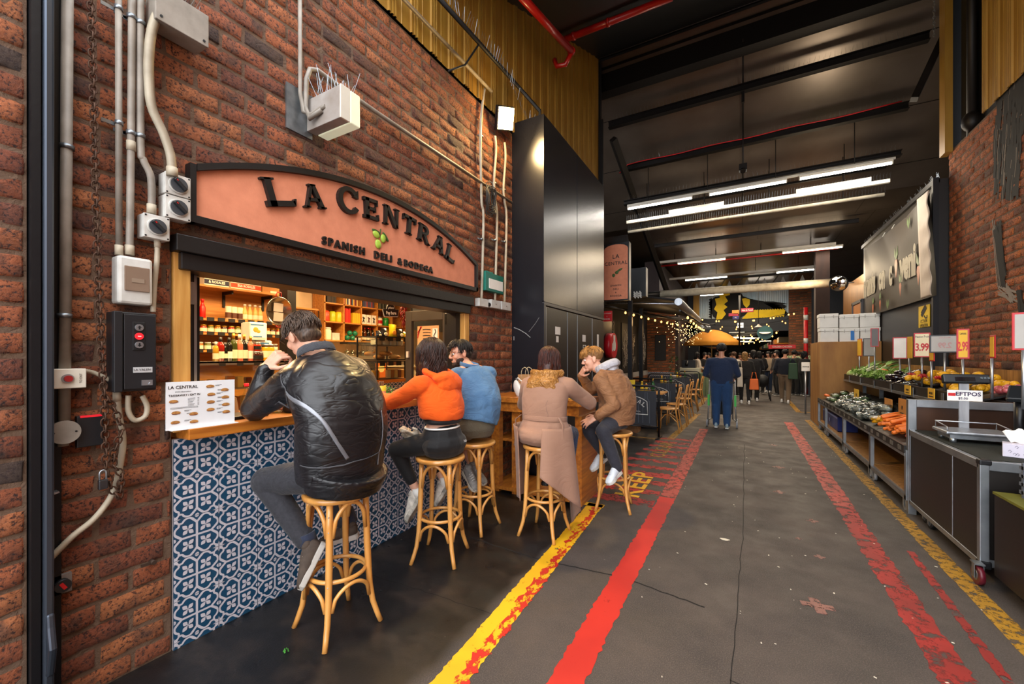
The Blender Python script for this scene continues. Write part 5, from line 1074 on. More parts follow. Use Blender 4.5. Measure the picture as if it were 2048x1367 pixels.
c=Q(782,624,-3.5); t=thing('pay_here_sign','small black hanging sign reading please Pay here','sign'); 
pts=[(-.1,-.045),(.1,-.045),(.12,.03),(.07,.035)]+[(.06*math.cos(a),.035+.06*math.sin(a)) for a in [i*PI/8 for i in range(9)]]+[(-.07,.035),(-.12,.03)]
T=frame(c,(0,1,.06),(0,-.06,1)); m=MB(); m.prism([(x*1.06,y*1.12-.003) for x,y in pts],-.004,.0,T); obj('white_edge',m,WHT,t); m=MB(); m.prism(pts,0,.003,T); obj('board',m,INK,t)
m=MB(); m.text('Pay here',.052,T@Matrix.Translation((0,-.01,.004)),.001,.02,sx=.85); m.text('please',.035,T@Matrix.Translation((0,.05,.004)),.001,.0,shear=.4); obj('lettering',m,WINK,t)
m=MB(); m.tube([c+V((0,-.05,.08)),c+V((0,-.02,.26)),c+V((0,.02,.26)),c+V((0,.05,.08))],.002,4); obj('string',m,mat('jute','#a8824a',.8),t)
c=Q(807,600,-3.42); t=thing('chilli_string','hanging string of dried red chillies right of the pay here sign','chillies'); rr=random.Random(6)
m=MB(); m.tube([c+V((0,0,.1)),c+V((0,0,-.28))],.003,4); obj('string',m,mat('jute'),t); m=MB()
for k in range(70):
    z=.06-.36*k/70; a=rr.uniform(0,6.28); r0=.03 if k<55 else .015; p=c+V((r0*math.cos(a),r0*math.sin(a),z)); m.tube([c+V((0,0,z+.02)),p,p+V((.01*math.cos(a),.01*math.sin(a),-.045))],[.004,.008,.001],5)
obj('chilli',m,mat('dried_chilli','#8e1c10',.35,col2='#5a120c',ns=20),t,kind='stuff')
m=MB(); m.bb((-4.9,5.2,1.95),(-4.85,7.6,3.0)); obj('chalk_menu_board',m,INK,label='large black menu board hanging deep in the deli',cat='board'); m=MB()
for k in range(3): m.text(('TEA','CAFE','VINO')[k],.09,FL((-4.84,6.0+.45*k,2.5-.1*k)),.001)
obj('menu_lettering',m,WINK,label='white chalk words on the deep black menu board',cat='lettering')
# bags on the side table
t=thing('paper_bag','brown paper carrier bag standing on the side table by the bricks','bag',(-2.16,4.18,1.06)); KR=mat('kraft_bag','#b98a5c',.75,col2='#a87a4c',bump=.2,bs=20)
m=MB(); m.grid(lambda s,q:(((-.085,-.05),(.085,-.05),(.085,.05),(-.085,.05),(-.085,-.05))[int(s*4+.5)][0]*(1+.04*q),((-.085,-.05),(.085,-.05),(.085,.05),(-.085,.05),(-.085,-.05))[int(s*4+.5)][1],q*.23),5,6,sm=False); m.box((0,0,.002),(.16,.1,.004)); obj('bag_body',m,KR,t,solid=.001)
for yy in (-.05,.05): m=MB(); m.tube([(-.045,yy,.18),(-.045,yy,.26),(-.03,yy,.30),(0,yy,.315),(.03,yy,.30),(.045,yy,.26),(.045,yy,.18)],.0035,6); obj('twisted_handle',m,mat('pale_cord','#d8c4a0',.7),t)
t=thing('white_handbag','white crescent leather handbag leaning on the paper bag','handbag',(-2.08,4.0,1.062)); m=MB()
pts=[];rs=[]
for i in range(15):
    a=PI+PI*i/14; pts.append((.125*math.cos(a),0,.135+.125*math.sin(a)+.04*abs(math.cos(a))**3)); k=math.sin(PI*i/14); rs.append((.015+.055*k**.7,.012+.035*k))
m.tube(pts,rs,14,ref=(1,0,0)); obj('bag_body',m,mat('white_leather','#ddd8d2',.4,bump=.1,bs=12),t,sub=1)
m=MB(); m.tube([(-.12,0,.17),(-.1,0,.2),(-.05,-.01,.165),(.03,-.01,.155),(.1,0,.19),(.12,0,.17)],.007,6); obj('shoulder_strap',m,mat('white_leather'),t); m=MB()
for x in (-.12,.12): m.tube([(x+.012*math.cos(a),0,.18+.014*math.sin(a)) for a in [i*PI/4 for i in range(8)]],.003,5,closed=True)
obj('buckle_ring',m,ALU,t)
m=MB(); m.bb((-1.62,3.93,1.06),(-1.44,4.3,1.072)); obj('yellow_tray',m,YEL,label='bright yellow tray on the side table by the man in the tan jacket',cat='tray',bevel=.004)
# ================================================================ BAR STOOLS
def make_stool(lab):
    t=thing('bar_stool',lab,'stool',(0,0,0),0,'bentwood bar stools along the bar')
    m=MB(); m.lathe([(0,.722),(.17,.722),(.18,.727),(.184,.74),(.18,.753),(.17,.757),(.15,.751),(0,.749)],(0,0,0),40); obj('seat',m,BEECH,t)
    lg=lambda a:[V((r*math.cos(a),r*math.sin(a),z)) for r,z in ((.150,.722),(.153,.6),(.158,.45),(.165,.32),(.172,.22),(.188,.12),(.212,.05),(.232,0))]
    for k in range(4):
        a=PI/4+k*PI/2; m=MB(); m.tube(lg(a),[.0165,.018,.0185,.0175,.0165,.0155,.0145,.014],12); obj('leg',m,BEECH,t)
    for k in range(4):
        a0=PI/4+k*PI/2; a1=a0+PI/2
        def arch(zb,zt,rr,r):
            q=[]
            for i in range(15):
                s=i/14; an=a0+.10+(a1-a0-.20)*s; z=zb+(zt-zb)*math.sin(PI*min(max(s,0),1))**.42; q.append((rr*math.cos(an)*(1-.10*math.sin(PI*s)),rr*math.sin(an)*(1-.10*math.sin(PI*s)),z))
            m=MB(); m.tube(q,r,10); return m
        obj('upper_arch',arch(.545,.712,.152,.0115),BEECH,t); obj('lower_arch',arch(.165,.285,.172,.0105),BEECH,t)
    m=MB(); m.tube([(.148*math.cos(a),.148*math.sin(a),.31) for a in [i*2*PI/36 for i in range(36)]],.0115,10,closed=True); obj('foot_ring',m,BEECH,t)
    m=MB()
    for k in range(4):
        for z in (.66,.58,.3): a=PI/4+k*PI/2; r=.17 if z>.4 else .182; m.ell((r*math.cos(a),r*math.sin(a),z),.004,None,6,4)
    obj('screw',m,ALU,t)
    return t
st=make_stool('bentwood bar stool under the man in the black leather jacket'); st.location=(-1.98,1.525,0); st.rotation_euler=(0,0,-.14)
for x,y,r,lab in ((-1.98,2.42,.33,'bentwood bar stool under the person in the orange hoodie'),(-2.06,2.99,.05,'bentwood bar stool under the man in the denim shirt'),(-1.47,3.17,-.02,'bentwood bar stool under the person in the long beige coat'),(-1.12,4.05,.2,'bentwood bar stool under the man in the tan jacket')): dup(st,(x,y,0),r,lab)
# ================================================================ PEOPLE
def cloth(name,c,c2=None,rough=.8,bump=.5,bs=9,ns=5,sheen=.1,coat=0,st=None,metal=0,nm=.6):
    if name in MC: return MC[name]
    m=mat(name,c,rough,metal,c2,ns,nm,0,1,sheen=sheen,coat=coat); N=m.node_tree.nodes; L=m.node_tree.links; b=N['Principled BSDF']
    tc=N.new('ShaderNodeTexCoord'); mp=N.new('ShaderNodeMapping'); mp.inputs['Scale'].default_value=st or (1,1,1.6); L.new(tc.outputs['Object'],mp.inputs[0])
    n1=N.new('ShaderNodeTexNoise'); n1.inputs['Scale'].default_value=bs; n1.inputs['Detail'].default_value=2.5; n1.inputs['Distortion'].default_value=1.6; L.new(mp.outputs[0],n1.inputs[0])
    n2=N.new('ShaderNodeTexNoise'); n2.inputs['Scale'].default_value=260; L.new(mp.outputs[0],n2.inputs[0])
    ab=N.new('ShaderNodeMath'); ab.operation='SUBTRACT'; ab.inputs[1].default_value=.5; L.new(n1.outputs['Fac'],ab.inputs[0])
    a2=N.new('ShaderNodeMath'); a2.operation='ABSOLUTE'; L.new(ab.outputs[0],a2.inputs[0])
    a3=N.new('ShaderNodeMath'); a3.operation='POWER'; a3.inputs[1].default_value=.6; L.new(a2.outputs[0],a3.inputs[0])
    ad=N.new('ShaderNodeMath'); ad.operation='MULTIPLY_ADD'; ad.inputs[1].default_value=.04; L.new(n2.outputs['Fac'],ad.inputs[0]); L.new(a3.outputs[0],ad.inputs[2])
    bp=N.new('ShaderNodeBump'); bp.inputs['Strength'].default_value=bump; bp.inputs['Distance'].default_value=.03; L.new(ad.outputs[0],bp.inputs['Height']); L.new(bp.outputs[0],b.inputs['Normal'])
    return m
def skin(c): return mat('skin_'+c[1:],c,.5,col2=tuple(x*.82 if i<3 else 1 for i,x in enumerate(hx(c))),ns=14,bump=.05,bs=120)
def cap(m,a,b,r0,r1,n=12):
    n=20 if r0>.03 else n; a,b=V(a),V(b); m.tube([a,a.lerp(b,.5),b],[r0,(r0+r1)/2,r1],n); m.ell(a,r0,None,n,n//2); m.ell(b,r1,None,n,n//2)
def dens(pts,rs,k=5):
    n=len(pts); P_=[];R_=[]; cr=lambda a,b,c,e,s:.5*((2*b)+(c-a)*s+(2*a-5*b+4*c-e)*s*s+(3*b-a-3*c+e)*s**3)
    for i in range(n-1):
        I=(max(i-1,0),i,i+1,min(i+2,n-1))
        for j in range(k): s=j/k; P_.append(cr(*[V(pts[q]) for q in I],s)); R_.append(tuple(cr(*[rs[q][h] for q in I],s) for h in (0,1)))
    return P_+[V(pts[-1])],R_+[rs[-1]]
DT={}
def disp_tex(sz):
    if sz not in DT: t=bpy.data.textures.new('folds','CLOUDS'); t.noise_scale=sz; t.noise_depth=1; DT[sz]=t
    return DT[sz]
def blob(name,m,mt,parent,vox=.008,sm=5,disp=0,dsz=.08,label=None,dec=0):
    o=obj(name,m,mt,parent,label=label); r=o.modifiers.new('r','REMESH'); r.mode='VOXEL'; r.voxel_size=vox; r.use_smooth_shade=True
    if disp: d=o.modifiers.new('d','DISPLACE'); d.texture=disp_tex(dsz); d.strength=disp; d.mid_level=.5; d.texture_coords='LOCAL'
    if sm: s=o.modifiers.new('s','SMOOTH'); s.factor=.5; s.iterations=sm
    return o
def basis(f,up):
    f=V(f).normalized(); u=V(up); u=(u-f*u.dot(f)).normalized(); r=f.cross(u); return Matrix((r,f,u)).transposed()   # x right, y forward, z up
def head_blobs(m,c,B,s,jaw=1.0,ear=True):
    c=V(c); q=lambda x,y,z:c+B@V((x*s,y*s,z*s)); e=lambda p,r:m.ell(q(*p),tuple(v*s for v in r),B,16,10)
    e((0,-.014,.034),(.074,.094,.083)); e((0,.028,-.022),(.060*jaw,.060,.088)); e((0,.030,-.068),(.050*jaw,.052,.040)); e((0,.072,-.094),(.022*jaw,.018,.018))
    cap(m,q(0,.086,.022),q(0,.108,-.016),.008*s,.012*s,8); e((.011,.099,-.024),(.009,.010,.008)); e((-.011,.099,-.024),(.009,.010,.008))
    cap(m,q(-.042,.070,.030),q(.042,.070,.030),.013*s,.013*s,8)
    for k in (-1,1):
        e((.036*k,.062,-.022),(.024,.022,.026))
        if ear: e((.077*k,-.008,-.008),(.010,.021,.032)); e((.083*k,-.018,.004),(.006,.014,.024))
    cap(m,q(-.020,.086,-.052),q(.020,.086,-.052),.0065*s,.0065*s,8); cap(m,q(-.017,.085,-.064),q(.017,.085,-.064),.0075*s,.0075*s,8)
def face_parts(par,c,B,s,lip='#a0564a'):
    c=V(c); q=lambda x,y,z:c+B@V((x*s,y*s,z*s))
    for k in (-1,1):
        m=MB(); m.ell(q(.030*k,.079,.008),.0115*s,None,14,8); e=obj('eye',m,mat('eye_white','#e8e2da',.2),par); m=MB(); m.ell(q(.030*k,.087,.008),.0058*s,None,10,6); obj('iris',m,mat('dark_iris','#241810',.2),e)
        m=MB(); m.tube([q(.012*k,.092,.028),q(.030*k,.0915,.033),(q(.048*k,.080,.027))],[.003*s,.004*s,.002*s],6); obj('eyebrow',m,mat('brow_hair','#3a281c',.7),par)
def hand(m,w,d,n,side=1,curl=.35,s=1.0,spread=.02,thumb=.6):
    w=V(w); d=V(d).normalized(); n=V(n); n=(n-d*n.dot(d)).normalized(); l=d.cross(n)*side
    for i,(ln,o) in enumerate(((.92,-.029),(1.0,-.0095),(.95,.010),(.76,.028))):
        a=w+l*o*.6*s; b=w+d*.086*s+l*o*s-n*(.002 if i in(1,2) else -.003)*s; cap(m,a,b,.0135*s,.0105*s,8)
        p=b; ang=0; dd=d
        for j,(sl,r) in enumerate(((.042,.0092),(.026,.0083),(.021,.0073))):
            ang+=curl*(1+.25*j+.12*i); v=d*math.cos(ang)+n*math.sin(ang)+l*o*5.5
            q=p+v.normalized()*sl*ln*s; cap(m,p,q,r*s,(r-.0008)*s,8); p=q
    a=w+d*.018*s-l*.020*s; b=a+(d*.55-l*.75+n*.35).normalized()*.040*s; c=b+(d*.85-l*.35+n*(.3+thumb*.4)).normalized()*.032*s; e=c+(d*.9-l*.05+n*(.3+thumb*.5)).normalized()*.026*s
    cap(m,a,b,.0145*s,.0115*s,8); cap(m,b,c,.0115*s,.0098*s,8); cap(m,c,e,.0098*s,.008*s,8); cap(m,w-d*.02,w+d*.05*s,.021*s,.018*s,8)
def shoe(par,heel,toe,up,mt,sole,laces=None,s=1.0,name='shoe',lab=None,w=.047):
    heel,toe=V(heel),V(toe); d=(toe-heel); L=d.length; d.normalize(); u=V(up); u=(u-d*u.dot(d)).normalized(); r=d.cross(u); q=lambda y,x,z:heel+d*(y*L)+r*x+u*z
    sh=obj(name,MB(),mt,par) if 0 else None
    m=MB(); m.tube([q(-.04,0,.05),q(.05,0,.052),q(.22,0,.052),q(.38,0,.045),q(.58,0,.035),q(.78,0,.026),q(.93,0,.02),q(1.0,0,.016)],[(.022,.02),(.045,.034),(.050,.036),(.044,.037),(.034,.043),(.026,.046),(.019,.038),(.008,.02)],16,ref=u)
    m.tube([q(.12,0,.06),q(.12,0,.115)],[.036,.034],12); o=obj(name,m,mt,par,label=lab,sub=1)
    m=MB(); out=[]; 
    for y,x in ((-.04,.02),(.02,.034),(.2,.036),(.45,.033),(.7,w),(.9,.04),(1.0,.018)): out.append((x,y))
    pts=[(x,y*L) for x,y in out]+[(-x,y*L) for x,y in out[::-1]]; T=Matrix((r,d,u)).transposed().to_4x4(); T.translation=heel; m.prism(pts,-.006,.026,T); obj('sole',m,sole,o,bevel=.006)
    if laces:
        m=MB()
        for k in range(4): y=.36+.085*k; z=.089-.085*(y-.3)*.9; m.tube([q(y,-.024,z-.008),q(y+.02,0,z+.004),q(y+.04,.024,z-.008)],.0028,5)
        obj('laces',m,laces,o)
    return o
def strands(m,c,B,s,n,L,az=(0,360),seed=0,r=.0045,grow=1.08,crown=(0,-.02),start=(.05,1.2),fringe=0,wave=.006,inward=.0,part=None,droop=1.0,segs=9):
    """clumps of hair flowing from the crown over the skull, then hanging under their own weight"""
    rnd=random.Random(seed); c=V(c); R=V((.080,.100,.090))*s*grow
    for i in range(n):
        a=math.radians(rnd.uniform(*az)); th=rnd.uniform(*start); ln=L*rnd.uniform(.8,1.1); p=None; q=[]; st=ln/segs; ph=rnd.uniform(0,6.3); off=rnd.uniform(-.006,.006)*s; hang=None
        for k in range(segs+1):
            if hang is None:
                d=V((math.sin(th)*math.sin(a),math.sin(th)*math.cos(a)+crown[1]*0,math.cos(th))); loc=V((d.x*(R.x+off),d.y*(R.y+off)-.014*s,d.z*(R.z+off)+.034*s)); w=c+B@loc; th+=st/(.085*s)
                if th>1.62: hang=w; hd=(B@V((d.x,d.y,0)))
            else: hang=hang+V((0,0,-1))*st*droop-hd*inward*st+hd*.05*st; w=hang
            q.append(w+V((math.sin(k*.9+ph),math.cos(k*.8+ph),0))*wave*(k/segs))
        m.tube(q,[r*s*(.55 if k==0 else 1-.75*(k/segs)**3) for k in range(len(q))],5)
HAIR=lambda n,c,c2:mat(n,c,.42,col2=c2,ns=30,stretch=(3,3,.6),bump=.15,bs=60,spec=.4,contrast=.15)
def person(lab,J,G,vox=.008):
    g=G.get; t=thing('person',lab,'person',group=g('group')); s=g('s',1.0); B=basis(J['f'],J.get('up',(0,0,1))); sk=skin(g('skin','#d8a184')); hc=V(J['head']); N=V(J['neck']); H=V(J['hip'])
    SL,SR,EL,ER,WL,WR=[V(J[k]) for k in ('SL','SR','EL','ER','WL','WR')]; KL,KR,AL,AR=[V(J[k]) for k in ('KL','KR','AL','AR')]
    side=(SR-SL).normalized(); hw=g('hipw',.09); HL,HR=H-side*hw,H+side*hw; HL.z=HR.z=H.z
    m=MB(); head_blobs(m,hc,B,s*g('hs',1.0)); nk=hc+B@V((0,-.02,-.085))*s; cap(m,nk,N,.052*s,.056*s); cap(m,nk+V((0,0,.02)),nk,.05*s,.052*s)
    mid=H.lerp(N,.5)+V(J.get('bend',(0,0,0)))
    tw=g('tw',1.0); m.tube([H+V((0,0,-.06)),H,H.lerp(mid,.6),mid,mid.lerp(N,.55),N],[(.13*tw,.10),(.15*tw,.105),(.13*tw,.095),(.145*tw,.10),(.14*tw,.085),(.06,.055)],14,ref=side)
    for S,E,W in ((SL,EL,WL),(SR,ER,WR)): cap(m,N.lerp(S,.3),S,.05,.052*s); cap(m,S,E,.05*s,.038*s); cap(m,E,W,.038*s,.024*s)
    for Q_,K,A in ((HL,KL,AL),(HR,KR,AR)): cap(m,Q_,K,.08*s,.055*s); cap(m,K,A,.052*s,.034*s)
    if 'HL' in J: hand(m,WL,*J['HL'])
    if 'HR' in J: hand(m,WR,*J['HR'])
    blob('body',m,sk,t,.0052 if vox<=.008 else vox,3)
    # trousers
    pr=g('pr',1.0); m=MB(); z0=g('plow',.0); m.tube([H+V((0,0,.10)),H+V((0,0,.05)),H,H-V((0,0,.07))],[(.145*tw,.115),(.165*tw,.125),(.175*tw,.13),(.14*tw,.11)],32,ref=side)
    for Q_,K,A in ((HL,KL,AL),(HR,KR,AR)):
        A2=K.lerp(A,1-z0); cap(m,Q_,K,.098*s*pr,.070*s*pr); cap(m,K,A2,.070*s*pr,(.050 if z0<.3 else .06)*s*pr)
    blob('trousers',m,g('pants'),t,vox,4,g('pdisp',.008),.07,label=g('plabel'))
    # top
    th=g('tops',[(-.04,.185,.135),(.15,.185,.135),(.4,.19,.13),(.65,.205,.125),(.85,.19,.11),(.98,.10,.085)]); m=MB(); q=[];rs=[]
    for k,a,b in th:
        c=(H.lerp(mid,k*2) if k<.5 else mid.lerp(N,k*2-1)); q.append(c+V(g('toff',(0,0,0)))*(1-abs(2*k-1))); rs.append((a*tw,b*g('td',1.0)))
    q,rs=dens(q,rs); m.tube(q,rs,40,ref=side); sl=g('sr',1.0)
    for S,E,W in ((SL,EL,WL),(SR,ER,WR)): cap(m,N.lerp(S,.35)-V((0,0,.03)),S,.07*sl,.07*s*sl); cap(m,S,E,.069*s*sl,.055*s*sl); cap(m,E,E.lerp(W,.93),.056*s*sl,.037*s*sl)
    for e in g('extra',[]): m.ell(*e)
    top=blob('top_garment' if not g('topname') else g('topname'),m,g('top'),t,vox,5,g('disp',.012),g('dsz',.09),label=g('tlabel'))
    if 'TL' in J:
        for i_,(hl,to) in enumerate((J['TL'],J['TR'])): shoe(t,hl,to,J['fups'][i_] if 'fups' in J else J.get('fup',(0,0,1)),g('shoe'),g('sole',WHT),g('laces'))
    return t,B,top,sk
# ---------------------------------------------------------------- the man in black leather
LEA=cloth('black_leather','#100f11','#1a191c',rough=.38,bump=.34,bs=4.6,sheen=0,coat=.12,st=(1,1,2.4))
DEN=cloth('charcoal_jeans','#1d1d22','#2b2b31',rough=.85,bump=.25,bs=8,ns=60)
J=dict(hip=(-1.97,1.53,.86),neck=(-2.15,1.51,1.50),head=(-2.27,1.505,1.618),f=(-.92,-.05,-.42),up=(-.35,-.12,.95),bend=(.08,.02,.03),
 SL=(-2.10,1.345,1.365),SR=(-2.09,1.73,1.40),EL=(-2.44,1.33,1.205),ER=(-2.42,1.84,1.20),WL=(-2.385,1.355,1.435),WR=(-2.60,1.62,1.17),KL=(-2.34,1.33,.80),KR=(-2.36,1.68,.80),AL=(-2.09,1.40,.50),AR=(-2.13,1.68,.50),
 HL=((.50,.42,.75),(-.3,.85,-.4),1,.85,1.12),HR=((-.8,-.6,-.1),(0,0,-1),1,.4,1.0),TL=((-1.995,1.455,.47),(-2.02,1.335,.27)),TR=((-2.05,1.72,.40),(-2.22,1.57,.365)),fups=((-.62,-.72,.25),(-.3,-.3,.9)))
t,B,top,sk=person('man in a black leather jacket and grey jeans leaning his elbow on the bar',J,dict(s=1.06,skin='#dba58a',pants=DEN,top=LEA,topname='leather_jacket',tw=1.14,td=1.1,sr=1.27,vox=.008,shoe=mat('brown_suede','#4a3d33',.85,col2='#362c25',ns=30),sole=mat('pale_sole','#a8a29a',.7),laces=mat('cream_lace','#b8ac98',.8),disp=.022,dsz=.16,
 tops=[(-.06,.20,.165),(-.02,.21,.175),(.15,.225,.175),(.4,.235,.17),(.62,.235,.155),(.82,.215,.13),(.95,.12,.10)],toff=(.05,0,0)),.007)
m=MB(); c=V(J['head']); bl=lambda p,r:m.ell(c+B@V(p),r,B,18,12)
bl((0,-.024,.044),(.083,.100,.090)); bl((0,-.055,-.02),(.07,.06,.05)); bl((0,.05,.085),(.055,.045,.035)); blob('hair_cap',m,HAIR('greying_brown_hair','#5a4638','#30241c'),t,.006,2,.006,.03)
m=MB(); strands(m,c,B,1.06,560,.05,(40,320),3,.0034,1.10,wave=.005,start=(.02,1.45),segs=6); strands(m,c,B,1.06,120,.05,(-60,60),5,.0036,1.12,start=(.1,.8),segs=6); obj('hair',m,HAIR('greying_brown_hair','',''),t)
m=MB(); q=[V(J['neck'])+V((.02,0,.0))+V((.088*math.cos(a)-.02,.095*math.sin(a),.030+.035*math.cos(a))) for a in [(-2.5+i*5/16) for i in range(17)]]; m.tube(q,[(.03,.009)]*17,10,ref=(0,0,1)); blob('fleece_collar',m,cloth('grey_fleece','#3e3f44',rough=.95,bump=.4,bs=60),t,.006,3,.006,.02)
for k in (-1,1): m=MB(); p=c+B@V((.092*k*1.0,.0,.012)); m.tube([p,p+B@V((-.0*k,.08,.0)),c+B@V((.05*k,.105,.0))],.0028,5); obj('spectacle_arm',m,INK,t)
m=MB(); q,rs=dens([V((-1.935,1.535,.765)),V((-1.925,1.54,.83)),V((-1.91,1.545,.885))],[(.222,.172),(.238,.188),(.243,.192)]); m.tube(q,rs,40,ref=(-.1,1,0)); blob('hem_band',m,LEA,t,.008,3,.012,.2)
SIL=mat('silver_piping','#84868c',.35,metal=.5)
def seam(par,target,pts,w,mt,name,n=40,off=.004,th=.004):
    p=[V(a) for a in pts]; q=[]
    for i in range(len(p)-1):
        a,b,c_,e=p[max(i-1,0)],p[i],p[i+1],p[min(i+2,len(p)-1)]
        for k in range(n//(len(p)-1)): s=k/(n//(len(p)-1)); q.append(.5*((2*b)+(c_-a)*s+(2*a-5*b+4*c_-e)*s*s+(3*b-a-3*c_+e)*s**3))
    q.append(p[-1]); m=MB(); vs=[]
    for i,x in enumerate(q):
        d=(q[min(i+1,len(q)-1)]-q[max(i-1,0)]).normalized(); nr=(V((0,0,1.5))-x).cross(d) if 0 else d.cross((V((0,0,1.5))-x).normalized()); nr.normalize()
        for k in (-1,-.33,.33,1): vs.append(x+nr*w/2*k)
    m._a(vs,[(4*i+j,4*i+j+1,4*i+j+5,4*i+j+4) for i in range(len(q)-1) for j in range(3)],True); o=obj(name,m,mt,par)
    s=o.modifiers.new('w','SHRINKWRAP'); s.target=target; s.wrap_method='NEAREST_SURFACEPOINT'; s.wrap_mode='OUTSIDE_SURFACE' if 0 else 'ABOVE_SURFACE'; s.offset=off
    if th: k=o.modifiers.new('s','SOLIDIFY'); k.thickness=th; k.offset=0
    return o
bk=lambda u,v,d:V((0,0,1.5))+(V((-_S,_C,0))+V((_C,_S,0))*((u-1024)/820)+V((0,0,(712-v)/820)))*d
seam(t,top,[bk(574,785,2.1),bk(600,800,2.1),bk(640,835,2.05),bk(672,880,2.05),bk(698,920,2.1)],.02,SIL,'piping')
seam(t,top,[bk(756,822,2.3),bk(766,850,2.3),bk(768,890,2.3),bk(762,930,2.3)],.012,SIL,'piping')
seam(t,top,[bk(555,745,2.1),bk(562,765,2.1),bk(574,786,2.1)],.007,mat('seam_grey','#4a4a4e',.5),'seam'); seam(t,top,[bk(612,925,2.1),bk(660,938,2.05),bk(720,930,2.1),bk(765,905,2.3)],.006,mat('seam_grey'),'seam')
seam(t,top,[bk(572,788,2.1),bk(556,815,2.1),bk(540,840,2.15)],.005,mat('seam_grey'),'seam')
m=MB(); m.tube([V((-2.085,1.40,.53)),V((-2.07,1.405,.48))],[.047,.05],14); obj('sock',m,cloth('navy_sock','#23293c',rough=.95,bump=.3,bs=80,st=(1,1,.1)),t); m=MB(); m.tube([V((-2.12,1.685,.56)),V((-2.10,1.70,.48))],[.047,.05],14); obj('sock',m,MC['navy_sock'],t)
# ---------------------------------------------------------------- orange hoodie
ORG=cloth('orange_sweat','#e85a06','#d85206',rough=.9,bump=.28,bs=5,ns=4,sheen=.05); BLEG=cloth('black_leggings','#0f0f12','#0a0a0c',rough=.75,bump=.12,bs=8,sheen=.1)
J=dict(hip=(-1.985,2.44,.865),neck=(-2.05,2.45,1.345),head=(-2.10,2.455,1.485),f=(-.80,.55,-.12),up=(0,0,1),bend=(.035,0,.0),SL=(-2.05,2.27,1.285),SR=(-2.02,2.63,1.285),EL=(-2.29,2.23,1.16),ER=(-2.12,2.76,1.11),WL=(-2.52,2.34,1.175),WR=(-2.40,2.66,1.17),
 KL=(-2.30,2.29,.79),KR=(-2.31,2.60,.80),AL=(-2.17,2.37,.47),AR=(-2.11,2.62,.50),HL=((-.6,.8,0),(0,0,-1),1,.3,.88),HR=((-.9,-.3,0),(0,0,-1),1,.3,.88),TL=((-2.115,2.375,.44),(-2.19,2.295,.25)),TR=((-2.06,2.645,.46),(-2.13,2.545,.28)),fup=(-.9,-.2,.3))
t,B,top,sk=person('person with a dark bob in an orange hoodie and black leggings, seated at the bar',J,dict(s=.92,skin='#d9a78c',pants=BLEG,plow=.28,pdisp=.003,top=ORG,topname='hoodie',tw=1.02,sr=1.12,shoe=mat('cream_sneaker','#d8d2c6',.6,col2='#8f8a82',ns=25),sole=mat('dark_tread','#3a3a3c',.7,col2='#c8c2b4',ns=20),laces=WHT,disp=.014,dsz=.08,hipw=.085,
 tops=[(.36,.178,.135),(.42,.192,.145),(.6,.195,.14),(.82,.18,.12),(.96,.10,.09)]),.007)
m=MB(); m.ell((-1.955,2.44,.85),(.15,.205,.10)); m.ell((-1.965,2.44,.92),(.125,.16,.09)); m.ell((-1.955,2.44,.79),(.13,.18,.05)); blob('leggings_seat',m,BLEG,t,.008,5)
m=MB(); m.tube([V((-1.975,2.44,1.04)),V((-1.977,2.44,1.008))],[(.165,.125),(.163,.122)],24,ref=(0,1,0)); obj('black_waistband',m,BLEG,t); m=MB(); m.tube([V((-1.977,2.44,.976)),V((-1.977,2.44,.966))],[(.15,.118),(.155,.121)],24,ref=(0,1,0)); obj('white_waistband',m,WHTP,t)
m=MB(); m.text('DDD',.022,frame((-1.82,2.50,.865),(.25,.97,0),(-.25,0,1)),.001,.02); obj('leggings_logo',m,WHT,t)
m=MB(); c=V(J['head']); hd=lambda p,r:m.ell(c+B@V(p),r,B,18,12); hd((0,-.022,.036),(.104,.118,.10)); hd((0,-.045,-.06),(.115,.085,.10)); hd((.07,-.005,-.05),(.045,.06,.09)); hd((-.07,-.005,-.05),(.045,.06,.09)); DBR=HAIR('dark_brown_hair','#3a2118','#1c100c'); blob('hair_cap',m,DBR,t,.007,3,.008,.04)
m=MB(); strands(m,c,B,.98,700,.27,(38,322),8,.0046,1.38,start=(.02,.9),wave=.013,inward=.12,segs=11); strands(m,c,B,.98,120,.13,(-38,38),18,.004,1.34,start=(.02,.4),wave=.006,segs=7); obj('hair',m,DBR,t)
m=MB(); n_=V(J['neck']); m.tube([n_+V((.10*math.cos(a)+.03,.125*math.sin(a),.03-.035*math.cos(a))) for a in [(-2.3+i*4.6/14) for i in range(15)]],[(.026,.022)]*15,10,ref=(0,0,1)); m.ell(n_+V((.115,.02,-.07)),(.055,.14,.085),(0,.25,0)); m.ell(n_+V((.10,.0,-.01)),(.06,.15,.055)); m.ell(n_+V((.125,.06,-.14)),(.035,.09,.06),(.3,0,0)); hood=blob('hood',m,ORG,t,.007,5,.012,.06)
m=MB(); m.tube([V((-2.16,2.365,.50)),V((-2.15,2.37,.43))],[.04,.042],12); m.tube([V((-2.105,2.62,.53)),V((-2.09,2.63,.46))],[.04,.042],12); obj('sock',m,WHTP,t)
m=MB(); m.grid(lambda a,b:(-2.26+.12*a+.03*math.sin(b*7),2.27+.05*math.sin(a*9)+.09*b,.95-.09*b*(1-.3*a)+.02*math.sin(a*14)),12,10); obj('cream_cardigan',m,cloth('cream_knit','#cfc4b0',rough=.95),label='crumpled cream garment lying on the lap of the person in the orange hoodie',cat='cardigan',solid=.012)
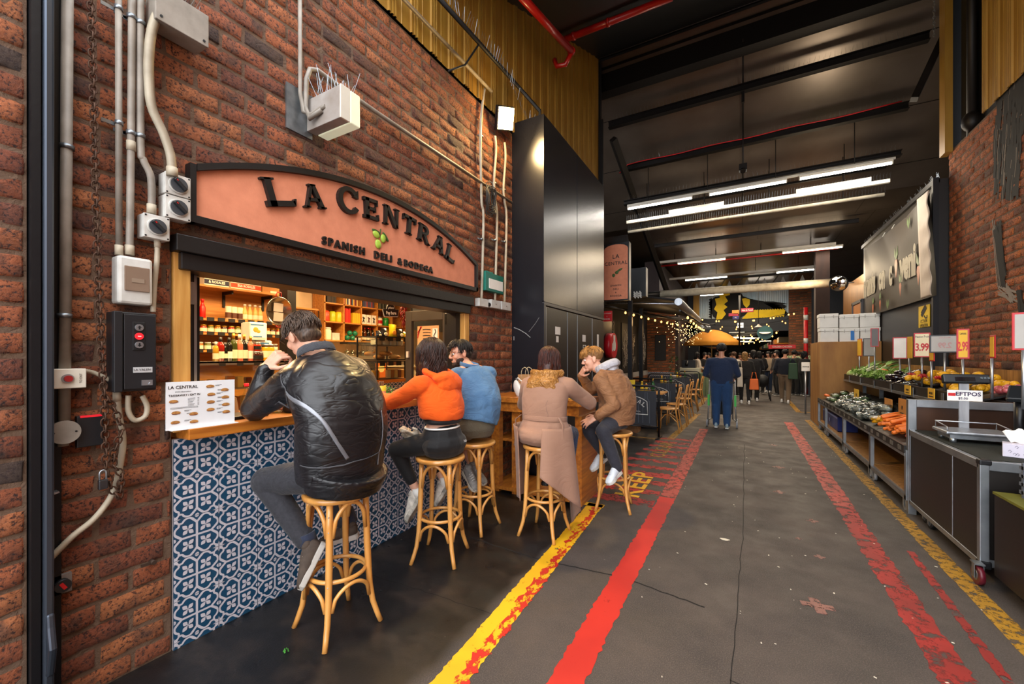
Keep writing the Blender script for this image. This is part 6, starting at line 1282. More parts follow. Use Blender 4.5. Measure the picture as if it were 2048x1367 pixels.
# ---------------------------------------------------------------- denim shirt
DNM=cloth('washed_denim','#3c6288','#5a80a4',rough=.85,bump=.3,bs=7,ns=6); KHK=cloth('khaki_shorts','#5a5242','#4c4638',rough=.9,bump=.3)
J=dict(hip=(-2.06,3.0,.865),neck=(-2.19,3.08,1.395),head=(-2.305,3.105,1.52),f=(-.52,-.85,-.16),up=(-.15,0,1),bend=(.07,.03,.0),SL=(-2.21,2.91,1.33),SR=(-2.07,3.24,1.34),EL=(-2.46,2.86,1.20),ER=(-2.38,3.33,1.19),WL=(-2.62,3.05,1.18),WR=(-2.58,3.14,1.18),
 KL=(-2.38,2.90,.80),KR=(-2.38,3.10,.80),AL=(-2.24,2.97,.52),AR=(-2.20,3.12,.53),HL=((-.3,.8,.2),(0,0,-1),1,.4,1.0),HR=((-.5,-.5,0),(0,0,-1),1,.4,1.0),TL=((-2.18,3.0,.46),(-2.0,2.93,.33)),TR=((-2.22,3.11,.45),(-2.02,3.10,.34)),fup=(.3,-.2,.9))
t,B,top,sk=person('bearded man in glasses and a blue denim shirt turning towards the orange hoodie',J,dict(s=1.0,skin='#dba184',pants=KHK,plow=.75,top=DNM,topname='denim_shirt',tw=1.1,sr=1.0,shoe=mat('grey_trainer','#5c5a58',.7,col2='#8a8884',ns=30),sole=mat('cream_sole','#c8c0b0',.7),laces=WHT,disp=.014,dsz=.07,tops=[(.1,.185,.15),(.2,.19,.15),(.45,.195,.145),(.65,.2,.135),(.85,.19,.12),(.97,.1,.09)]),.007)
face_parts(t,J['head'],B,1.0); c=V(J['head']); DK=HAIR('near_black_hair','#241a14','#120d0a')
m=MB(); hd=lambda p,r:m.ell(c+B@V(p),r,B,18,12); hd((0,-.03,.052),(.082,.092,.082)); hd((0,-.06,-.01),(.066,.05,.05)); hd((0,.035,.098),(.062,.05,.032)); blob('hair_cap',m,DK,t,.006,2,.006,.03)
m=MB(); strands(m,c,B,1.0,380,.075,(60,300),12,.0036,1.10,start=(.05,1.35),segs=6); strands(m,c,B,1.0,170,.06,(-60,60),13,.004,1.2,start=(.2,.75),segs=6,wave=.012); obj('hair',m,DK,t)
m=MB(); hd((0,.058,-.088),(.042,.04,.028)); hd((.042,.03,-.066),(.024,.042,.034)); hd((-.042,.03,-.066),(.024,.042,.034)); hd((0,.095,-.040),(.026,.010,.006)); blob('beard',m,mat('beard_hair','#3a261c',.8,col2='#1f140f',ns=120,bump=.5,bs=200),t,.005,2)
def specs(par,c,B,s,mt,lens=None,z=.006,y=.1,r=.021):
    c=V(c); q=lambda x,yy,zz:c+B@V((x*s,yy*s,zz*s)); m=MB()
    for k in (-1,1): m.tube([q(.031*k+r*math.cos(a),y-.004*abs(math.cos(a)),z+r*.9*math.sin(a)) for a in [i*PI/10 for i in range(20)]],.0018,6,closed=True); m.tube([q((.031+r)*k,y-.002,z+.004),q(.078*k,.04,z+.006),q(.082*k,-.02,z+.002)],.0016,5)
    m.tube([q(-.011,y,z+.006),q(0,y+.002,z+.009),q(.011,y,z+.006)],.0016,5); g=obj('spectacles',m,mt,par); m=MB()
    for k in (-1,1): m.prism([(r*.95*math.cos(a),r*.86*math.sin(a)) for a in [i*PI/8 for i in range(16)]],-.0006,.0006,Matrix.Translation(q(.031*k,y-.002,z))@(B@Matrix.Rotation(PI/2,3,'X')).to_4x4()@Matrix.Diagonal((s,s,1,1)))
    obj('lens',m,lens or GLS,g)
specs(t,J['head'],B,1.0,INK)
m=MB(); n_=V(J['neck']); m.tube([n_+V((.08*math.cos(a)+.005,.09*math.sin(a),.025-.02*math.cos(a))) for a in [(-2.4+i*4.8/12) for i in range(13)]],[(.026,.009)]*13,8,ref=(0,0,1)); obj('shirt_collar',m,DNM,t,sub=1); m=MB(); m.tube([n_+V((.075*math.cos(a)+.02,.08*math.sin(a),.0)) for a in [(-2.4+i*4.8/12) for i in range(13)]],.012,6); obj('navy_tee_collar',m,BLEG,t)
# ---------------------------------------------------------------- long beige coat
COAT=cloth('beige_wool_coat','#94705c','#8b6854',rough=.95,bump=.2,bs=4,sheen=.1); SATIN=cloth('bronze_satin','#96652e','#ac7a3c',rough=.33,bump=.6,bs=16,sheen=0,metal=.15)
J=dict(hip=(-1.475,3.18,.865),neck=(-1.49,3.27,1.315),head=(-1.50,3.345,1.455),f=(.12,.95,-.3),up=(0,.15,1),bend=(0,-.035,0),SL=(-1.67,3.27,1.24),SR=(-1.30,3.29,1.24),EL=(-1.80,3.42,1.05),ER=(-1.19,3.52,1.085),WL=(-1.62,3.80,1.12),WR=(-1.34,3.82,1.13),
 KL=(-1.60,3.52,.80),KR=(-1.36,3.52,.80),AL=(-1.56,3.40,.42),AR=(-1.36,3.42,.42),HL=((.4,.8,0),(0,0,-1),1,.4,.88),HR=((-.4,.8,0),(0,0,-1),1,.4,.88),TL=((-1.56,3.36,.34),(-1.56,3.56,.32)),TR=((-1.37,3.36,.34),(-1.36,3.56,.32)))
t,B,top,sk=person('person with long brown hair in a long beige belted coat seated at the side table',J,dict(s=.93,skin='#dba78c',pants=cloth('blue_jeans','#2a3a58'),top=COAT,topname='wool_coat',tw=1.08,sr=1.2,shoe=mat('black_boot','#1a1a1c',.5),sole=INK,disp=.012,dsz=.1,
 tops=[(-.02,.225,.165),(.12,.20,.155),(.22,.18,.14),(.45,.185,.14),(.65,.19,.135),(.84,.185,.12),(.96,.11,.09)]),.008)
m=MB(); m.ell((-1.48,3.14,.84),(.235,.19,.10)); m.ell((-1.48,3.17,.90),(.20,.17,.10)); m.ell((-1.5,3.22,.79),(.25,.22,.05)); sk2=blob('coat_seat',m,COAT,t,.009,6,.012,.1)
def drape(az0,az1,r0,r1,zt,zb,cx,cy,zedge=None,nf=3,amp=.014):
    def fn(a,b):
        az=az0+(az1-az0)*a; zl=zb if zedge is None else zb+(zedge-zb)*(1-a); z=zt+(zl-zt)*b; r=r0+(r1-r0)*b**.7+amp*b*math.sin(a*nf*2*PI+1)
        return (cx+r*math.cos(az),cy+r*math.sin(az),z)
    m=MB(); m.grid(fn,40,24); return m
obj('coat_skirt',drape(math.radians(-76),math.radians(66),.20,.27,.92,.03,-1.44,3.15,.56,2,.022),COAT,t,solid=.008,label='long right skirt panel hanging almost to the floor'); obj('coat_skirt',drape(math.radians(150),math.radians(238),.23,.19,.92,.30,-1.50,3.16,None,2,.014),COAT,t,solid=.008)
m=MB(); 
for i in range(1): m.tube([V((-1.478,3.19,.995)),V((-1.478,3.187,.955))],[(.197,.152),(.198,.153)],30,ref=(1,0,0))
obj('coat_belt',m,COAT,t,bevel=.003); m=MB(); m.tube([V((-1.655,3.10,1.0)),V((-1.70,3.08,.96)),V((-1.69,3.07,.85)),V((-1.70,3.06,.74))],[(.018,.004)]*4,6,ref=(0,1,0)); m.tube([V((-1.30,3.08,1.0)),V((-1.255,3.06,.95)),V((-1.25,3.04,.75)),V((-1.255,3.04,.55))],[(.018,.004)]*4,6,ref=(0,1,0)); obj('belt_end',m,COAT,t)
seam(t,top,[bk(1093,795,3.2),bk(1093,850,3.2)],.004,mat('coat_seam','#7d5f50',.9),'seam',20,.001,0)
n_=V(J['neck']); m=MB(); m.ell(n_+V((0,-.085,-.035)),(.155,.06,.075),(.3,0,0)); m.ell(n_+V((0,-.04,.02)),(.135,.09,.05),(.35,0,0)); m.tube([n_+V((.125*math.sin(a),-.10*math.cos(a),.035)) for a in [(-2.2+i*4.4/12) for i in range(13)]],[(.035,.028)]*13,10,ref=(0,0,1)); m.ell(n_+V((0,-.125,-.075)),(.14,.04,.085),(.15,0,0)); blob('satin_hood',m,SATIN,t,.007,4,.022,.05,label='bronze satin hood lying on the shoulders')
c=V(J['head']); m=MB(); hd=lambda p,r:m.ell(c+B@V(p),r,B,18,12); hd((0,-.02,.036),(.082,.102,.088)); hd((0,-.05,-.07),(.078,.05,.10)); CH=HAIR('chestnut_hair','#4c2216','#220f0a'); blob('hair_cap',m,CH,t,.007,3,.004,.05)
m=MB(); strands(m,c,B,.97,520,.26,(45,315),28,.0038,1.10,start=(.02,.7),wave=.006,segs=10); strands(m,c,B,.97,60,.15,(-45,45),29,.0038,1.1,start=(.02,.3),wave=.003,segs=8); obj('hair',m,CH,t)
# ---------------------------------------------------------------- tan jacket
TAN=cloth('tan_canvas','#8a5f3c','#7c5334',rough=.75,bump=.5,bs=7,sheen=.05); DJ=cloth('dark_slate_jeans','#1f1f27','#2c2c35',rough=.85,bump=.25,bs=9)
J=dict(hip=(-1.10,4.07,.865),neck=(-1.215,4.05,1.345),head=(-1.335,4.035,1.465),f=(-.90,-.42,-.22),up=(-.25,0,1),bend=(.075,.0,.02),SL=(-1.19,3.87,1.27),SR=(-1.20,4.24,1.27),EL=(-1.06,3.84,1.04),ER=(-1.42,4.22,1.14),WL=(-1.215,3.78,.925),WR=(-1.47,4.06,1.31),
 KL=(-1.14,3.76,.80),KR=(-1.40,3.98,.80),AL=(-1.03,3.84,.46),AR=(-1.22,4.06,.52),HL=((-.75,-.3,-.45),(-.1,.9,-.5),1,.22,1.0),HR=((.5,-.4,.62),(.3,.6,-.3),1,.75,1.0),TL=((-1.01,3.875,.40),(-1.075,3.70,.32)),TR=((-1.205,4.10,.46),(-1.325,3.97,.345)),fup=(-.3,-.2,.9))
t,B,top,sk=person('blond man in a tan hooded jacket eating at the end of the side table',J,dict(s=1.0,hs=.98,skin='#e0a68a',pants=DJ,top=TAN,topname='tan_jacket',tw=1.08,td=1.12,sr=1.12,shoe=mat('white_trainer','#d6dade',.5,col2='#b8bec6',ns=30),sole=WHT,laces=WHT,disp=.018,dsz=.07,hipw=.1,
 tops=[(-.03,.195,.155),(.15,.195,.16),(.4,.20,.16),(.65,.205,.15),(.85,.19,.125),(.96,.12,.10)]),.007)
face_parts(t,J['head'],B,.98); c=V(J['head']); BLD=HAIR('blond_hair','#b98444','#8a5c2a'); m=MB(); hd=lambda p,r:m.ell(c+B@V(p),r,B,18,12)
hd((0,-.028,.048),(.080,.092,.084)); hd((0,.045,.092),(.055,.05,.035)); blob('hair_cap',m,mat('clipped_blond','#8a6236',.7,col2='#6a4a2a',ns=80,bump=.4,bs=160),t,.006,2,.004,.03)
m=MB(); strands(m,c,B,.98,260,.05,(50,310),42,.0032,1.12,start=(.02,1.0),segs=5,wave=.008); strands(m,c,B,.98,200,.075,(-55,55),43,.0038,1.25,start=(.15,.8),segs=6,wave=.014); obj('hair',m,BLD,t)
specs(t,c+B@V((0,-.012,.09)),B@Matrix.Rotation(.55,3,'X'),1.2,INK,mat('dark_lens','#181414',.1,coat=.5),.0,.088,.026)
GRY=cloth('pale_grey_hood','#b4b2b6','#a4a2a8',rough=.9,bump=.3,bs=10); n_=V(J['neck'])
m=MB(); m.tube([n_+V((-.095*math.cos(a)+.03,.11*math.sin(a),.055+.05*math.cos(a)*-1)) for a in [(-2.7+i*5.4/14+PI) for i in range(15)]],[(.042,.024)]*15,10,ref=(0,0,1)); m.ell(n_+V((.085,0,.02)),(.055,.10,.065),(0,.5,0)); blob('grey_hood',m,GRY,t,.007,4,.014,.05)
m=MB(); m.ell(n_+V((.12,0,-.035)),(.06,.13,.075),(0,.7,0)); m.tube([n_+V((.10*math.cos(a)+.05,.14*math.sin(a),-.01-.02*math.cos(a))) for a in [(-2.2+i*4.4/14) for i in range(15)]],[(.035,.026)]*15,10,ref=(0,0,1)); blob('jacket_hood',m,TAN,t,.007,4,.016,.05)
# ================================================================ RIGHT SIDE : wall, banner
t=thing('black_partition','tall black partition behind the produce stall carrying the banner','partition'); m=MB(); m.bb((2.40,8.0,0),(2.55,12.1,4.0)); obj('panel',m,mat('partition_black','#171412',.38,col2='#201b18',ns=3),t); m=MB(); m.bb((2.34,7.97,0),(2.40,8.03,4.02)); m.bb((2.36,8.0,3.95),(2.42,12.1,4.02)); obj('edge_post',m,BLKM,t)
m=MB(); r_=random.Random(3)
for k in range(150): y=8.05+k*.027; m.tube([(2.44,y,4.0),(2.44+r_.uniform(-.06,.03),y+.01,4.12)],.0016,3,caps=False)
obj('bird_spikes',m,STEEL,label='row of thin bird spikes along the top of the black partition',cat='spikes',kind='stuff')
t=thing('banner','dark vinyl banner with white lettering and printed radishes on the black partition','banner'); XBn=2.345
c00,c10,c11,c01=P(1738,632,X=XBn),P(1876,590,X=XBn),P(1868,384,X=XBn),P(1731,500,X=XBn)
bl=lambda a,b:c00.lerp(c10,a).lerp(c01.lerp(c11,a),b)
def bfn(a,b):
    p=bl(a,b); return p+V((-.012-.02*abs(math.sin(a*9+b*3))*(.4+b)*.8-.02*math.exp(-((a-b)*5)**2),0,-.05*math.sin(a*PI)*b))
BAN=mat('banner_vinyl','#30271f',.5,col2='#261f19',ns=2,bump=.15,bs=3,spec=.4)
m=MB(); m.grid(bfn,60,24); obj('vinyl_sheet',m,BAN,t)
m=MB(); m.grid(lambda a,b:bl(.90+.11*a,-.0+1.02*b)+V((-.075-.01*math.sin(b*30)*a,0,0)),8,60); obj('folded_edge',m,mat('banner_white_back','#c9b9ab',.6,bump=.3,bs=8),t,solid=.004)
L0=c10.y+.32; wL=(c00.y-L0); zc=lambda yy:(bl((c00.y-yy)/(c00.y-c10.y),.47).z)
BWH=mat('banner_lettering','#a89f8c',.6)
for wd,yc,sz in (('rrants',11.15,.62),('on',10.25,.62),('c',9.72,.62),('veni',8.85,.66)):
    m=MB(); m.text(wd,sz,FR((XBn-.045,yc,zc(yc)-.06)),.004,.055,.95,sx=.62 if wd!='veni' else .7); obj('lettering',m,BWH,t,label='white printed letters '+wd)
RAD=mat('printed_radish','#a4532e',.4); LEAFP=mat('printed_leaf','#4f6a34',.4)
for a,b,s in ((.16,.10,.10),(.30,.12,.10),(.63,.22,.11),(.86,.30,.14),(.585,.50,.15)):
    p=bl(a,b); T=FR((XBn-.05,p.y,p.z)); m=MB(); m.prism([(0,-.16*s/.1),(.05*s/.1,0),(.03*s/.1,.05*s/.1),(-.03*s/.1,.05*s/.1),(-.05*s/.1,0)],0,.002,T); q=obj('radish_print',m,RAD,t); m=MB()
    for k in (-1,1): m.prism([(0,.05*s/.1),(k*.06*s/.1,.10*s/.1),(k*.05*s/.1,.20*s/.1),(k*.01*s/.1,.13*s/.1)],0,.002,T)
    obj('leaf_print',m,LEAFP,q)
for a,b in ((.44,.06),(.78,.86),(.93,.9)):
    p=bl(a,b); T=FR((XBn-.06,p.y,p.z)); m=MB()
    for k in (-1,1): m.prism([(0,-.09),(k*.07,0),(k*.055,.1),(k*.01,.03)],0,.002,T)
    obj('leaf_print',m,LEAFP,t)
m=MB(); 
for a in (.0,.35,.5,.9): p=bl(a,1); m.tube([p+V((-.01,0,-.03)),p+V((.03,0,.05))],.006,5)
obj('tie_cord',m,WHT,t)
a=P(1838,611,X=2.39); b=P(1860,652,X=2.39); t=thing('camera_notice','yellow CCTV IN OPERATION notice on the black partition','sign'); m=MB(); m.bb((2.385,b.y,b.z),(2.392,a.y,a.z-.02)); obj('plate',m,YEL,t); cy=(a.y+b.y)/2; T=FR((2.383,cy,(a.z+b.z)/2))
m=MB(); m.text('CCTV IN',.075,T@Matrix.Translation((0,-.085,0)),.001,.0,sx=.9); m.text('OPERATION',.07,T@Matrix.Translation((0,-.15,0)),.001,sx=.8); obj('lettering',m,INK,t); m=MB(); m.prism([(-.12,.02),(.08,.15),(.12,.10),(-.06,-.02)],0,.001,T); m.prism([(-.11,.06),(.06,.17),(.08,.16),(-.1,.04)],0,.001,T); m.prism([(0,-.01),(.03,.01),(.07,-.03),(.11,-.03),(.11,.0),(.14,.0),(.14,-.05),(.06,-.05)],0,.001,T); obj('camera_symbol',m,INK,t)
# bird-leg mural painted on the right bricks
wr=bpy.data.objects['wall_right']; rr=random.Random(21)
def stroke_set(name,mt,n,fn,w):
    m=MB()
    for k in range(n):
        p,q=fn(k/n); mid=((p[0]+q[0])/2+rr.uniform(-.02,.02),(p[1]+q[1])/2); m.ribbon([p,((p[0]*.6+q[0]*.4)+rr.uniform(-.012,.012),p[1]*.6+q[1]*.4),mid,q],rr.uniform(*w),FR((2.497-rr.uniform(0,.004),0,0)))
    o=obj(name,m,mt,wr,keep=True,label='painted mural strokes of a dark feathered leg'); return o
yz=lambda u,v:(-P(u,v,X=2.495).y,P(u,v,X=2.495).z)
MD=mat('mural_black','#1a1614',.85); MW=mat('mural_grey','#8a8078',.85)
def feathers(s): u=1990+50*rr.random()+ (18 if s>.7 else 0); v=rr.uniform(60,350); a=yz(u+ (2000-v/4-1930)*.25,v); b=yz(u+(2000-v/4-1930)*.25-4,v+60); return a,b
stroke_set('mural_stroke',MD,150,feathers,(.03,.08)); stroke_set('mural_stroke',MW,60,feathers,(.004,.014))
stroke_set('mural_stroke',MD,22,lambda s:(yz(1992+rr.uniform(-6,8),440+rr.uniform(0,30)),yz(2004+rr.uniform(-6,8),560+rr.uniform(-20,20))),(.02,.05)); stroke_set('mural_stroke',MW,16,lambda s:(yz(1986+rr.uniform(-2,4),436+rr.uniform(0,40)),yz(1998+rr.uniform(-3,6),555+rr.uniform(-20,20))),(.006,.014))
stroke_set('mural_stroke',MW,14,lambda s:(yz(2000+rr.uniform(-6,20),570+rr.uniform(-6,20)),yz(2020+rr.uniform(-6,20),585+rr.uniform(-6,20))),(.01,.03)); stroke_set('mural_stroke',MD,10,lambda s:(yz(2036+rr.uniform(-4,6),580),yz(2044+rr.uniform(-4,6),640)),(.02,.05))
# ================================================================ PRODUCE RACKS
TIMB=wood('worn_ply','#a5753a','#7c5224',.6,2); LIP=mat('black_tray_lip','#1a1816',.45); ALF=mat('aluminium_frame','#9ea2a6',.38,metal=.8,col2='#787c80',ns=6); PLYD=mat('dirty_ply','#6a4a34',.7,col2='#3c281c',ns=5)
FX=1.36
ys_=[P(u,800,X=FX).y for u in (1636,1650,1686,1740,1812)]
def caster(par,x,y,mt,r=.055,lab=None):
    m=MB(); m.tube([(x-.014,y,r),(x+.014,y,r)],r,18); w_=obj('caster_wheel',m,mt,par,label=lab); m=MB(); m.tube([(x-.016,y,r),(x+.016,y,r)],r*.55,14); obj('hub',m,STEEL,w_); m=MB(); m.box((x,y+.01,r*2+.012),(.05,.07,.008)); m.box((x-.022,y+.005,r*1.4),(.004,.035,r*1.4)); m.box((x+.022,y+.005,r*1.4),(.004,.035,r*1.4)); obj('caster_fork',m,STEEL,w_)
LABR=['farthest low produce trolley in front of the plywood cabinet','second low produce trolley from the far end holding the blue crate','third low produce trolley from the far end with wrapped packs','nearest low produce trolley holding carrots beside the black counter']
for i in range(4):
    y1,y0=ys_[i],ys_[i+1]+.03; t=thing('produce_trolley',LABR[i],'trolley',group='wheeled produce trolleys')
    m=MB(); z0=.12
    for yy in (y0,y1):
        for xx in (FX,2.0): m.bb((xx,yy-.025,z0),(xx+.035,yy+.025,.60 if xx<1.5 else .8))
        m.bb((FX,yy-.02,z0),(2.03,yy+.02,z0+.04))
    m.bb((FX,y0,z0),(FX+.03,y1,z0+.045)); m.bb((FX-.004,y0,.535),(FX+.03,y1,.565)); obj('frame',m,ALF,t)
    m=MB(); m.bb((FX-.008,y0,.565),(FX+.012,y1,.64)); obj('tray_lip',m,LIP,t)
    m=MB(); m.prism([(FX,.565),(2.03,.78),(2.03,.80),(FX,.585)],y0,y1,frame((0,0,0),(1,0,0),(0,0,1))@Matrix.Scale(-1,4,(0,0,1))); obj('tray',m,LIP,t)
    m=MB(); m.bb((FX+.03,y0,z0+.045),(2.0,y1,z0+.06)); obj('bottom_board',m,TIMB,t); m=MB(); m.bb((1.98,y0,z0+.06),(2.0,y1,.78)); obj('back_board',m,PLYD,t)
    for yy in (y0+.07,y1-.07): caster(t,FX+.03,yy,mat('grey_rubber','#8a8d92',.5))
    m=MB()
    for k in range(5): yy=y0+(y1-y0)*(k+.5)/5; m.bb((FX-.010,yy-.05,.58),(FX-.0085,yy+.05,.625))
    obj('price_strip',m,mat('clear_strip','#5a5a58',.25),t)
t=thing('blue_crate','blue plastic crate on the bottom board of the second produce trolley','crate'); a=P(1651,850,X=1.48).y; b=P(1681,850,X=1.48).y; m=MB(); m.bb((1.44,b,.185),(1.72,a,.44)); obj('body',m,mat('crate_blue','#12206a',.4),t,bevel=.008); m=MB(); m.bb((1.437,b+.02,.40),(1.439,a-.02,.43)); m.ell((1.437,b+.5*(a-b),.30),(.003,.05,.04)); obj('printed_mark',m,mat('pale_blue_print','#8fa4d8',.5),t)
t=thing('upper_produce_shelf','long upper produce shelf above the trolleys, black lip and pale edge','shelf'); m=MB(); y0,y1=5.55,10.62
m.bb((1.8,y0,1.03),(1.82,y1,1.14)); obj('front_lip',m,LIP,t); m=MB(); m.bb((1.79,y0,1.0),(1.83,y1,1.035)); obj('edge_rail',m,ALF,t)
m=MB(); m.prism([(1.82,1.03),(2.38,1.20),(2.38,1.22),(1.82,1.05)],y0,y1,frame((0,0,0),(1,0,0),(0,0,1))@Matrix.Scale(-1,4,(0,0,1))); obj('tray',m,LIP,t); m=MB(); m.bb((2.36,y0,1.2),(2.38,y1,1.36)); obj('back_rail',m,TIMB,t)
m=MB()
for k in range(6): yy=y0+.2+k*1.1; m.bb((2.0,yy-.02,.0),(2.05,yy+.02,1.06))
obj('shelf_leg',m,STEEL,t); m=MB(); 
for k in range(7): yy=y0+.3+k*.85; m.bb((1.785,yy-.03,1.005),(1.789,yy+.03,1.12))
obj('clip',m,STEEL,t)
# ---- vegetables, each its own object
def veg(name,mb,mt,lab,cat,grp,spots,mods=None):
    o=obj(name,mb,mt,label=lab,cat=cat,group=grp,keep=True)
    for i,(p,r,s) in enumerate(spots):
        c=o if i==0 else o.copy()
        if i: COL.objects.link(c)
        c.location=p; c.rotation_euler=r; c.scale=(s,s,s) if not isinstance(s,tuple) else s
    return o
rr=random.Random(77); U=rr.uniform
zu=lambda x:1.05+(x-1.82)*.304; zl=lambda x:.585+(x-FX)*.32
LK=mat('leek_green','#3f6a26',.5,col2='#8fae4a',ns=4,stretch=(1,1,1)); LKW=mat('leek_white','#d8d8b0',.5); 
m=MB(); m.tube([(0,0,0),(.02,0,.005),(.2,0,.01)],[.012,.016,.015],8); m.mi=1
for k in range(5): a=(k-2)*.22; m.tube([(.18,0,.01),(.3,.03*a*3,.025),(.42,.10*a*2,.03-.01*abs(k-2))],[(.006,.013),(.003,.018),(.001,.004)],6)
sp=[((U(1.84,1.98),8.7+1.6*k/44+U(-.05,.05),zu(2.0)+U(0,.17)+.0),(U(-.3,.3),U(-.5,-.1),U(.3,1.2)),U(.7,.95)) for k in range(44)]
veg('leek',m,[LKW,LK],'long green leek in the heap at the far end of the upper shelf','vegetable','leeks on the upper shelf',sp)
m=MB(); r2=random.Random(2)
for k in range(26): a=r2.uniform(0,6.28); d=r2.uniform(.02,.11); p=V((.09*math.cos(a),.09*math.sin(a),.04+r2.uniform(0,.07))); s=V((r2.uniform(-1,1),r2.uniform(-1,1),r2.uniform(-.5,1)))*.04; q=V((r2.uniform(-1,1),r2.uniform(-1,1),r2.uniform(-.5,1)))*.03; m._a([p-s,p+q,p+s,p-q],[(0,1,2,3)])
for k in range(6): m.tube([(0,0,0),(.05*math.cos(k),.05*math.sin(k),.07)],.004,5)
sp=[((U(1.86,2.2),U(8.0,10.5),zu(2.0)+U(.0,.10)),(U(-.4,.4),U(-.4,.4),U(0,6)),U(.8,1.15)) for k in range(40)]
veg('greens_bunch',m,LK,'loose bunch of leafy greens on the far half of the upper shelf','vegetable','leafy greens on the upper shelf',sp)
EG=mat('aubergine_skin','#180e16',.15,coat=.8); m=MB(); m.ell((0,0,.04),(.05,.075,.045),None,14,10); m.tube([(0,.06,.045),(0,.10,.05)],[.018,.008],8)
sp=[((U(1.86,2.25),7.35+.9*(k%10)/10,zu(1.95)+.0+.07*(k//12)),(U(-.3,.3),U(-.3,.3),U(0,6)),U(.85,1.1)) for k in range(26)]
veg('aubergine',m,EG,'glossy dark aubergine in the pile halfway along the upper shelf','vegetable','aubergines on the upper shelf',sp)
LM=mat('lemon_peel','#e0a51c',.45,bump=.2,bs=120); m=MB(); m.ell((0,0,.035),(.034,.045,.034),None,12,8); m.ell((0,.043,.035),(.01,.012,.01),None,6,5)
sp=[((U(1.87,2.3),5.75+1.5*((k*7)%60)/60,zu(2.05)+.03+.055*(k//28)),(U(-1,1),U(-1,1),U(0,6)),U(.9,1.2)) for k in range(80)]
veg('lemon',m,LM,'yellow citrus in the big netted heap on the near half of the upper shelf','fruit','yellow citrus on the upper shelf',sp)
NET=mat('red_net','#b01c20',.5); m=MB()
for k in range(9): m.tube([(0,0,.04),(.03*math.cos(k),.03*math.sin(k),.07),(.045*math.cos(k*1.3),.045*math.sin(k*1.3),.05)],.008,5)
sp=[((U(1.84,2.1),5.8+k*.35,zu(1.95)+.12),(U(-.4,.4),U(-.4,.4),U(0,6)),1) for k in range(6)]
veg('net_knot',m,NET,'red knotted net top on the netted citrus','net','red net knots on the citrus',sp)
PO=mat('pink_onion','#8e2e3c',.3,col2='#c46a70',ns=20,coat=.4); m=MB(); m.ell((0,0,.03),(.034,.038,.03),None,12,8)
sp=[((U(2.1,2.35),4.9+.9*(k%24)/24,1.10+U(0,.03)+.05*(k//26)),(U(-1,1),U(-1,1),U(0,6)),U(.9,1.2)) for k in range(60)]
veg('red_onion',m,PO,'pinkish red onion in the nets at the near end of the upper shelf','vegetable','red onions at the near end',sp)
t=thing('onion_shelf','black shelf carrying the red onions behind the weighing scale','shelf'); m=MB(); m.bb((2.05,4.6,1.05),(2.45,5.9,1.09)); obj('board',m,LIP,t); m=MB(); m.bb((2.38,4.62,0),(2.43,4.66,1.05)); m.bb((2.38,5.84,0),(2.43,5.88,1.05)); obj('support',m,BLKM,t)
CAR=mat('carrot_orange','#d8641c',.45,col2='#e8802c',ns=20); m=MB(); m.tube([(0,0,.02),(.01,0,.02),(.10,0,.02),(.17,0,.017),(.2,0,.015)],[.012,.019,.015,.009,.002],10)
sp=[((FX+.05+U(0,.22),5.45+1.15*(k%20)/20+U(-.02,.02),zl(FX+.16)+.01+.035*(k//22)),(0,-.33+U(-.1,.1),U(-.45,.45)),U(.9,1.2)) for k in range(84)]
veg('carrot',m,CAR,'orange carrot in the pile on the nearest low trolley','vegetable','carrots on the near trolley',sp)
m=MB(); m.tube([(0,0,.02),(.02,0,.03),(.10,0,.035),(.17,0,.02)],[.012,.028,.034,.012],10)
sp=[((FX+.06+U(0,.2),5.27+.35*(k%6)/6,zl(FX+.12)+.0+.04*(k//8)),(0,-.3,U(-.4,.4)),U(.9,1.1)) for k in range(20)]
veg('sweet_potato',m,mat('salmon_tuber','#c8604e',.4,col2='#b04838',ns=12,coat=.4),'salmon pink wrapped tuber at the near end of the low trolley','vegetable','pink tubers at the near end',sp)
m=MB(); m.tube([(0,0,.02),(.03,0,.025),(.15,0,.025),(.2,0,.02)],[.01,.024,.022,.01],10)
veg('banana_pepper',m,mat('yellow_pepper','#d89a14',.3,coat=.4),'long yellow pepper between carrots and wrapped packs','vegetable','long yellow peppers',[((FX+.05+U(0,.2),6.72+.3*(k%6)/6,zl(FX+.12)+.01+.035*(k//6)),(0,-.3,U(-.5,.5)),1) for k in range(14)])
CEL=glass('cellophane','#e8eef0',.9,.12); 
m=MB(); r2=random.Random(8); 
def crump(a,b,R=(.085,.07,.05)):
    th=a*PI; ph=b*2*PI; k=1+.16*math.sin(ph*5+th*4)*math.sin(th)+.10*math.sin(ph*9-th*7)*math.sin(th); return (R[0]*k*math.sin(th)*math.cos(ph),R[1]*k*math.sin(th)*math.sin(ph),.045-R[2]*k*math.cos(th))
m.grid(crump,12,20); core=MB(); core.ell((0,0,.035),(.06,.05,.032),None,10,6)
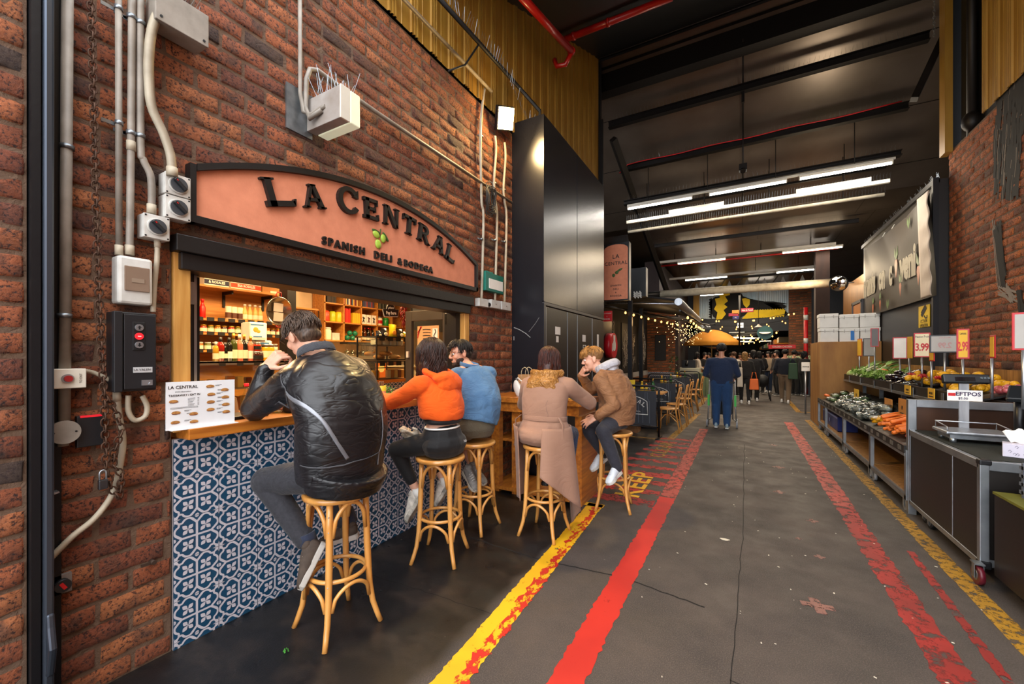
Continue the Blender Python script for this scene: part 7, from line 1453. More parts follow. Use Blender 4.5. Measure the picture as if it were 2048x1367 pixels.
for (cn,c,lab,yr,n,tr) in (('mushroom','#8a8478','wrapped grey-brown vegetable pack on the low trolleys',(7.2,9.4),34,'l'),('green_herb','#5a6e3a','wrapped green vegetable pack on the low trolleys',(8.4,10.4),22,'l'),('pale_root','#c8beac','wrapped pale root pack on the low trolleys',(6.9,8.6),20,'l'),('eggplant_dark','#2a1f26','wrapped dark vegetable pack on the upper shelf',(6.9,7.9),14,'u')):
    pr=thing('wrapped_pack',lab,'pack',(0,0,0),0,'wrapped '+cn.replace('_',' ')+' packs'); obj('vegetables',core,mat('veg_'+cn,c,.6,ns=40,bump=.5,bs=60),pr,keep=True); obj('cellophane_wrap',m,CEL,pr,keep=True)
    for k in range(n):
        x=U(FX+.08,FX+.42) if tr=='l' else U(1.87,2.15); z=(zl(x) if tr=='l' else zu(x))+.05*(k%3==2); y=yr[0]+(yr[1]-yr[0])*((k*5)%n)/n
        if k==0: pr.location=(x,y,z)
        else: dup(pr,(x,y,z),U(0,6),None,None,U(.85,1.2))
m=MB(); m.ell((0,0,.07),(.10,.10,.08),None,14,9)
veg('cauliflower',m,mat('pale_cabbage','#b4b47c',.6,col2='#8a9a4a',ns=10,bump=.5,bs=25),'round pale cabbage at the far left end of the upper shelf','vegetable','cabbages at the far end',[((1.9,10.35,zu(1.9)),(0,0,0),1.1),((2.05,10.15,zu(2.05)),(0,0,1),.9),((2.2,10.45,zu(1.95)),(0,0,2),.95)])
m=MB(); m.ell((0,0,.03),(.035,.035,.03),None,10,7)
veg('tomato',m,mat('orange_fruit','#d8621c',.3,coat=.3),'orange fruit among the greens','fruit','orange fruits among the greens',[((1.9+U(0,.2),9.3-.4*k,zu(2.0)+.13),(0,0,0),1) for k in range(4)]+[((FX+.1,10.1+.1*k,zl(FX+.1)+.07),(0,0,0),1) for k in range(3)])
# ---- price signs on sticks
def price(lab,u0,u1,v0,v1,x,frame_c,face_c,txt=None,sub=None,mirror=False,tc=None,zb=1.12,rot=None):
    p=P((u0+u1)/2,(v0+v1)/2,X=x); y=p.y; d=p.x*-_S+y*_C; w_=(u1-u0)*d/820; h=(v1-v0)*d/820; t=thing('price_sign',lab,'sign'); view=math.atan2(p.x,p.y) if rot is None else rot
    xd=V((math.cos(view),-math.sin(view),0)); T=frame(p,xd,(0,0,1)); f=.014
    m=MB(); m.prism([(-w_/2,-h/2),(w_/2,-h/2),(w_/2,h/2),(-w_/2,h/2)],-.008,.0,T); obj('frame',m,frame_c,t,bevel=.003); m=MB(); m.prism([(-w_/2+f,-h/2+f),(w_/2-f,-h/2+f),(w_/2-f,h/2-f),(-w_/2+f,h/2-f)],0,.002,T); obj('card',m,face_c,t)
    if txt:
        S=Matrix.Diagonal((-1 if mirror else 1,1,1,1)); m=MB(); m.text(txt,h*.42,T@Matrix.Translation((0,-h*.10,.003))@S,.001,.03,.9,sx=min(.8,w_/h*1.25)); obj('price_digits',m,tc or RED,t); m=MB(); m.text(sub,h*.12,T@Matrix.Translation((0,h*.34,.003))@S,.001,.01,sx=min(.9,w_/h*1.3)); obj('lettering',m,INK if not mirror else tc,t)
    m=MB(); m.cyl((p.x,p.y,zb),(p.x,p.y,p.z-h/2),.011,8); obj('stick',m,ALU,t)
RF_=mat('price_frame_red','#b5141c',.4); BF_=mat('price_frame_black','#1c1c1e',.4); PY=mat('price_card_yellow','#e0b030',.6); GC=mat('price_card_grey','#a8a6a2',.6)
price('blank white card in a red frame left of the 3.99 sign',1789,1811,674,717,1.95,RF_,WHTP); price('Passion Fruit 3.99 price sign in a red frame',1832,1856,665,714,1.95,RF_,mat('price_card_cream','#ece0bc',.6),'3.99','Passion Fruit')
price('back of a mandarins 2.99 sign in a black frame',1868,1911,669,705,1.92,BF_,GC,'2.99','Mandarins',True,mat('ghost_print','#b08a88',.6)); price('yellow Lemons 2.99 price sign in a red frame',1917,1935,657,717,1.9,RF_,PY,'2.99','Lemons')
price('big red-framed sign cut by the right edge of the photo',2032,2062,624,700,1.75,RF_,GC,None); price('dark-framed grey sign beside the leeks',1729,1747,676,712,1.95,BF_,GC); price('red-framed grey sign rising above the leeks',1743,1756,656,693,1.9,RF_,mat('price_card_dark','#6a6664',.5))
for u,v0,v1,x,lab in ((1719,677,712,1.98,'red sign seen edge-on, farthest on the upper shelf'),(1819,673,716,1.98,'orange sign seen edge-on between the blank card and 3.99'),(1863,680,722,1.85,'red sign seen edge-on right of 3.99'),(1984,670,716,1.95,'yellow sign seen edge-on before the bricks')): p=P(u,700,X=x); price(lab,u-11,u+11,v0,v1,x,RF_ if 'orange' not in lab else PY,PY,None,rot=math.atan2(p.x,p.y)+1.25)
def clipcard(lab,u0,u1,v0,v1,x,c=None,txt='NOT SOLD'):
    a=P(u0,v1,X=x); b=P(u1,v0,X=x); t=thing('shelf_card',lab,'card'); m=MB(); m.bb((x-.006,b.y,a.z),(x,a.y,b.z)); obj('card',m,c or PY,t); m=MB(); T=FR((x-.007,(a.y+b.y)/2,(a.z+b.z)/2)); m.text(txt,(b.z-a.z)*.3,T,.001,.02,sx=.55); m.ribbon([(-.06,-(b.z-a.z)*.3),(.06,-(b.z-a.z)*.3)],.012,T); obj('lettering',m,INK,t)
clipcard('left yellow NOT SOLD card on the upper shelf lip',1810,1822,771,787,1.78); clipcard('right yellow NOT SOLD card on the upper shelf lip',1857,1870,777,795,1.78); clipcard('yellow card standing among the wrapped packs',1709,1718,779,799,1.7,None,'KALE')
for u,lab in ((1778,'kraft card with dark writing standing behind the carrots'),(1806,'kraft card leaning at the near end of the low trolley')): clipcard(lab,u-8,u+7,799,830,1.75,mat('kraft_card','#c8863c',.7),'4.99')
# ---- plywood cabinet and foam boxes
t=thing('plywood_cabinet','tall plywood cabinet at the far end of the produce stall','cabinet'); m=MB(); m.bb((1.40,10.66,0),(2.39,12.0,1.80)); obj('body',m,mat('stained_ply','#a8773a',.6,col2='#7a5024',ns=2.5,stretch=(2,2,.5),bump=.1,bs=6),t,bevel=.004)
FO=mat('white_foam','#dad8d4',.7,bump=.1,bs=60)
for i,(x0,x1,z0,z1,lab) in enumerate(((1.42,1.72,1.80,2.09,'bottom left white foam box on the plywood cabinet'),(1.74,2.06,1.80,2.08,'bottom middle white foam box with a blue label'),(2.075,2.385,1.80,2.08,'bottom right white foam box on the cabinet'),(1.41,1.72,2.095,2.39,'top left white foam box of the stack'),(1.74,2.05,2.085,2.36,'top middle white foam box of the stack'),(2.07,2.38,2.085,2.37,'top right white foam box of the stack'))):
    t=thing('foam_box',lab,'box'); m=MB(); m.bb((x0,10.72,z0),(x1,11.06,z1-.07)); obj('body',m,FO,t,bevel=.008); m=MB(); m.bb((x0-.006,10.714,z1-.07),(x1+.006,11.066,z1)); obj('lid',m,FO,t,bevel=.008); m=MB()
    for f in (.25,.75): m.bb((x0+(x1-x0)*f-.006,10.707,z1-.10),(x0+(x1-x0)*f+.006,10.714,z1-.03))
    obj('lid_slot',m,GC,t)
    if i==1: m=MB(); m.bb((1.92,10.712,1.83),(1.98,10.718,2.02)); obj('blue_label',m,mat('blue_label','#1a6ab8',.4),t)
m=MB(); m.bb((2.42,12.1,0),(2.6,14.4,3.4)); obj('wall_shop_side',m,mat('gold_metal_sheet','#a8763a',.32,metal=.6,col2='#7c5528',ns=2,stretch=(1,6,1)),kind='structure')
t=thing('timber_doorway','warm timber doorway panel behind the foam boxes','door'); m=MB(); m.bb((2.38,12.2,0),(2.42,13.0,2.75)); obj('panel',m,wood('amber_door','#b8702c','#8a4e1a',.4,2),t); m=MB(); m.bb((2.36,12.12,0),(2.43,12.2,2.8)); m.bb((2.36,13.0,0),(2.43,13.08,2.8)); m.bb((2.36,12.12,2.75),(2.43,13.08,2.82)); obj('door_frame',m,mat('frame_grey'),t)
# convex mirror
c=P(1677,567,Y=12.2); t=thing('convex_mirror','round convex mirror on a bracket above the foam boxes','mirror'); R=V((-.45,-.85,-.25)).to_track_quat('Z','Y').to_matrix(); m=MB(); m.lathe([(0,.055),(.05,.052),(.1,.04),(.15,.018),(.175,0)],c,28,R); obj('mirror_dome',m,mat('mirror_chrome','#d8d4cc',.04,metal=1,nm=0),t); m=MB(); m.lathe([(.172,-.01),(.19,-.008),(.19,.008),(.172,.006)],c,28,R); obj('rim',m,INK,t); m=MB(); m.cyl(c-R@V((0,0,-.02)),c+V((.3,.1,.02)),.015); obj('bracket',m,WHT,t)
# ================================================================ SALES COUNTER (flight case) WITH SCALE
t=thing('flight_case_counter','black aluminium-edged flight case counter on casters in the right foreground','counter'); X0,X1,Y0,Y1,ZT=1.38,2.35,3.93,5.25,.80
BP=mat('black_ply_laminate','#14110f',.4,bump=.04,bs=40,col2='#1c1714',ns=4)
m=MB(); m.bb((X0,Y0,.12),(X1,Y1,ZT-.01)); obj('body',m,BP,t); m=MB(); e_=.022
for y_ in (Y0,Y1): m.bb((X0-.006,y_-e_,.10),(X0+.04,y_+e_,ZT+.008))
m.bb((X0-.006,Y0,.10),(X0+.03,Y1,.14)); m.bb((X0-.006,Y0,ZT-.05),(X0+.03,Y1,ZT+.004)); m.bb((X0,Y0-.008,ZT-.06),(X1,Y0+.03,ZT+.004)); m.bb((X0,Y0-.008,.10),(X1,Y0+.03,.15)); m.bb((X0-.003,4.33,.14),(X0+.01,4.342,ZT-.05)); obj('edge_profile',m,ALF,t,bevel=.004)
for z_c,h_c in ((ZT-.005,.035),(.115,.05)): m=MB(); m.box((X0+.02,Y0,z_c),(.06,.06,h_c)); obj('corner_piece',m,BLKM,t,bevel=.008)
m=MB(); m=MB(); m.bb((X0+.03,Y0+.03,ZT-.005),(X1,Y1-.02,ZT+.008)); obj('top_mat',m,mat('dark_green_mat','#1c1f18',.85,bump=.4,bs=90),t)
caster(t,X0-.03,Y0-.07,mat('maroon_wheel','#5a1420',.35),.062,'maroon caster wheel'); caster(t,X0+.05,Y1-.35,mat('black_wheel','#1a1a1c',.5),.045); caster(t,X0+.06,Y1-.2,mat('black_wheel'),.045)
t=thing('raised_panel','bronze panel in an aluminium frame standing at the back of the black counter','panel'); m=MB(); m.bb((X0,5.27,.8),(2.3,5.30,1.06)); obj('sheet',m,mat('bronze_sheet','#4a3020',.4,metal=.4,col2='#2a1a12',ns=3),t); m=MB(); m.bb((X0-.01,5.25,.0),(X0+.05,5.31,1.09)); m.bb((X0+.05,5.25,1.02),(2.3,5.31,1.09)); obj('frame',m,ALF,t,bevel=.003)
t=thing('weighing_scale','steel bench scale with a display on a column','scale',None); p=P(1898,852,Z=.9); sx,sy=1.62,4.72
m=MB(); m.bb((sx-.20,sy-.15,.875),(sx+.20,sy+.15,.90)); obj('weighing_plate',m,ALU,t,bevel=.01); m=MB(); m.bb((sx-.17,sy-.12,.84),(sx+.17,sy+.12,.875)); 
for a in (-1,1):
    for b in (-1,1): m.cyl((sx+a*.15,sy+b*.11,.808),(sx+a*.15,sy+b*.11,.845),.02)
obj('base',m,STEEL,t); m=MB()
m.tube([(sx-.18,sy+.13,.90),(sx-.18,sy+.13,.95),(sx+.18,sy+.13,.95),(sx+.18,sy+.13,.90)],.005,6); m.tube([(sx-.18,sy+.13,.95),(sx-.18,sy-.1,.93),(sx-.18,sy-.1,.90)],.005,6); m.tube([(sx+.18,sy+.13,.95),(sx+.18,sy-.1,.93),(sx+.18,sy-.1,.90)],.005,6); obj('guard_rail',m,ALU,t)
m=MB(); m.bb((sx-.03,sy+.15,.85),(sx+.03,sy+.165,1.28)); obj('column',m,ALU,t)
m=MB(); m.box((sx,sy+.13,1.31),(.28,.05,.075),(-.35,0,0)); obj('display_head',m,mat('display_black','#1c2024',.35),t,bevel=.01); m=MB(); m.box((sx-.01,sy+.1035,1.31),(.12,.004,.035),(-.35,0,0)); obj('screen',m,mat('lcd_dark','#0c1216',.1,coat=.5),t); m=MB()
for k in range(3):
    for j in range(2): m.box((sx+.085+k*.02,sy+.1035,1.297+j*.025),(.014,.006,.014),(-.35,0,0))
obj('key',m,mat('key_grey','#5a666c',.4),t)
t=thing('eftpos_notice','small white EFTPOS notice taped on the scale column','notice'); T=FF((sx,sy+.14,1.17)); m=MB(); m.prism([(-.105,-.045),(.105,-.045),(.105,.045),(-.105,.045)],-.004,0,T); obj('card',m,WHTP,t); m=MB(); m.text('EFTPOS',.045,T@Matrix.Translation((.02,.012,.001)),.001,.03); m.text('$5.00',.026,T@Matrix.Translation((-.01,-.025,.001)),.001,.02); obj('lettering',m,mat('violet_print','#3a2a4a',.6),t); m=MB(); m.prism([(-.10,-.005),(-.055,-.005),(-.055,.02),(-.10,.02)],0,.001,T); obj('red_mark',m,RED,t)
t=thing('card_terminal','card terminal tilted on a black pole right of the scale','terminal'); x_,y_=1.86,4.68; m=MB(); m.cyl((x_,y_,.808),(x_,y_,1.16),.03,16); m.lathe([(0,.808),(.07,.808),(.07,.82),(.03,.83)],(x_,y_,0),18); obj('pole',m,BLKM,t); m=MB(); m.box((x_,y_-.01,1.21),(.13,.16,.04),(.7,0,-.5)); obj('screen_head',m,mat('display_black'),t,bevel=.012); m=MB(); m.box((x_+.06,y_-.04,1.24),(.09,.01,.09),(.3,.3,-.5)); obj('receipt',m,WHTP,t)
t=thing('till_monitor','back of a black till monitor at the right edge of the photo','monitor'); m=MB(); m.box((1.98,4.45,1.12),(.06,.36,.30),(0,.35,.5)); obj('screen_back',m,mat('display_black'),t,bevel=.03); m=MB(); m.cyl((2.04,4.46,.808),(2.0,4.45,1.1),.035,14); m.box((2.05,4.46,.82),(.2,.22,.02)); obj('stand',m,BLKM,t); m=MB(); m.cyl((1.93,4.36,1.28),(1.97,4.42,1.26),.03,14); obj('hinge_cap',m,ALU,t)
t=thing('tissue_box','pale patterned tissue box with a tissue pulled up on the black counter','tissue box',(1.70,4.16,.808),-.35); m=MB(); m.box((0,0,.045),(.24,.12,.09)); obj('carton',m,mat('pale_violet_card','#c8c4d4',.6),t,bevel=.003); m=MB(); r_=random.Random(4)
for k in range(9): a,b=r_.uniform(-.1,.1),r_.uniform(.015,.075); m.ribbon([(a-.008,b),(a,b+.01),(a+.008,b),(a,b-.008)],.003,FF((0,-.061,0)))
obj('printed_flower',m,mat('grey_print','#6a6478',.6),t); m=MB(); m.grid(lambda a,b:((a-.5)*.16-.04*b,.02*math.sin(a*7)*(1-b)+.02*b,.09+.10*b*(1-.6*abs(a-.45))+.008*math.sin(a*15)),12,8); obj('tissue',m,WHTP,t,solid=.001)
t=thing('low_black_case','lower black case with an olive top in the right foreground corner','case'); m=MB(); m.bb((1.40,2.7,.10),(2.3,3.80,.62)); obj('body',m,mat('black_ply_laminate'),t,bevel=.004); m=MB(); m.bb((1.395,2.7,.62),(2.3,3.805,.635)); obj('top_sheet',m,mat('olive_board','#6c6a20',.6,col2='#565418',ns=8),t); caster(t,1.55,3.3,mat('grey_rubber'),.05)
t=thing('grey_crate','grey slatted plastic crate stacked at the right edge of the photo','crate'); m=MB(); m.bb((1.50,3.3,.637),(2.0,3.73,.65)); m.M=Matrix.Translation((-.14,.2,0))
for k in range(4): m.bb((1.64,3.5,.66+k*.05),(2.1,3.53,.68+k*.05)); m.bb((1.62,3.0,.66+k*.05),(1.65,3.53,.68+k*.05))
for k in range(9): m.bb((1.64+k*.05,3.5,.637),(1.655+k*.05,3.53,.85)); m.bb((1.62,3.05+k*.055,.637),(1.65,3.065+k*.055,.85))
obj('basket',m,mat('crate_grey','#5c6068',.5),t)
# ================================================================ CAFE ZONE ON THE LEFT
CBR=BR2
m=MB(); m.bb((-3.1,8.0,0),(-3.0,15.2,3.4)); m.bb((-3.1,7.96,0),(-2.42,8.0,6.2)); obj('wall_cafe_side',m,mat('cafe_black_wall','#0c0b0b',.75),kind='structure')
m=MB(); m.bb((-3.0,9.2,0),(-2.97,15.2,.85)); obj('wainscot_1',m,wood('cafe_wainscot','#9a6430','#6e421c',.5,2),kind='structure'); bpy.data.objects['wainscot_1'].name='trim_3'
m=MB(); m.bb((-3.0,9.2,.85),(-2.965,15.2,1.0)); obj('trim_4',m,mat('grey_tile_band','#8d8c88',.3,col2='#b8b6b0',ns=60),kind='structure')
brick_wall('wall_cafe_end',FF((0,15.2,0)),-3.0,-2.05,.9,3.4,[],CBR,11,nu=5,nw=3); m=MB(); m.bb((-3,15.15,0),(-2.05,15.3,.75)); obj('trim_5',m,MC['cafe_wainscot'],kind='structure')
tile_panel('tile_band',FF((0,15.18,0)),-3.0,-2.1,.75,.95,.2,label='band of patterned tiles on the cafe end wall',cat='tiles')
m=MB(); m.bb((-2.1,15.2,0),(-1.95,15.6,3.4)); m.bb((-3.1,15.3,0),(-2.6,24.5,4.9)); obj('wall_far_left',m,mat('dusky_maroon','#2c1a18',.6),kind='structure')
m=MB(); m.bb((-2.72,15.12,1.35),(-2.35,15.17,2.25)); obj('blackboard',m,INK,label='blank blackboard hung on the brick end wall of the cafe',cat='board',bevel=.006)
CH_=mat('chalk_white','#e4e0d8',.8); rr=random.Random(31)
for i,(y0,y1,n) in enumerate(((9.9,10.9,26),(11.6,13.4,60),(13.7,15.0,34))):
    t=thing('chalk_artwork',('narrow chalk line drawing panel nearest the hose reel','wide chalk line drawing panel behind the cafe tables','chalk line drawing panel next to the brick end wall')[i],'artwork'); m=MB(); m.bb((-2.995,y0,1.05),(-2.98,y1,2.45)); obj('board',m,INK,t); m=MB(); T=FL((-2.978,0,0))
    for k in range(n):
        c=(rr.uniform(y0+.2,y1-.2),rr.uniform(1.25,2.25)); a,b,ph=rr.uniform(.05,.18),rr.uniform(.05,.22),rr.uniform(0,6); m.ribbon([(c[0]+a*math.sin(h*1.0+ph)*(1+.3*math.sin(3*h)),c[1]+b*math.cos(h*1.3)) for h in [j*.45 for j in range(12)]],.014,T)
    obj('chalk_drawing',m,CH_,t)
t=thing('hose_reel','red and white fire hose reel beside the charcoal cupboard','hose reel'); c=V((-2.36,8.35,1.72)); m=MB(); m.tube([c+V((-.08,0,0)),c+V((.06,0,0))],.255,32); obj('reel_disc',m,mat('reel_red','#b81420',.35),t); m=MB(); m.tube([c+V((.061,0,0)),c+V((.066,0,0))],.11,24); m.box(c+V((.064,.0,.15)),(.006,.12,.12)); m.box(c+V((.064,-.12,-.04)),(.006,.06,.16)); obj('white_label',m,WHT,t); m=MB(); m.tube([c+V((-.03,.2,.3)),c+V((0,.26,.1)),c+V((0,.27,-.5)),c+V((0,.2,-.7)),c+V((0,.14,-.5)),c+V((0,.18,.2))],.015,8); obj('hose',m,INK,t)
m=MB(); m.bb((-2.52,8.02,1.0),(-2.45,8.7,2.3)); obj('reel_board',m,BLKM,label='black board the fire hose reel is fixed to',cat='board')
a=P(1206,622,Y=7.9); b=P(1224,642,Y=7.9); t=thing('hydrant_sign','small red FIRE HYDRANT & HOSE REEL sign beside the cupboard','sign'); m=MB(); m.bb((a.x-.02,7.90,b.z),(b.x,7.92,a.z)); m.bb((-2.47,7.92,b.z+.05),(-2.44,7.96,b.z+.1)); m.bb((-2.47,7.905,b.z+.05),(a.x,7.92,b.z+.1)); obj('plate',m,RED,t); m=MB()
for k,wd in enumerate(('FIRE HYDRANT','&','HOSE REEL')): m.text(wd,.032,FF(((a.x+b.x)/2-.01,7.897,a.z-.05-.055*k)),.001,.01,sx=.8)
obj('lettering',m,WHT,t)
t=thing('hanging_shop_sign','arched terracotta LA CENTRAL sign hanging at right angles beyond the cupboard','sign'); T=FF((-2.15,7.93,0)); m=MB(); m.prism([(-.25,2.58),(.25,2.58),(.25,3.70),(-.25,3.70)],-.16,-.002,T); obj('box',m,BLKM,t); m=MB(); m.prism([(-.23,2.6),(.23,2.6),(.23,3.58)]+[(.23*math.cos(k),3.58+.09*math.sin(k)) for k in [i*PI/8 for i in range(1,8)]]+[(-.23,3.58)],0,.012,T); obj('sign_board',m,SA,t)
m=MB()
for wd,s,z in (('LA',.11,3.43),('CENTRAL',.092,3.30),('SPANISH',.05,2.87),('DELI',.05,2.80),('&',.04,2.735),('BODEGA',.05,2.67)): m.text(wd,s,T@Matrix.Translation((0,z,.014)),.004,.01,1.15)
obj('lettering',m,BLKS,t); m=MB(); m.ell((-2.13,7.91,3.12),(.035,.008,.03)); m.ell((-2.19,7.91,3.07),(.03,.008,.035)); m.ell((-2.08,7.91,3.16),(.07,.006,.02),(0,-.5,0)); obj('olive',m,mat('dark_olive_leaf'),t); m=MB()
for k in range(24): m.tube([(-2.39+k*.02,8.0,3.70),(-2.39+k*.02,7.93,3.83)],.002,3,caps=False)
obj('bird_spikes',m,STEEL,t,kind='stuff')
t=thing('zigzag_sign','black box with three white zigzag lines above the awning','sign')
for k in range(3): m=MB(); m.ribbon([(px2x(1268+i*3,9.5),P(1270,583+(i%2)*5+k*4,Y=9.5).z) for i in range(6)],.03,FF((0,9.48,0))); obj('zigzag_line',m,WHT,t)
m=MB(); m.bb((-2.9,9.49,2.85),(px2x(1292,9.5),9.7,3.5)); obj('box',m,BLK,t)
t=thing('awning','black retractable awning over the cafe seats','awning'); m=MB(); m.prism([(-3.0,3.12),(-1.3,2.80),(-1.3,2.70),(-1.33,2.70),(-1.35,2.77),(-3.0,3.08)],10.0,14.7,frame((0,0,0),(1,0,0),(0,0,1))@Matrix.Scale(-1,4,(0,0,1))); obj('canopy',m,mat('awning_black','#0e0e0f',.7),t); m=MB(); m.tube([(-1.28,9.98,2.74),(-1.28,14.7,2.70)],.085,16); obj('front_bar',m,ALU,t)
for y in (10.2,14.4): m=MB(); m.tube([(-3.0,y,2.85),(-2.2,y+.3,2.82),(-1.35,y,2.72)],.03,8); obj('folding_arm',m,ALU,t)
for x,y,lab in ((-2.2,9.3,'black steel post nearest the hose reel'),(-2.3,10.9,'black steel post between the two chalk panels')): m=MB(); m.bb((x-.045,y-.045,0),(x+.045,y+.045,2.75)); obj('steel_post',m,BLKM,label=lab,cat='post')
m=MB(); m.tube([(-2.9,9.3,2.68),(-1.0,15.4,2.55)],.03,6); m.tube([(-1.2,9.6,2.5),(-1.1,18,2.55)],.025,6); obj('festoon_rail',m,BLKM,label='black rails that carry the festoon bulbs over the cafe',cat='rail')
BULB=mat('bulb_glow','#ffb45a',.3,emit=5,nm=0); bulb0=None
def bulbs(name,lab,grp,pts,r=.03,sag=.1,n=10):
    a,b=V(pts[0]),V(pts[1]); m=MB(); q=[]
    for i in range(25): s=i/24; p=a.lerp(b,s); p.z-=sag*4*s*(1-s); q.append(p)
    m.tube(q,.006,4); obj('light_cable',m,INK,label=name,cat='cable',group='festoon cables across the far market' if 'slung' in name else None)
    global bulb0
    for i in range(n):
        s=(i+.5)/n; p=a.lerp(b,s); p.z-=sag*4*s*(1-s)
        if bulb0 is None:
            bulb0=bpy.data.objects.new('festoon_bulb',None); COL.objects.link(bulb0); m=MB(); m.lathe([(0,-.11),(.018,-.105),(.031,-.08),(.026,-.05),(.013,-.03)],(0,0,0),10); obj('glass_bulb',m,BULB,bulb0,keep=True); m=MB(); m.cyl((0,0,-.035),(0,0,0),.014,8); obj('socket',m,INK,bulb0,keep=True); c=bulb0
        else: c=dup(bulb0,(0,0,0))
        c.location=p; c['label']=lab; c['category']='bulb'; c['group']=grp; c.scale=(r/.03,)*3
bulbs('festoon cable nearest along the awning','glowing bulb on the nearest festoon under the awning','nearest awning bulbs',((-2.3,8.9,2.52),(-1.2,15.0,2.5)),.022,.06,14)
bulbs('second festoon cable under the awning','glowing bulb on the second festoon under the awning','second awning bulbs',((-1.1,9.8,2.45),(-1.2,20,2.7)),.024,.15,14)
for i,(y,z) in enumerate(((18,3.1),(20,3.25),(21.5,3.0),(23.2,3.2),(26,2.9),(29,2.95),(33,2.9),(38,3.0),(44,2.95))): bulbs('thin black festoon cable slung across the far market','glowing bulb on a festoon crossing the far market','far crossing bulbs',((-1.9,y,z),(2.0,y+.8,z+.15)),.026 if y<28 else .045,.25,6 if y<28 else 9)
rr=random.Random(44)
m=MB()
for k in range(150): p=V((rr.gauss(-1.75,.22),rr.uniform(12.5,19),rr.gauss(2.3,.2))); m.ell(p,.009,None,5,4)
obj('fairy_lights',m,mat('fairy_glow','#ffd08a',.3,emit=6,nm=0),label='cloud of tiny warm fairy lights beyond the awning',cat='lights',kind='stuff')
# barriers
def barrier(y,lab,full=True):
    t=thing('cafe_barrier',lab,'barrier',(-1.34,y,0),0,'black cafe barriers'); m=MB(); L=1.25
    m.tube([(0,0,.03),(0,0,.86),(-.03,0,.92),(-.09,0,.95),(-L+.09,0,.95),(-L+.03,0,.92),(-L,0,.86),(-L,0,.03)],.02,10); m.tube([(0,0,.2),(-L,0,.2)],.014,8); m.tube([(0,0,.88),(-L,0,.88)],.01,6); m.box((0,0,.012),(.05,.4,.024)); m.box((-L,0,.012),(.05,.4,.024)); obj('frame',m,BLKM,t)
    m=MB(); m.box((-L/2,0,.54),(L-.10,.012,.64)); s=obj('banner_panel',m,mat('barrier_vinyl','#23252c',.5),t); T=frame((-L/2+.1,-.008,.56),(1,0,0),(0,0,1)); m=MB(); arc=[(.42*math.sin(a),-.1+.30*math.cos(a)) for a in [(-.85+i*1.7/12) for i in range(13)]]; m.ribbon([(-.33,-.14)]+arc+[(.33,-.14),(-.33,-.14)],.014,T); arc_word(t,[(c_,(i-3)*.085,.075,.075) for i,c_ in enumerate('CENTRAL')],.36,.1,T,.002,WHT,0,-.26); m.text('DELI & BODEGA',.035,T@Matrix.Translation((.05,-.09,0)),.001,0,1.2); obj('printed_outline',m,WHT,s); m=MB()
    for bx in (-.3,.1,.3): m.ribbon([(bx-.06,-.3),(bx-.06,.1),(bx-.02,.16),(bx-.02,.27),(bx+.02,.27),(bx+.02,.16),(bx+.06,.1),(bx+.06,-.3)],.006,T,-.0006)
    obj('bottle_outline',m,mat('faint_print','#5a5e6a',.6),s); return t
for y,lab in ((7.85,'nearest black cafe barrier with the CENTRAL arch logo'),(10.35,'second black cafe barrier from the camera'),(13.3,'third black cafe barrier from the camera'),(16.0,'farthest black cafe barrier')): barrier(y,lab)
# cafe chairs and tables
def cafe_chair(lab,x,y,rz):
    t=thing('cafe_chair',lab,'chair',(x,y,0),rz,'wooden cafe chairs'); m=MB(); m.lathe([(0,.44),(.2,.44),(.205,.455),(.19,.47),(0,.465)],(0,0,0),24); obj('seat',m,BEECH,t)
    for a,b in ((-.16,.15),(.16,.15)): m=MB(); m.tube([(a,b,.44),(a*1.12,b*1.15,0)],[.016,.012],8); obj('leg',m,BEECH,t)
    for a in (-.17,.17): m=MB(); m.tube([(a*1.05,-.24,0),(a,-.17,.44),(a*.95,-.2,.7),(a*.9,-.24,.88)],[.013,.017,.016,.013],8); obj('leg',m,BEECH,t,label='rear leg running up into the back')
    m=MB(); m.box((0,-.225,.84),(.31,.02,.085),(.12,0,0)); m.box((0,-.205,.66),(.3,.016,.04),(.1,0,0)); obj('backrest',m,BEECH,t,bevel=.006); m=MB(); m.tube([(-.16,.14,.2),(-.05,.05,.33),(.05,-.05,.33),(.16,-.2,.2)],.009,6); m.tube([(.16,.14,.2),(.05,.05,.32),(-.05,-.05,.32),(-.16,-.2,.2)],.009,6); obj('stretcher',m,BEECH,t); return t
for i,(x,y,r) in enumerate(((-1.32,8.75,PI/2),(-2.05,8.9,-PI/2),(-1.28,9.6,1.6),(-1.32,10.95,1.5),(-2.1,11.1,-1.6),(-1.30,12.2,1.6),(-1.32,14.1,1.5),(-2.1,14.2,-1.5))): cafe_chair(('nearest right','nearest left','second right','third right','third left','fourth right','farthest right','farthest left')[i]+' wooden cafe chair at the barrier tables',x,y,r)
turned_lab=lambda c:c
for i,y in enumerate((9.0,11.4,14.3)):
    p=('nearest','middle','farthest')[i]; t=thing('cafe_table',p+' square wooden cafe table behind the barriers','table',(-1.72,y,0)); m=MB(); m.box((0,0,.735),(.62,.62,.03)); obj('tabletop',m,BEECH,t,bevel=.006); m=MB(); m.cyl((0,0,.03),(0,0,.72),.03); m.box((0,0,.015),(.45,.45,.03)); obj('pedestal',m,BLKM,t)
    q=turned('water_bottle','green glass bottle on the %s cafe table'%p,'bottle',wine,(-1.62,y-.2,.75),mat('green_bottle','#1f5a2a',.1,coat=.6),((.0145,.24,.29),GOLD)); q=turned('sauce_bottle','yellow sauce bottle on the %s cafe table'%p,'bottle',sauce,(-1.85,y-.15,.75),YEL,((.015,.155,.19),YEL),None); q.scale=(1.2,)*3; q=turned('sauce_bottle','red-topped sauce bottle on the %s cafe table'%p,'bottle',sauce,(-1.75,y-.22,.75),mat('yellow_tin'),((.029,.11,.15),RED)); q.scale=(1.1,)*3
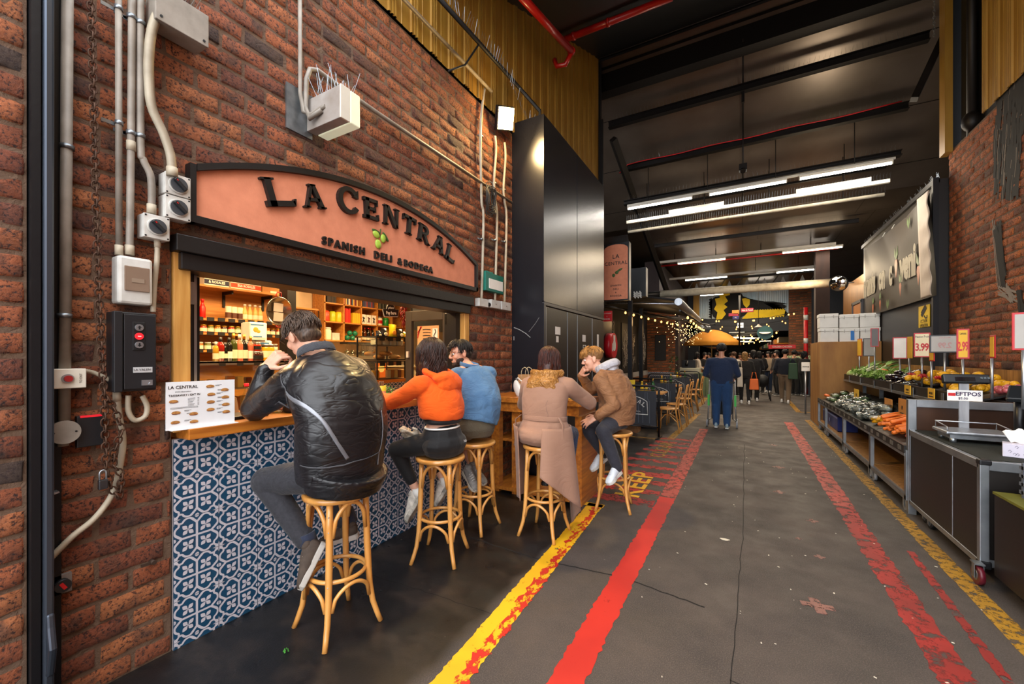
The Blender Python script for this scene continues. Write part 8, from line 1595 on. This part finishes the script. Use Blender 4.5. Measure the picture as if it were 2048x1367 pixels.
m=MB(); m.bb((-2.02,8.4,.75),(-1.9,8.44,1.02)); obj('yellow_menu_card',m,YEL,label='bright yellow card standing behind the man in the tan jacket',cat='card'); m=MB(); m.bb((-2.2,8.2,.0),(-1.8,8.5,.75)); obj('dumb_waiter',m,MC['cafe_wainscot'],label='low timber stand under the yellow card',cat='stand')
t=thing('potted_plant','leafy potted plant on the far cafe table','plant'); c=V((-1.95,14.2,.75)); m=MB(); m.lathe([(0,0),(.07,0),(.09,.14),(.08,.14),(0,.12)],c,14); obj('pot',m,WHT,t); m=MB()
for k in range(90): a,h=rr.uniform(0,6.28),rr.uniform(.12,.75); d=.16*math.sin(h*3.6)+rr.uniform(-.03,.03); p=c+V((d*math.cos(a),d*math.sin(a),h)); s=V((rr.uniform(-1,1),rr.uniform(-1,1),rr.uniform(-1,1)))*.045; q=V((rr.uniform(-1,1),rr.uniform(-1,1),rr.uniform(-1,1)))*.02; m._a([p-s,p+q,p+s,p-q],[(0,1,2,3)])
obj('foliage',m,mat('plant_dark','#24401c',.5),t)
# far left : counter, umbrella, heater
t=thing('market_umbrella','amber yellow market umbrella in the middle distance','umbrella',(-1.32,22.0,0)); m=MB(); n=8; R_=1.25
def um(a,b): an=a*2*PI; k=R_*b*(1-.05*abs(math.sin(an*n/2))*b); return (k*math.cos(an),k*math.sin(an),2.78-.66*b**1.9)
m.grid(um,65,10); obj('canopy',m,mat('umbrella_amber','#d08a28',.8,col2='#b87420',ns=2),t,solid=.004); m=MB(); m.grid(lambda a,b:(R_*math.cos(a*2*PI)*(1-.05*abs(math.sin(a*2*PI*4))),R_*math.sin(a*2*PI)*(1-.05*abs(math.sin(a*2*PI*4))),2.12-.10*b),65,3); obj('valance',m,MC['umbrella_amber'],t); m=MB(); m.cyl((0,0,0),(0,0,2.76),.025); m.lathe([(0,0),(.28,0),(.28,.06),(.05,.1)],(0,0,0),18); obj('pole',m,PINE,t)
t=thing('patio_heater','silver hanging patio heater above the umbrella','heater'); c=P(1408,655,Y=16); m=MB(); m.tube([c+V((-.16,-.1,.03)),c+V((.14,.1,-.06))],.13,14); obj('heater_body',m,ALU,t); m=MB(); m.tube([c+V((0,0,.1)),c+V((-.4,0,.35))],.02,6); m.tube([c+V((.1,0,.1)),c+V((.35,.1,.12))],.02,6); obj('heater_arm',m,BLKM,t)
t=thing('coffee_counter','pale coffee counter with machine beyond the cafe barriers','counter'); m=MB(); m.bb((-2.25,17.2,0),(-1.45,18.0,1.05)); obj('body',m,mat('pale_enamel','#b4b09c',.4),t,bevel=.02); m=MB(); m.bb((-2.1,17.3,1.05),(-1.6,17.8,1.35)); m.tube([(-1.9,17.25,1.3),(-1.9,17.1,1.15)],.05,8); obj('coffee_machine',m,BLKM,t)
m=MB(); m.grid(lambda a,b:(-1.62+.62*a,17.0-.02*math.sin(a*30)*(1-b)-(.0 if b<1 else 0),.02+.83*b),50,3); m.bb((-1.62,17.02,.83),(-1.0,17.6,.86)); obj('cloth_covered_table',m,mat('sage_cloth','#6c7a5c',.8),label='table under a sage green cloth beside the walkway',cat='table')
m=MB(); m.bb((-1.55,18.4,1.0),(-.8,18.9,1.06)); m.bb((-1.5,18.5,0),(-1.45,18.55,1)); m.bb((-.9,18.5,0),(-.85,18.55,1)); obj('high_table',m,OAKC,label='high timber table among the seated people',cat='table')
# ================================================================ FAR MARKET
t=thing('bird_mural','big mural of a yellow and black bird on pale blue corrugated sheet','mural'); Y_=24.0; a,b=P(1398,638,Y=Y_),P(1577,570,Y=Y_)
m=MB(); n=90
vs=[]
for i in range(n+1):
    x=a.x+(b.x-a.x)*i/n
    for z in (a.z,b.z): vs.append((x,Y_+(.03 if i%2 else 0),z))
m._a(vs,[(2*i,2*i+2,2*i+3,2*i+1) for i in range(n)]); obj('corrugated_sheet',m,mat('sky_blue_sheet','#a4c0d0',.6,col2='#c4c8c4',ns=.8),t)
T=FF((0,Y_-.012,0)); z_=lambda v:P(1486,v,Y=Y_).z; x_=lambda u:px2x(u,Y_)
def pp(l): return [(x_(u),z_(v)) for u,v in l]
m=MB(); m.prism(pp([(1418,600),(1430,590),(1444,588),(1460,580),(1480,582),(1486,592),(1500,598),(1520,603),(1540,607),(1560,610),(1574,616),(1560,624),(1530,622),(1500,626),(1478,636),(1436,638),(1426,630),(1422,618)]),0,.006,T)
for k in range(7): m.prism(pp([(1515+k*5,604+k*2),(1548+k*5,606+k*4),(1576-k,612+k*4),(1545+k*3,612+k*4)]),0,.007,T)
for k in range(8): m.prism(pp([(1424,592+k*5),(1417,595+k*5),(1424,600+k*5)]),0,.006,T)
obj('black_plumage',m,mat('mural_plumage','#161410',.8),t); m=MB()
m.prism(pp([(1430,594),(1450,590),(1456,600),(1448,606),(1455,612),(1447,618),(1452,626),(1444,636),(1432,637),(1435,622),(1428,615),(1433,606)]),.009,.013,T); m.prism(pp([(1484,597),(1491,596),(1500,600),(1499,610),(1493,616),(1487,609)]),.009,.013,T); m.prism(pp([(1438,586),(1446,576),(1452,584),(1458,578),(1460,588),(1440,592)]),.009,.013,T)
for k in range(14): m.prism(pp([(1484+k*6,637-k*.3),(1500+k*5,620),(1512+k*4.5,624),(1496+k*5.5,637)]),.008,.012+.0001*k,T)
obj('yellow_plumage',m,mat('mural_yellow','#f0c814',.7),t)
m=MB(); m.bb((-2.1,24.05,a.z-.02),(2.05,24.3,5.2)); m.bb((-2.6,24.0,2.75),(2.7,24.3,a.z)); m.bb((-5,24,0),(-2.05,24.3,5.2)); m.bb((2.8,24,0),(5,24.3,5.2)); obj('wall_mural_backing',m,BLK,kind='structure')
brick_wall('wall_far_brick',FF((0,23.9,0)),b.x,b.x+.9,0,5.1,[],CBR,15,nu=4,nw=3,ch=.12,cl=.3); m=MB(); m.bb((-2.3,23.7,3.3),(-2.02,24,5.1)); obj('trim_6',m,CLAD,kind='structure')
m=MB(); m.bb((1.95,15.6,0),(2.3,15.95,5.0)); obj('brick_pier',m,mat('dark_timber_pier','#3c2418',.7,col2='#24150f',ns=3,stretch=(2,2,.4)),label='dark brown pier behind the plywood cabinet',cat='pier')
t=thing('striped_pole','red and white striped pole behind the dark pier','pole'); m=MB(); m.cyl((2.13,19.5,0),(2.13,19.5,3.4),.07); obj('pole',m,RED,t); m=MB(); 
for z in (2.0,2.9): m.cyl((2.13,19.5,z),(2.13,19.5,z+.2),.075)
obj('white_band',m,WHT,t)
def panel(name,lab,u0,u1,v0,v1,y,mt,txt=None,tm=None,cat='sign',ts=.6):
    a,b=P(u0,v1,Y=y),P(u1,v0,Y=y); z0=P((u0+u1)/2,v1,Y=y).z; z1=P((u0+u1)/2,v0,Y=y).z; t=thing(name,lab,cat); m=MB(); m.bb((a.x,y,z0),(b.x,y+.04,z1)); obj('panel',m,mt,t,bevel=.01)
    if txt: m=MB(); m.text(txt,(z1-z0)*ts,FF(((a.x+b.x)/2,y-.003,(z0+z1)/2)),.002,.02,sx=.8); obj('lettering',m,tm or WHT,t)
panel('pill_sign','small orange pill sign under the mural bird',1464,1478,620,628,21.5,mat('pill_orange','#c8742a',.5)); panel('pill_sign','crimson pill sign under the mural bird, right',1482,1507,616,624,21.5,mat('pill_crimson','#8e2038',.5),'Hot & Food'); panel('pill_sign','crimson pill sign under the mural bird, left',1457,1477,626,632,21.5,mat('pill_crimson')); panel('pill_sign','blue pill sign under the mural bird',1465,1478,632,638,21.5,mat('pill_blue','#2c2a6a',.5),'ML')
m=MB(); m.cyl(P(1479,690,Y=21.6),P(1479,575,Y=21.6),.035); obj('sign_pole',m,INK,label='black pole carrying the pill signs in front of the mural',cat='pole')
panel('hanging_notice','white hanging notice below the mural',1475,1487,645,655,24.0-.5,mat('lit_white','#f0ece4',.5,emit=1.2),'Meats',INK,ts=.5); panel('stall_banner','long red stall banner with pale lettering at the right of the crowd',1537,1592,689,697,22.5,RED,'GOLDEN CHICKEN'); panel('small_notice','white notice on a stand beside the plywood cabinet',1603,1620,724,742,13.0,WHTP,'NOTICE',INK,ts=.2)
m=MB(); m.cyl(P(1611,742,Y=13.05),V((P(1611,742,Y=13.05).x,13.05,0)),.02); obj('notice_post',m,ALU,label='thin post of the white notice beside the plywood cabinet',cat='post')
t=thing('pendant_lamp','white conical pendant lamp hanging in front of the fascia','lamp'); c=P(1517,652,Y=20); m=MB(); m.lathe([(.16,-.04),(.06,.03),(.03,.08),(0,.09)],c,18); obj('lamp_shade',m,mat('shade_white','#c8beb0',.5),t); m=MB(); m.cyl(c+V((0,0,.08)),c+V((0,0,2.0)),.01,6); obj('rod',m,DARKST,t)
c=P(1530,665,Y=21); t=thing('round_stall_sign','round white and teal stall sign over the crowd','sign'); m=MB(); m.tube([c,c+V((0,.05,0))],.3,24); obj('disc',m,mat('teal_disc','#3a6a6c',.5),t); m=MB(); m.tube([c+V((0,-.01,.03)),c],.22,24); obj('white_disc',m,WHTP,t)
# far hall lights, stalls
rr=random.Random(9); protoL=None
for k in range(26):
    x,y=rr.uniform(-3,3),rr.uniform(27,62)
    if protoL is None: protoL=thing('hall_tube_light','bright tube light under the low roof of the far hall','light',(x,y,3.6),0,'far hall tube lights'); m=MB(); m.box((0,0,0),(1.2,.06,.04)); obj('tube',m,TUBEW,protoL,keep=True)
    else: dup(protoL,(x,y,3.3+rr.uniform(0,.5)))
stc=['#8a2a1c','#c8b48a','#3a5a3a','#c87a2a','#d8d0c0','#5a2a3a','#2a4a6a']
for k in range(22):
    y=18.5+k*1.9; s=1 if k%2 else -1; c=stc[k%7]
    if y<25.5: continue
    sd='left' if s<0 else 'right'; t=thing('market_stall','dim market stall standing along the %s side of the far hall'%sd,'stall',group=sd+' side stalls of the far hall'); m=MB(); m.bb((s*1.9,y,0),(s*2.9,y+1.5,1.0)); obj('counter',m,mat('stall_'+c[1:],c,.6),t); m=MB(); m.bb((s*1.8,y,2.3),(s*2.9,y+1.6,2.6)); obj('fascia',m,mat('stall_'+stc[(k+3)%7][1:],stc[(k+3)%7],.6),t); m=MB()
    for j in range(7): m.ell((s*2.2,y+.15+j*.2,1.05),(.2,.1,.12),None,8,5)
    obj('goods',m,mat('stall_'+stc[(k+5)%7][1:],stc[(k+5)%7],.6),t,kind='stuff')
m=MB(); r2=random.Random(3)
for k in range(500): p=V((1.62+r2.uniform(0,.75),19.5+r2.uniform(0,3),.95+r2.uniform(.25,.55))); m.ell(p,.035,None,5,4)
obj('flower_display',m,mat('flower_green','#7a9a4a',.6,col2='#d8d8c0',ns=30),label='bank of green and white flowers on the stall right of the crowd',cat='flowers',kind='stuff'); m=MB(); m.bb((1.62,19.5,0),(2.4,22.5,1.2)); obj('flower_stand',m,BLK,label='dark stand under the flower bank',cat='stand')
# ================================================================ PEOPLE WALKING
SKN='#c98f72'
def walker(lab,x,y,h,fa,topc,botc,hairc,hl=.12,sw=1.0,stride=.12,arms=(0,0),shoec='#d8d8d8',vox=.013,skn=SKN,longc=0,tilt=0,seat=0):
    k=h/1.72; R=Matrix.Rotation(fa,3,'Z'); o=V((x,y,-.43*k*seat)); q=lambda a,b,c:o+R@V((a*k,b*k,c*k)); aL,aR=arms
    J=dict(hip=q(0,0,.93),neck=q(0,.02,1.43),head=q(0,.05,1.60),f=R@V((0,1,-.12)),up=(0,0,1),bend=R@V((0,-.01,0)),SL=q(-.18*sw,0,1.36),SR=q(.18*sw,0,1.36),EL=q(-.25*sw,-.03+.1*aL,1.10),ER=q(.25*sw,-.03+.1*aR,1.10),WL=q(-.22*sw+.04*aL,.06+.25*aL,.90+.2*aL),WR=q(.22*sw-.04*aR,.06+.25*aR,.90+.2*aR),
     KL=q(-.10,.04+stride*.6+.4*seat,.50+.38*seat),KR=q(.10,.04-stride*.4+.4*seat,.50+.38*seat),AL=q(-.10,stride+.38*seat,.10+.36*seat),AR=q(.10,-stride*1.0+.38*seat,.10+.36*seat),HL=(R@V((.1,.3,-.9)),R@V((.9,.1,0)),1,.35,.95*k),HR=(R@V((-.1,.3,-.9)),R@V((-.9,.1,0)),-1,.35,.95*k))
    f=R@V((0,1,0)); J['TL']=(J['AL']+V((0,0,-.085))-f*.07,J['AL']+V((0,0,-.085))+f*.19); J['TR']=(J['AR']+V((0,0,-.085))-f*.07,J['AR']+V((0,0,-.085))+f*.19)
    tc=cloth('knit_'+topc[1:],topc,rough=.9,bump=.3); bc=cloth('trouser_'+botc[1:],botc,rough=.9,bump=.25)
    tops=[(-.12-longc,.19*sw,.14),(.1,.185*sw,.135),(.45,.185*sw,.13),(.8,.18*sw,.115),(.97,.085,.08)]
    t,B,top,sk=person(lab,J,dict(s=k*.97,skin=skn,pants=bc,top=tc,topname='jacket',tw=sw,sr=1.02*sw**.5,shoe=mat('shoe_'+shoec[1:],shoec,.5),sole=WHT,disp=.012,pdisp=.012,pr=1.1*sw),vox)
    hm=HAIR('hair_'+hairc[1:],hairc,'#0e0a08'); c=J['head']; m=MB(); m.ell(c+B@V((0,-.02*k,.038*k)),(.084*k,.104*k,.09*k),B,16,10)
    if hl>.15: m.ell(c+B@V((0,-.05*k,-.07*k)),(.08*k,.05*k,.06*k+hl*.3),B,14,9)
    blob('hair_cap',m,hm,t,.009,2); m=MB(); strands(m,c,B,.97*k,220 if vox<.012 else 110,hl,(50,310),int(x*10+y),.006,1.12,start=(.05,1.2),segs=6); obj('hair',m,hm,t)
    if skn and abs(math.cos(fa)-(-1))<.9: face_parts(t,c,B,.97*k)
    return t
t=walker('person in a navy sweater and blue jeans pushing a trolley up the walkway',-.39,9.55,1.76,0,'#1b2a46','#1f4068','#1c1512',.10,1.18,.04,(.7,.7),'#8aa0a8',.010)
m=MB(); m.bb((-.24,9.40,.955),(-.14,9.42,.985)); obj('phone_in_pocket',m,INK,t)
t=thing('shopping_trolley','grey and green folding shopping trolley in front of the navy sweater','trolley'); m=MB()
for s in (-1,1): m.tube([(-.39+s*.24,9.85,1.0),(-.39+s*.25,9.75,.5),(-.39+s*.27,9.70,.12)],.013,8); m.tube([(-.39+s*.20,9.9,.95),(-.39+s*.20,9.95,.15)],.012,8); m.tube([(-.39+s*.27,9.7,.14),(-.39+s*.2,10.1,.14)],.012,8)
m.tube([(-.63,9.85,1.0),(-.15,9.85,1.0)],.014,8); obj('frame',m,ALU,t); m=MB()
for s in (-1,1): m.bb((-.39+s*.25-.02,9.70,.45),(-.39+s*.25+.02,9.78,.68))
obj('green_sleeve',m,mat('bright_green','#2fae3a',.4),t); m=MB(); m.bb((-.58,9.85,.25),(-.2,10.15,.85)); obj('bag',m,mat('trolley_black','#1a1a1c',.7),t,bevel=.03)
for s in (-1,1):
    for y in (9.70,10.08): m=MB(); m.tube([(-.39+s*.28-.015,y,.075),(-.39+s*.28+.015,y,.075)],.075,16); obj('wheel',m,mat('grey_rubber'),t)
cx=lambda u,y:px2x(u,y)
PE=[('blond person in black clothes carrying an orange bag',1490,14.9,1.63,.1,'#121214','#141416','#b88a50',.2,1.0,.1),('person in a dark puffer coat pushing a black pram',1507,16.0,1.70,0,'#17171b','#101012','#1a1412',.2,1.1,.05),
('person with an olive tote wearing beige trousers and a navy jacket',1570,15.8,1.72,-.15,'#101624','#6f5c48','#15100e',.1,1.08,.16),('person in a cream body warmer with a crimson cross bag',1538,20.0,1.70,2.6,'#b09a80','#26344e','#1a1310',.2,1.0,.08),
('person in dark brown standing beside the cream body warmer',1555,18.6,1.72,2.2,'#241a18','#141214','#16100e',.15,1.0,.05),('person in a white shirt seen left of the blond person',1469,17.5,1.66,.6,'#c8c0b4','#1c1c20','#5a3a24',.12,1.0,.05),
('dark-haired person in black right behind the pram',1519,19.3,1.70,.2,'#141012','#121214','#120c0a',.3,1.05,.05),('person in dark green beside the plywood cabinet',1588,19.2,1.72,-.5,'#20241c','#1c1a18','#15100e',.1,1.0,.05),
('person in grey-green looking at the flowers',1597,20.4,1.68,-1.2,'#4a4c3c','#22201e','#3a281c',.15,1.0,.05),('person in black nearest the dark pier',1607,19.0,1.69,-.9,'#0f0f11','#0f0f11','#0e0a08',.25,1.05,.05),
('person in a brown top far behind the white shirt',1480,22.5,1.66,3.0,'#7a4a34','#202020','#241812',.1,1.0,.05),('small dark figure far down the walkway',1526,27.0,1.70,.1,'#1a1c22','#141416','#140f0c',.1,1.0,.08),
('far figure in pale clothes under the hall lights',1500,30.0,1.70,3.0,'#a89c8c','#2a2a30','#241812',.1,1.0,.05),('far figure in dark red under the hall lights',1545,26.5,1.72,3.1,'#5a1c1c','#202024','#140f0c',.1,1.0,.05),('standing figure in dark blue behind the umbrella table',1462,24.5,1.68,.4,'#1c2438','#16161a','#17100c',.12,1.0,.04)]
for i,(lab,u,y,h,fa,a,b,c,hl,sw,st_) in enumerate(PE): walker(lab,cx(u,y),y,h,fa,a,b,c,hl,sw,st_,(.2,.2) if i!=1 else (.8,.8),'#e0e0e2' if i<4 else '#3a3a3c',.016,SKN)
for lab,u,y,a,c,hl,fa in (('person with long dark hair in white at the high table',1393,18.0,'#c8b8a8','#120c0a',.3,-1.0),('person in black eating at the high table',1408,19.4,'#161416','#17100c',.1,-2.2),('person in dark clothes at the far side of the high table',1419,20.5,'#241c1a','#17100c',.12,2.6),('person in grey just left of the navy sweater',1434,20.8,'#4a4644','#1a1310',.1,2.8)): walker(lab,cx(u,y),y,1.66,fa,a,'#1a1a1e',c,hl,1.0,.02,(.6,.6),'#3a3a3c',.016,SKN)
def tote(lab,u,y,z,w,h,c,hnd):
    x=cx(u,y); t=thing('hand_bag',lab,'bag'); m=MB(); m.prism([(-w/2,0),(w/2,0),(w*.42,h),(-w*.42,h)],-.07,.07,FF((x,y,z))); obj('bag_body',m,mat('tote_'+c[1:],c,.6),t,bevel=.02); m=MB(); m.tube([(x-w*.3,y,z+h),(x-w*.15,y,z+h+hnd),(x+w*.15,y,z+h+hnd),(x+w*.3,y,z+h)],.01,6); obj('bag_handle',m,mat('tote_'+c[1:]),t)
tote('orange tote bag carried low by the blond person',1508,14.8,.46,.26,.34,'#d8682a',.2); tote('olive green tote on the shoulder of the person in beige trousers',1586,15.6,.78,.26,.5,'#2c4a34',.22); tote('long pale shoulder bag between the navy sweater and the blond person',1480,14.6,.55,.16,.6,'#b8b0a4',.2)
t=thing('pram','black pram pushed up the walkway beside the blond person','pram'); x=cx(1525,16.6); m=MB(); m.tube([(x-.2,16.2,1.0),(x-.15,16.5,.6),(x-.2,16.9,.1)],.015,6); m.tube([(x+.2,16.2,1.0),(x+.15,16.5,.6),(x+.2,16.9,.1)],.015,6); m.tube([(x-.2,16.2,1.0),(x+.2,16.2,1.0)],.018,6); m.tube([(x-.2,16.3,.15),(x+.2,16.7,.6)],.012,6); obj('frame',m,BLKM,t); m=MB(); m.ell((x,16.6,.65),(.2,.3,.22)); obj('seat_hood',m,mat('trolley_black'),t)
for s in (-1,1):
    for y in (16.3,16.95): m=MB(); m.tube([(x+s*.22-.015,y,.11),(x+s*.22+.015,y,.11)],.11,16); obj('wheel',m,mat('trolley_black'),t)
finish_world()
